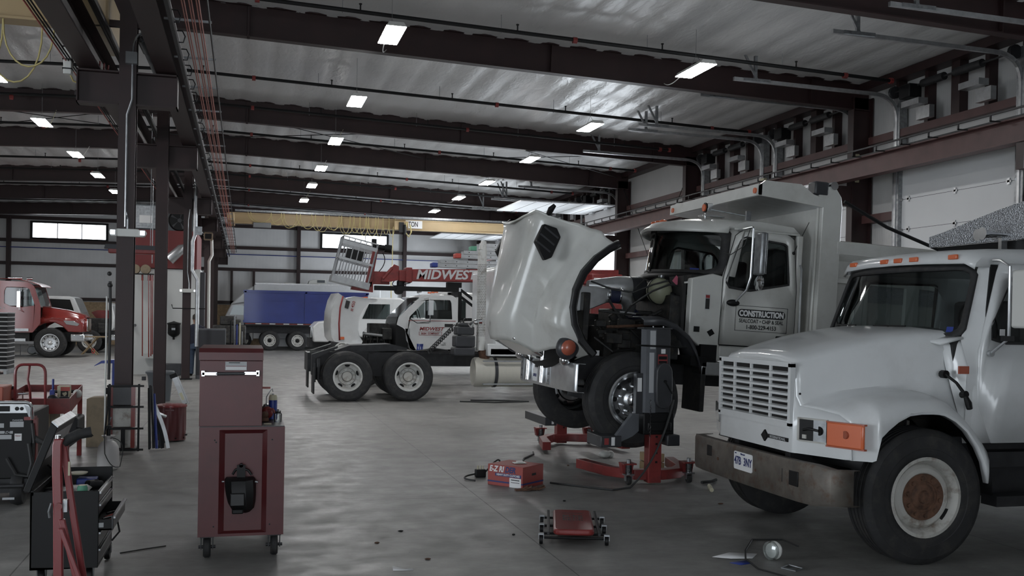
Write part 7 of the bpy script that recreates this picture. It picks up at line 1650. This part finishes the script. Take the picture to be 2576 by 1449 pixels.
B('charcoal').box(-.62, -.38, -.16, .30, .43, .555).build('wheel_cradle', t, bevel=.01)
B('charcoal').box(.17, .32, -.13, .30, .43, .55).build('wheel_cradle', t, bevel=.01)
B('paper').box(-.50, -.46, -.163, -.16, .45, .54).build('cradle_label', t, smooth=0); B('print_red').box(-.58, -.53, -.163, -.16, .46, .53).build('cradle_label', t, smooth=0)
P = [(-.06+.010*(i % 2), -.17, .95-.02*i) for i in range(22)]
B('chrome').tube(P, .006, 5).build('safety_chain', t)
t = lift('column_lift', 'red column lift under the far front wheel of the dump truck', (4.42, 13.75, 0), -1)
B('charcoal').box(-.1, .2, -.02, .16, .6, 1.5).build('upright', t, bevel=.006)
B('charcoal').box(-.56, -.40, -1.18, -.2, .40, .51).box(.25, .4, -1.15, -.2, .40, .51).build('wheel_cradle', t, bevel=.006); B('paper').box(-.47, -.44, -1.183, -1.18, .42, .49).build('cradle_label', t, smooth=0)
t = tag(B('wood').box(4.70, 4.92, 11.1, 11.35, 0, .10).box(4.70, 4.92, 11.1, 11.35, .11, .21).build('wood_block', bevel=.006), 'stack of weathered wood blocks behind the red lift post', 'blocks')
tag(B('hose').tube(bezier((4.55, 10.05, .95), (4.35, 9.95, .3), (4.0, 9.9, .03), 8)+bezier((3.8, 9.9, .01), (3.5, 10.2, .01), (3.28, 10.45, .01), 8), .011, 6).build('power_cable'), 'black power cable running from the near lift past the red box', 'cable')
tag(B('hose').tube(bezier((3.0, 10.75, .01), (3.15, 11.3, .01), (3.5, 12.3, .01), 8)+[(3.75, 12.7, .01), (3.8, 12.9, .012)], .011, 6).build('power_cable'), 'black power cable running from the far lift to the red box', 'cable')
t = thing('cable_plug', 'black power plug with looped cord behind the red box', 'plug', (2.62, 11.0, 0))
B('black').box(-.06, .06, -.04, .04, 0, .09).build('plug_body', t, bevel=.01)
mb = B('cream')
for x in (-.03, 0, .03): mb.cyl((x, 0, .09), (x, 0, .13), .008)
mb.build('pin', t); B('hose').tube([(.05, 0, .05)]+bezier((.1, 0, .1), (.3, .2, .25), (.28, .2, .08), 8)+[(.2, .15, .01)], .01, 6).tube([(-.05, 0, .04)]+bezier((-.15, -.05, .03), (-.3, -.2, .0+.02), (-.12, -.28, .01), 8), .01, 6).build('cord', t)
# ================================================================== RED CLUTCH BOX
a_ = math.atan2(.352-.0, .29)*-1
t = thing('clutch_box', 'red cardboard box printed E-Z RIDER HEAVY DUTY CLUTCHES on the floor', 'box', (2.885, 10.165, 0))
u = Vector((2.594-2.885, 10.51-10.165, 0)); v_ = Vector((3.237-2.885, 10.311-10.165, 0)); u.normalize(); v_ = Vector((-u.y, u.x, 0))*-1
if v_.x < 0: v_ = -v_
U_, V_, H_ = .46, .40, .225
cn = [Vector((0, 0, 0)), u*U_, u*U_+v_*V_, v_*V_]
mb = B('box_red').add([(p.x, p.y, z) for z in (0, H_) for p in cn], [(0, 1, 2, 3), (4, 5, 6, 7), (0, 1, 5, 4), (1, 2, 6, 5), (2, 3, 7, 6), (3, 0, 4, 7)]); bxo = mb.build('box_body', t, bevel=.004)
n1 = Vector((-u.y, u.x, 0)); n1 = n1 if n1.dot(v_) < 0 else -n1
n2 = -u
def fl(s, h, n_=n1, base=u): 
    p = base*s+n_*.0022; return Vector((p.x, p.y, h))
text('E-Z RIIDER', .085, frame(fl(.245, .178), -u, n1), 'paper', t, .003, shear=.25, wx=.92) if 0 else None
text('E-Z RI', .085, frame(fl(.345, .178), -u, n1), 'paper', t, .003, shear=.25, wx=.85)
text('DER', .085, frame(fl(.165, .178), -u, n1), 'print_navy', t, .003, shear=.25, wx=.85)
def strip(s0, s1, z0_, z1_, m, nm, n_=n1, base=u, e=.0012):
    P = [base*s0+n_*e, base*s1+n_*e]; return B(m).add([(P[0].x, P[0].y, z0_), (P[1].x, P[1].y, z0_), (P[1].x, P[1].y, z1_), (P[0].x, P[0].y, z1_)], [(0, 1, 2, 3)]).build(nm, t, smooth=0)
strip(.02, .36, .105, .138, 'print_navy', 'print_band'); strip(.0, .46, .035, .052, 'print_navy', 'print_band'); strip(.0, .40, .035, .052, 'print_navy', 'print_band', n2, v_)
text('HEAVY DUTY CLUTCHES', .03, frame(fl(.19, .1215), -u, n1), 'paper', t, .0006, wx=.9)
strip(.02, .17, .0, .10, 'paper', 'shipping_label', e=.003); strip(.04, .15, .05, .056, 'print_black', 'label_text', e=.004); strip(.04, .15, .075, .085, 'print_black', 'label_text', e=.004)
strip(.17, .25, .12, .145, 'black', 'hand_slot', n2, v_, .003)
tag(B('plastic_white').box(2.86, 3.0, 10.42, 10.52, .231, .236).box(2.9, 2.97, 10.44, 10.5, .236, .25).build('packing_slip', bevel=.002), 'crumpled clear wrapper on top of the red clutch box', 'wrapper')
mb = B('rust'); rnd = random.Random(4)
for k in range(14): x, y = 2.88+rnd.uniform(-.02, .2), 10.06+rnd.uniform(-.05, .04); mb.cyl((x-.04, y, .01), (x+.04, y+rnd.uniform(-.04, .04), .02+rnd.uniform(0, .03)), .008, n=6)
o = mb.box(2.78, 2.95, 10.04, 10.1, 0, .02).build('rusty_bolts'); tag(o, 'small heap of rusty bolts on the floor before the red box', 'bolts'); o['kind'] = 'stuff'
# ================================================================== CREEPER
t = thing('mechanic_creeper', 'red padded mechanic creeper with six casters on the floor', 'creeper', (2.71, 7.98, 0), -.30)
B('vinyl_red').prism(rrect(-.165, .165, -.45, .40, .05), 'z', .075, .125).build('pad', t, bevel=.018, seg=3)
mb = B('black')
for z_, y in ((.055, -.44), (.055, -.28), (.055, .02), (.055, .36)): mb.cyl((-.25, y, z_), (.25, y, z_), .010, n=8)
mb.build('cross_tube', t)
for s in (-1, 1): B('dark_metal').box(s*.205-.012, s*.205+.012, -.42, .52, .07, .095).build('side_rail', t, bevel=.003)
for s in (-1, 1):
    for y in (-.44, -.05, .30):
        c = bpy.data.objects.new('caster', None); C.objects.link(c); c.parent = t; x = s*.262
        B('black').lathe([(.008, -.014), (.036, -.014), (.04, 0), (.036, .014), (.008, .014)], (x, y, .04), 'x', 16).build('caster_wheel', c)
        B('galv').box(x-.022, x+.022, y-.02, y+.03, .078, .09).box(x-.022, x-.018, y-.01, y+.01, .04, .085).box(x+.018, x+.022, y-.01, y+.01, .04, .085).build('caster_fork', c, smooth=0)
mb = B('print_black'); rnd = random.Random(2)
for r in range(3):
    y = .12-.085*r
    for k in range(8): mb.box(-.085+k*.022, -.085+k*.022+rnd.uniform(.01, .019), y-.03, y+.03-.02*(k % 2), .1252, .1262)
mb.box(-.09, .09, .22, .235, .1252, .1262); mb.build('pad_print', t, smooth=0)
# ================================================================== SMALL THINGS ON THE FLOOR
t = thing('headlight_unit', 'removed headlight standing on the floor before the nearest truck', 'headlight', (3.89, 6.79, 0), .3)
B('plastic_white').lathe([(0, .0), (.055, .01), (.07, .05), (.06, .07), (.03, .1), (0, .105)], (0, 0, .075), 'x', 24).build('reflector', t)
B('bottle_clear').lathe([(0, -.02), (.05, -.01), (.072, .0), (.072, .02)], (0, 0, .075), 'x', 24).build('lens', t)
tag(B('galv').tube([(3.85, 6.55, .006), (3.95, 6.62, .006), (4.0, 6.50, .006), (3.9, 6.44, .006), (3.85, 6.55, .006)], .006, 6).box(3.87, 3.92, 6.5, 6.54, 0, .015).build('headlight_ring'), 'thin chrome headlight ring lying beside the removed headlight', 'ring')
tag(B('paper').add([(3.5, 6.97, .003), (3.7, 7.08, .003), (3.9, 7.0, .003), (3.78, 6.86, .005), (3.6, 6.86, .012)], [(0, 1, 2, 3, 4)]).build('plastic_sheet', solid=.002), 'pale sheet of plastic lying flat left of the removed headlight', 'sheet')
tag(B('blue').add([(3.55, 6.78, .002), (3.7, 6.82, .002), (3.72, 6.74, .002), (3.6, 6.70, .002)], [(0, 1, 2, 3)]).build('blue_rag', solid=.004), 'small dark blue scrap in front of the plastic sheet', 'rag')
tag(B('hose').tube([(3.75, 6.3, .008), (3.66, 6.55, .008), (3.72, 6.85, .008), (3.85, 7.1, .008), (4.1, 7.45, .008), (4.35, 7.4, .008), (4.35, 7.15, .008)], .007, 6).build('air_hose'), 'thin black air hose looping on the floor under the truck bumper', 'hose')
tag(B('cream').cyl((4.83, 9.66, .022), (4.93, 9.92, .022), .022, n=16).build('cardboard_tube'), 'short pale cardboard tube lying on the floor left of the truck', 'tube')
tag(B('paper').add([(1.05, 7.02, .002), (1.06, 7.11, .012), (1.15, 7.06, .002), (1.2, 7.06, .003), (1.19, 7.0, .002)], [(0, 1, 2), (0, 2, 3, 4)]).build('paper_slip', solid=.001), 'small white paper slip on the bare floor at bottom centre', 'paper')
tag(B('plastic_white').ball((4.6, 12.3, .05), .06, 10, 8, (1.4, 1, .8)).ball((4.7, 12.35, .04), .05, 8, 6).build('crumpled_wrap'), 'crumpled white wrap on the floor between the two lifts', 'wrap')
tag(B('blue').ball((5.3, 9.1, .02), .05, 8, 6, (2, 1, .4)).build('blue_cloth'), 'small blue cloth on the floor under the nearest truck', 'cloth')
rnd = random.Random(9)
for k, (x, y) in enumerate(((1.3, 8.3), (1.05, 7.9), (3.1, 9.4), (4.6, 9.0), (2.2, 8.0), (1.35, 7.3), (3.5, 11.9), (3.9, 11.7))):
    tag(B('rust' if k % 2 else 'black').ball((x, y, .006), .014, 8, 5, (rnd.uniform(1, 2.5), 1, .5)).build('debris_scrap'), 'tiny dark scrap on the bare floor, %s' % ['left of the joint, back', 'left of the joint, front', 'right of the creeper', 'near the paper tube', 'beside the joint', 'at bottom, left of the paper slip', 'before the far lift', 'under the dump truck bumper'][k], 'scrap', 'scraps on the floor')
tag(B('hose').tube([(4.95, 10.15, .02), (5.1, 10.2, .02), (5.2, 10.3, .02)], .018, 6).build('rubber_strip'), 'short black rubber strip on the floor right of the near lift', 'strip')
tag(B('hose').tube([(4.5, 20.9, .015), (5.2, 20.6, .015), (6.0, 20.8, .015), (5.4, 21.1, .015), (4.8, 21.2, .015)], .015, 6).build('coiled_hose'), 'dark hose lying on the floor under the semi tractor tank', 'hose')
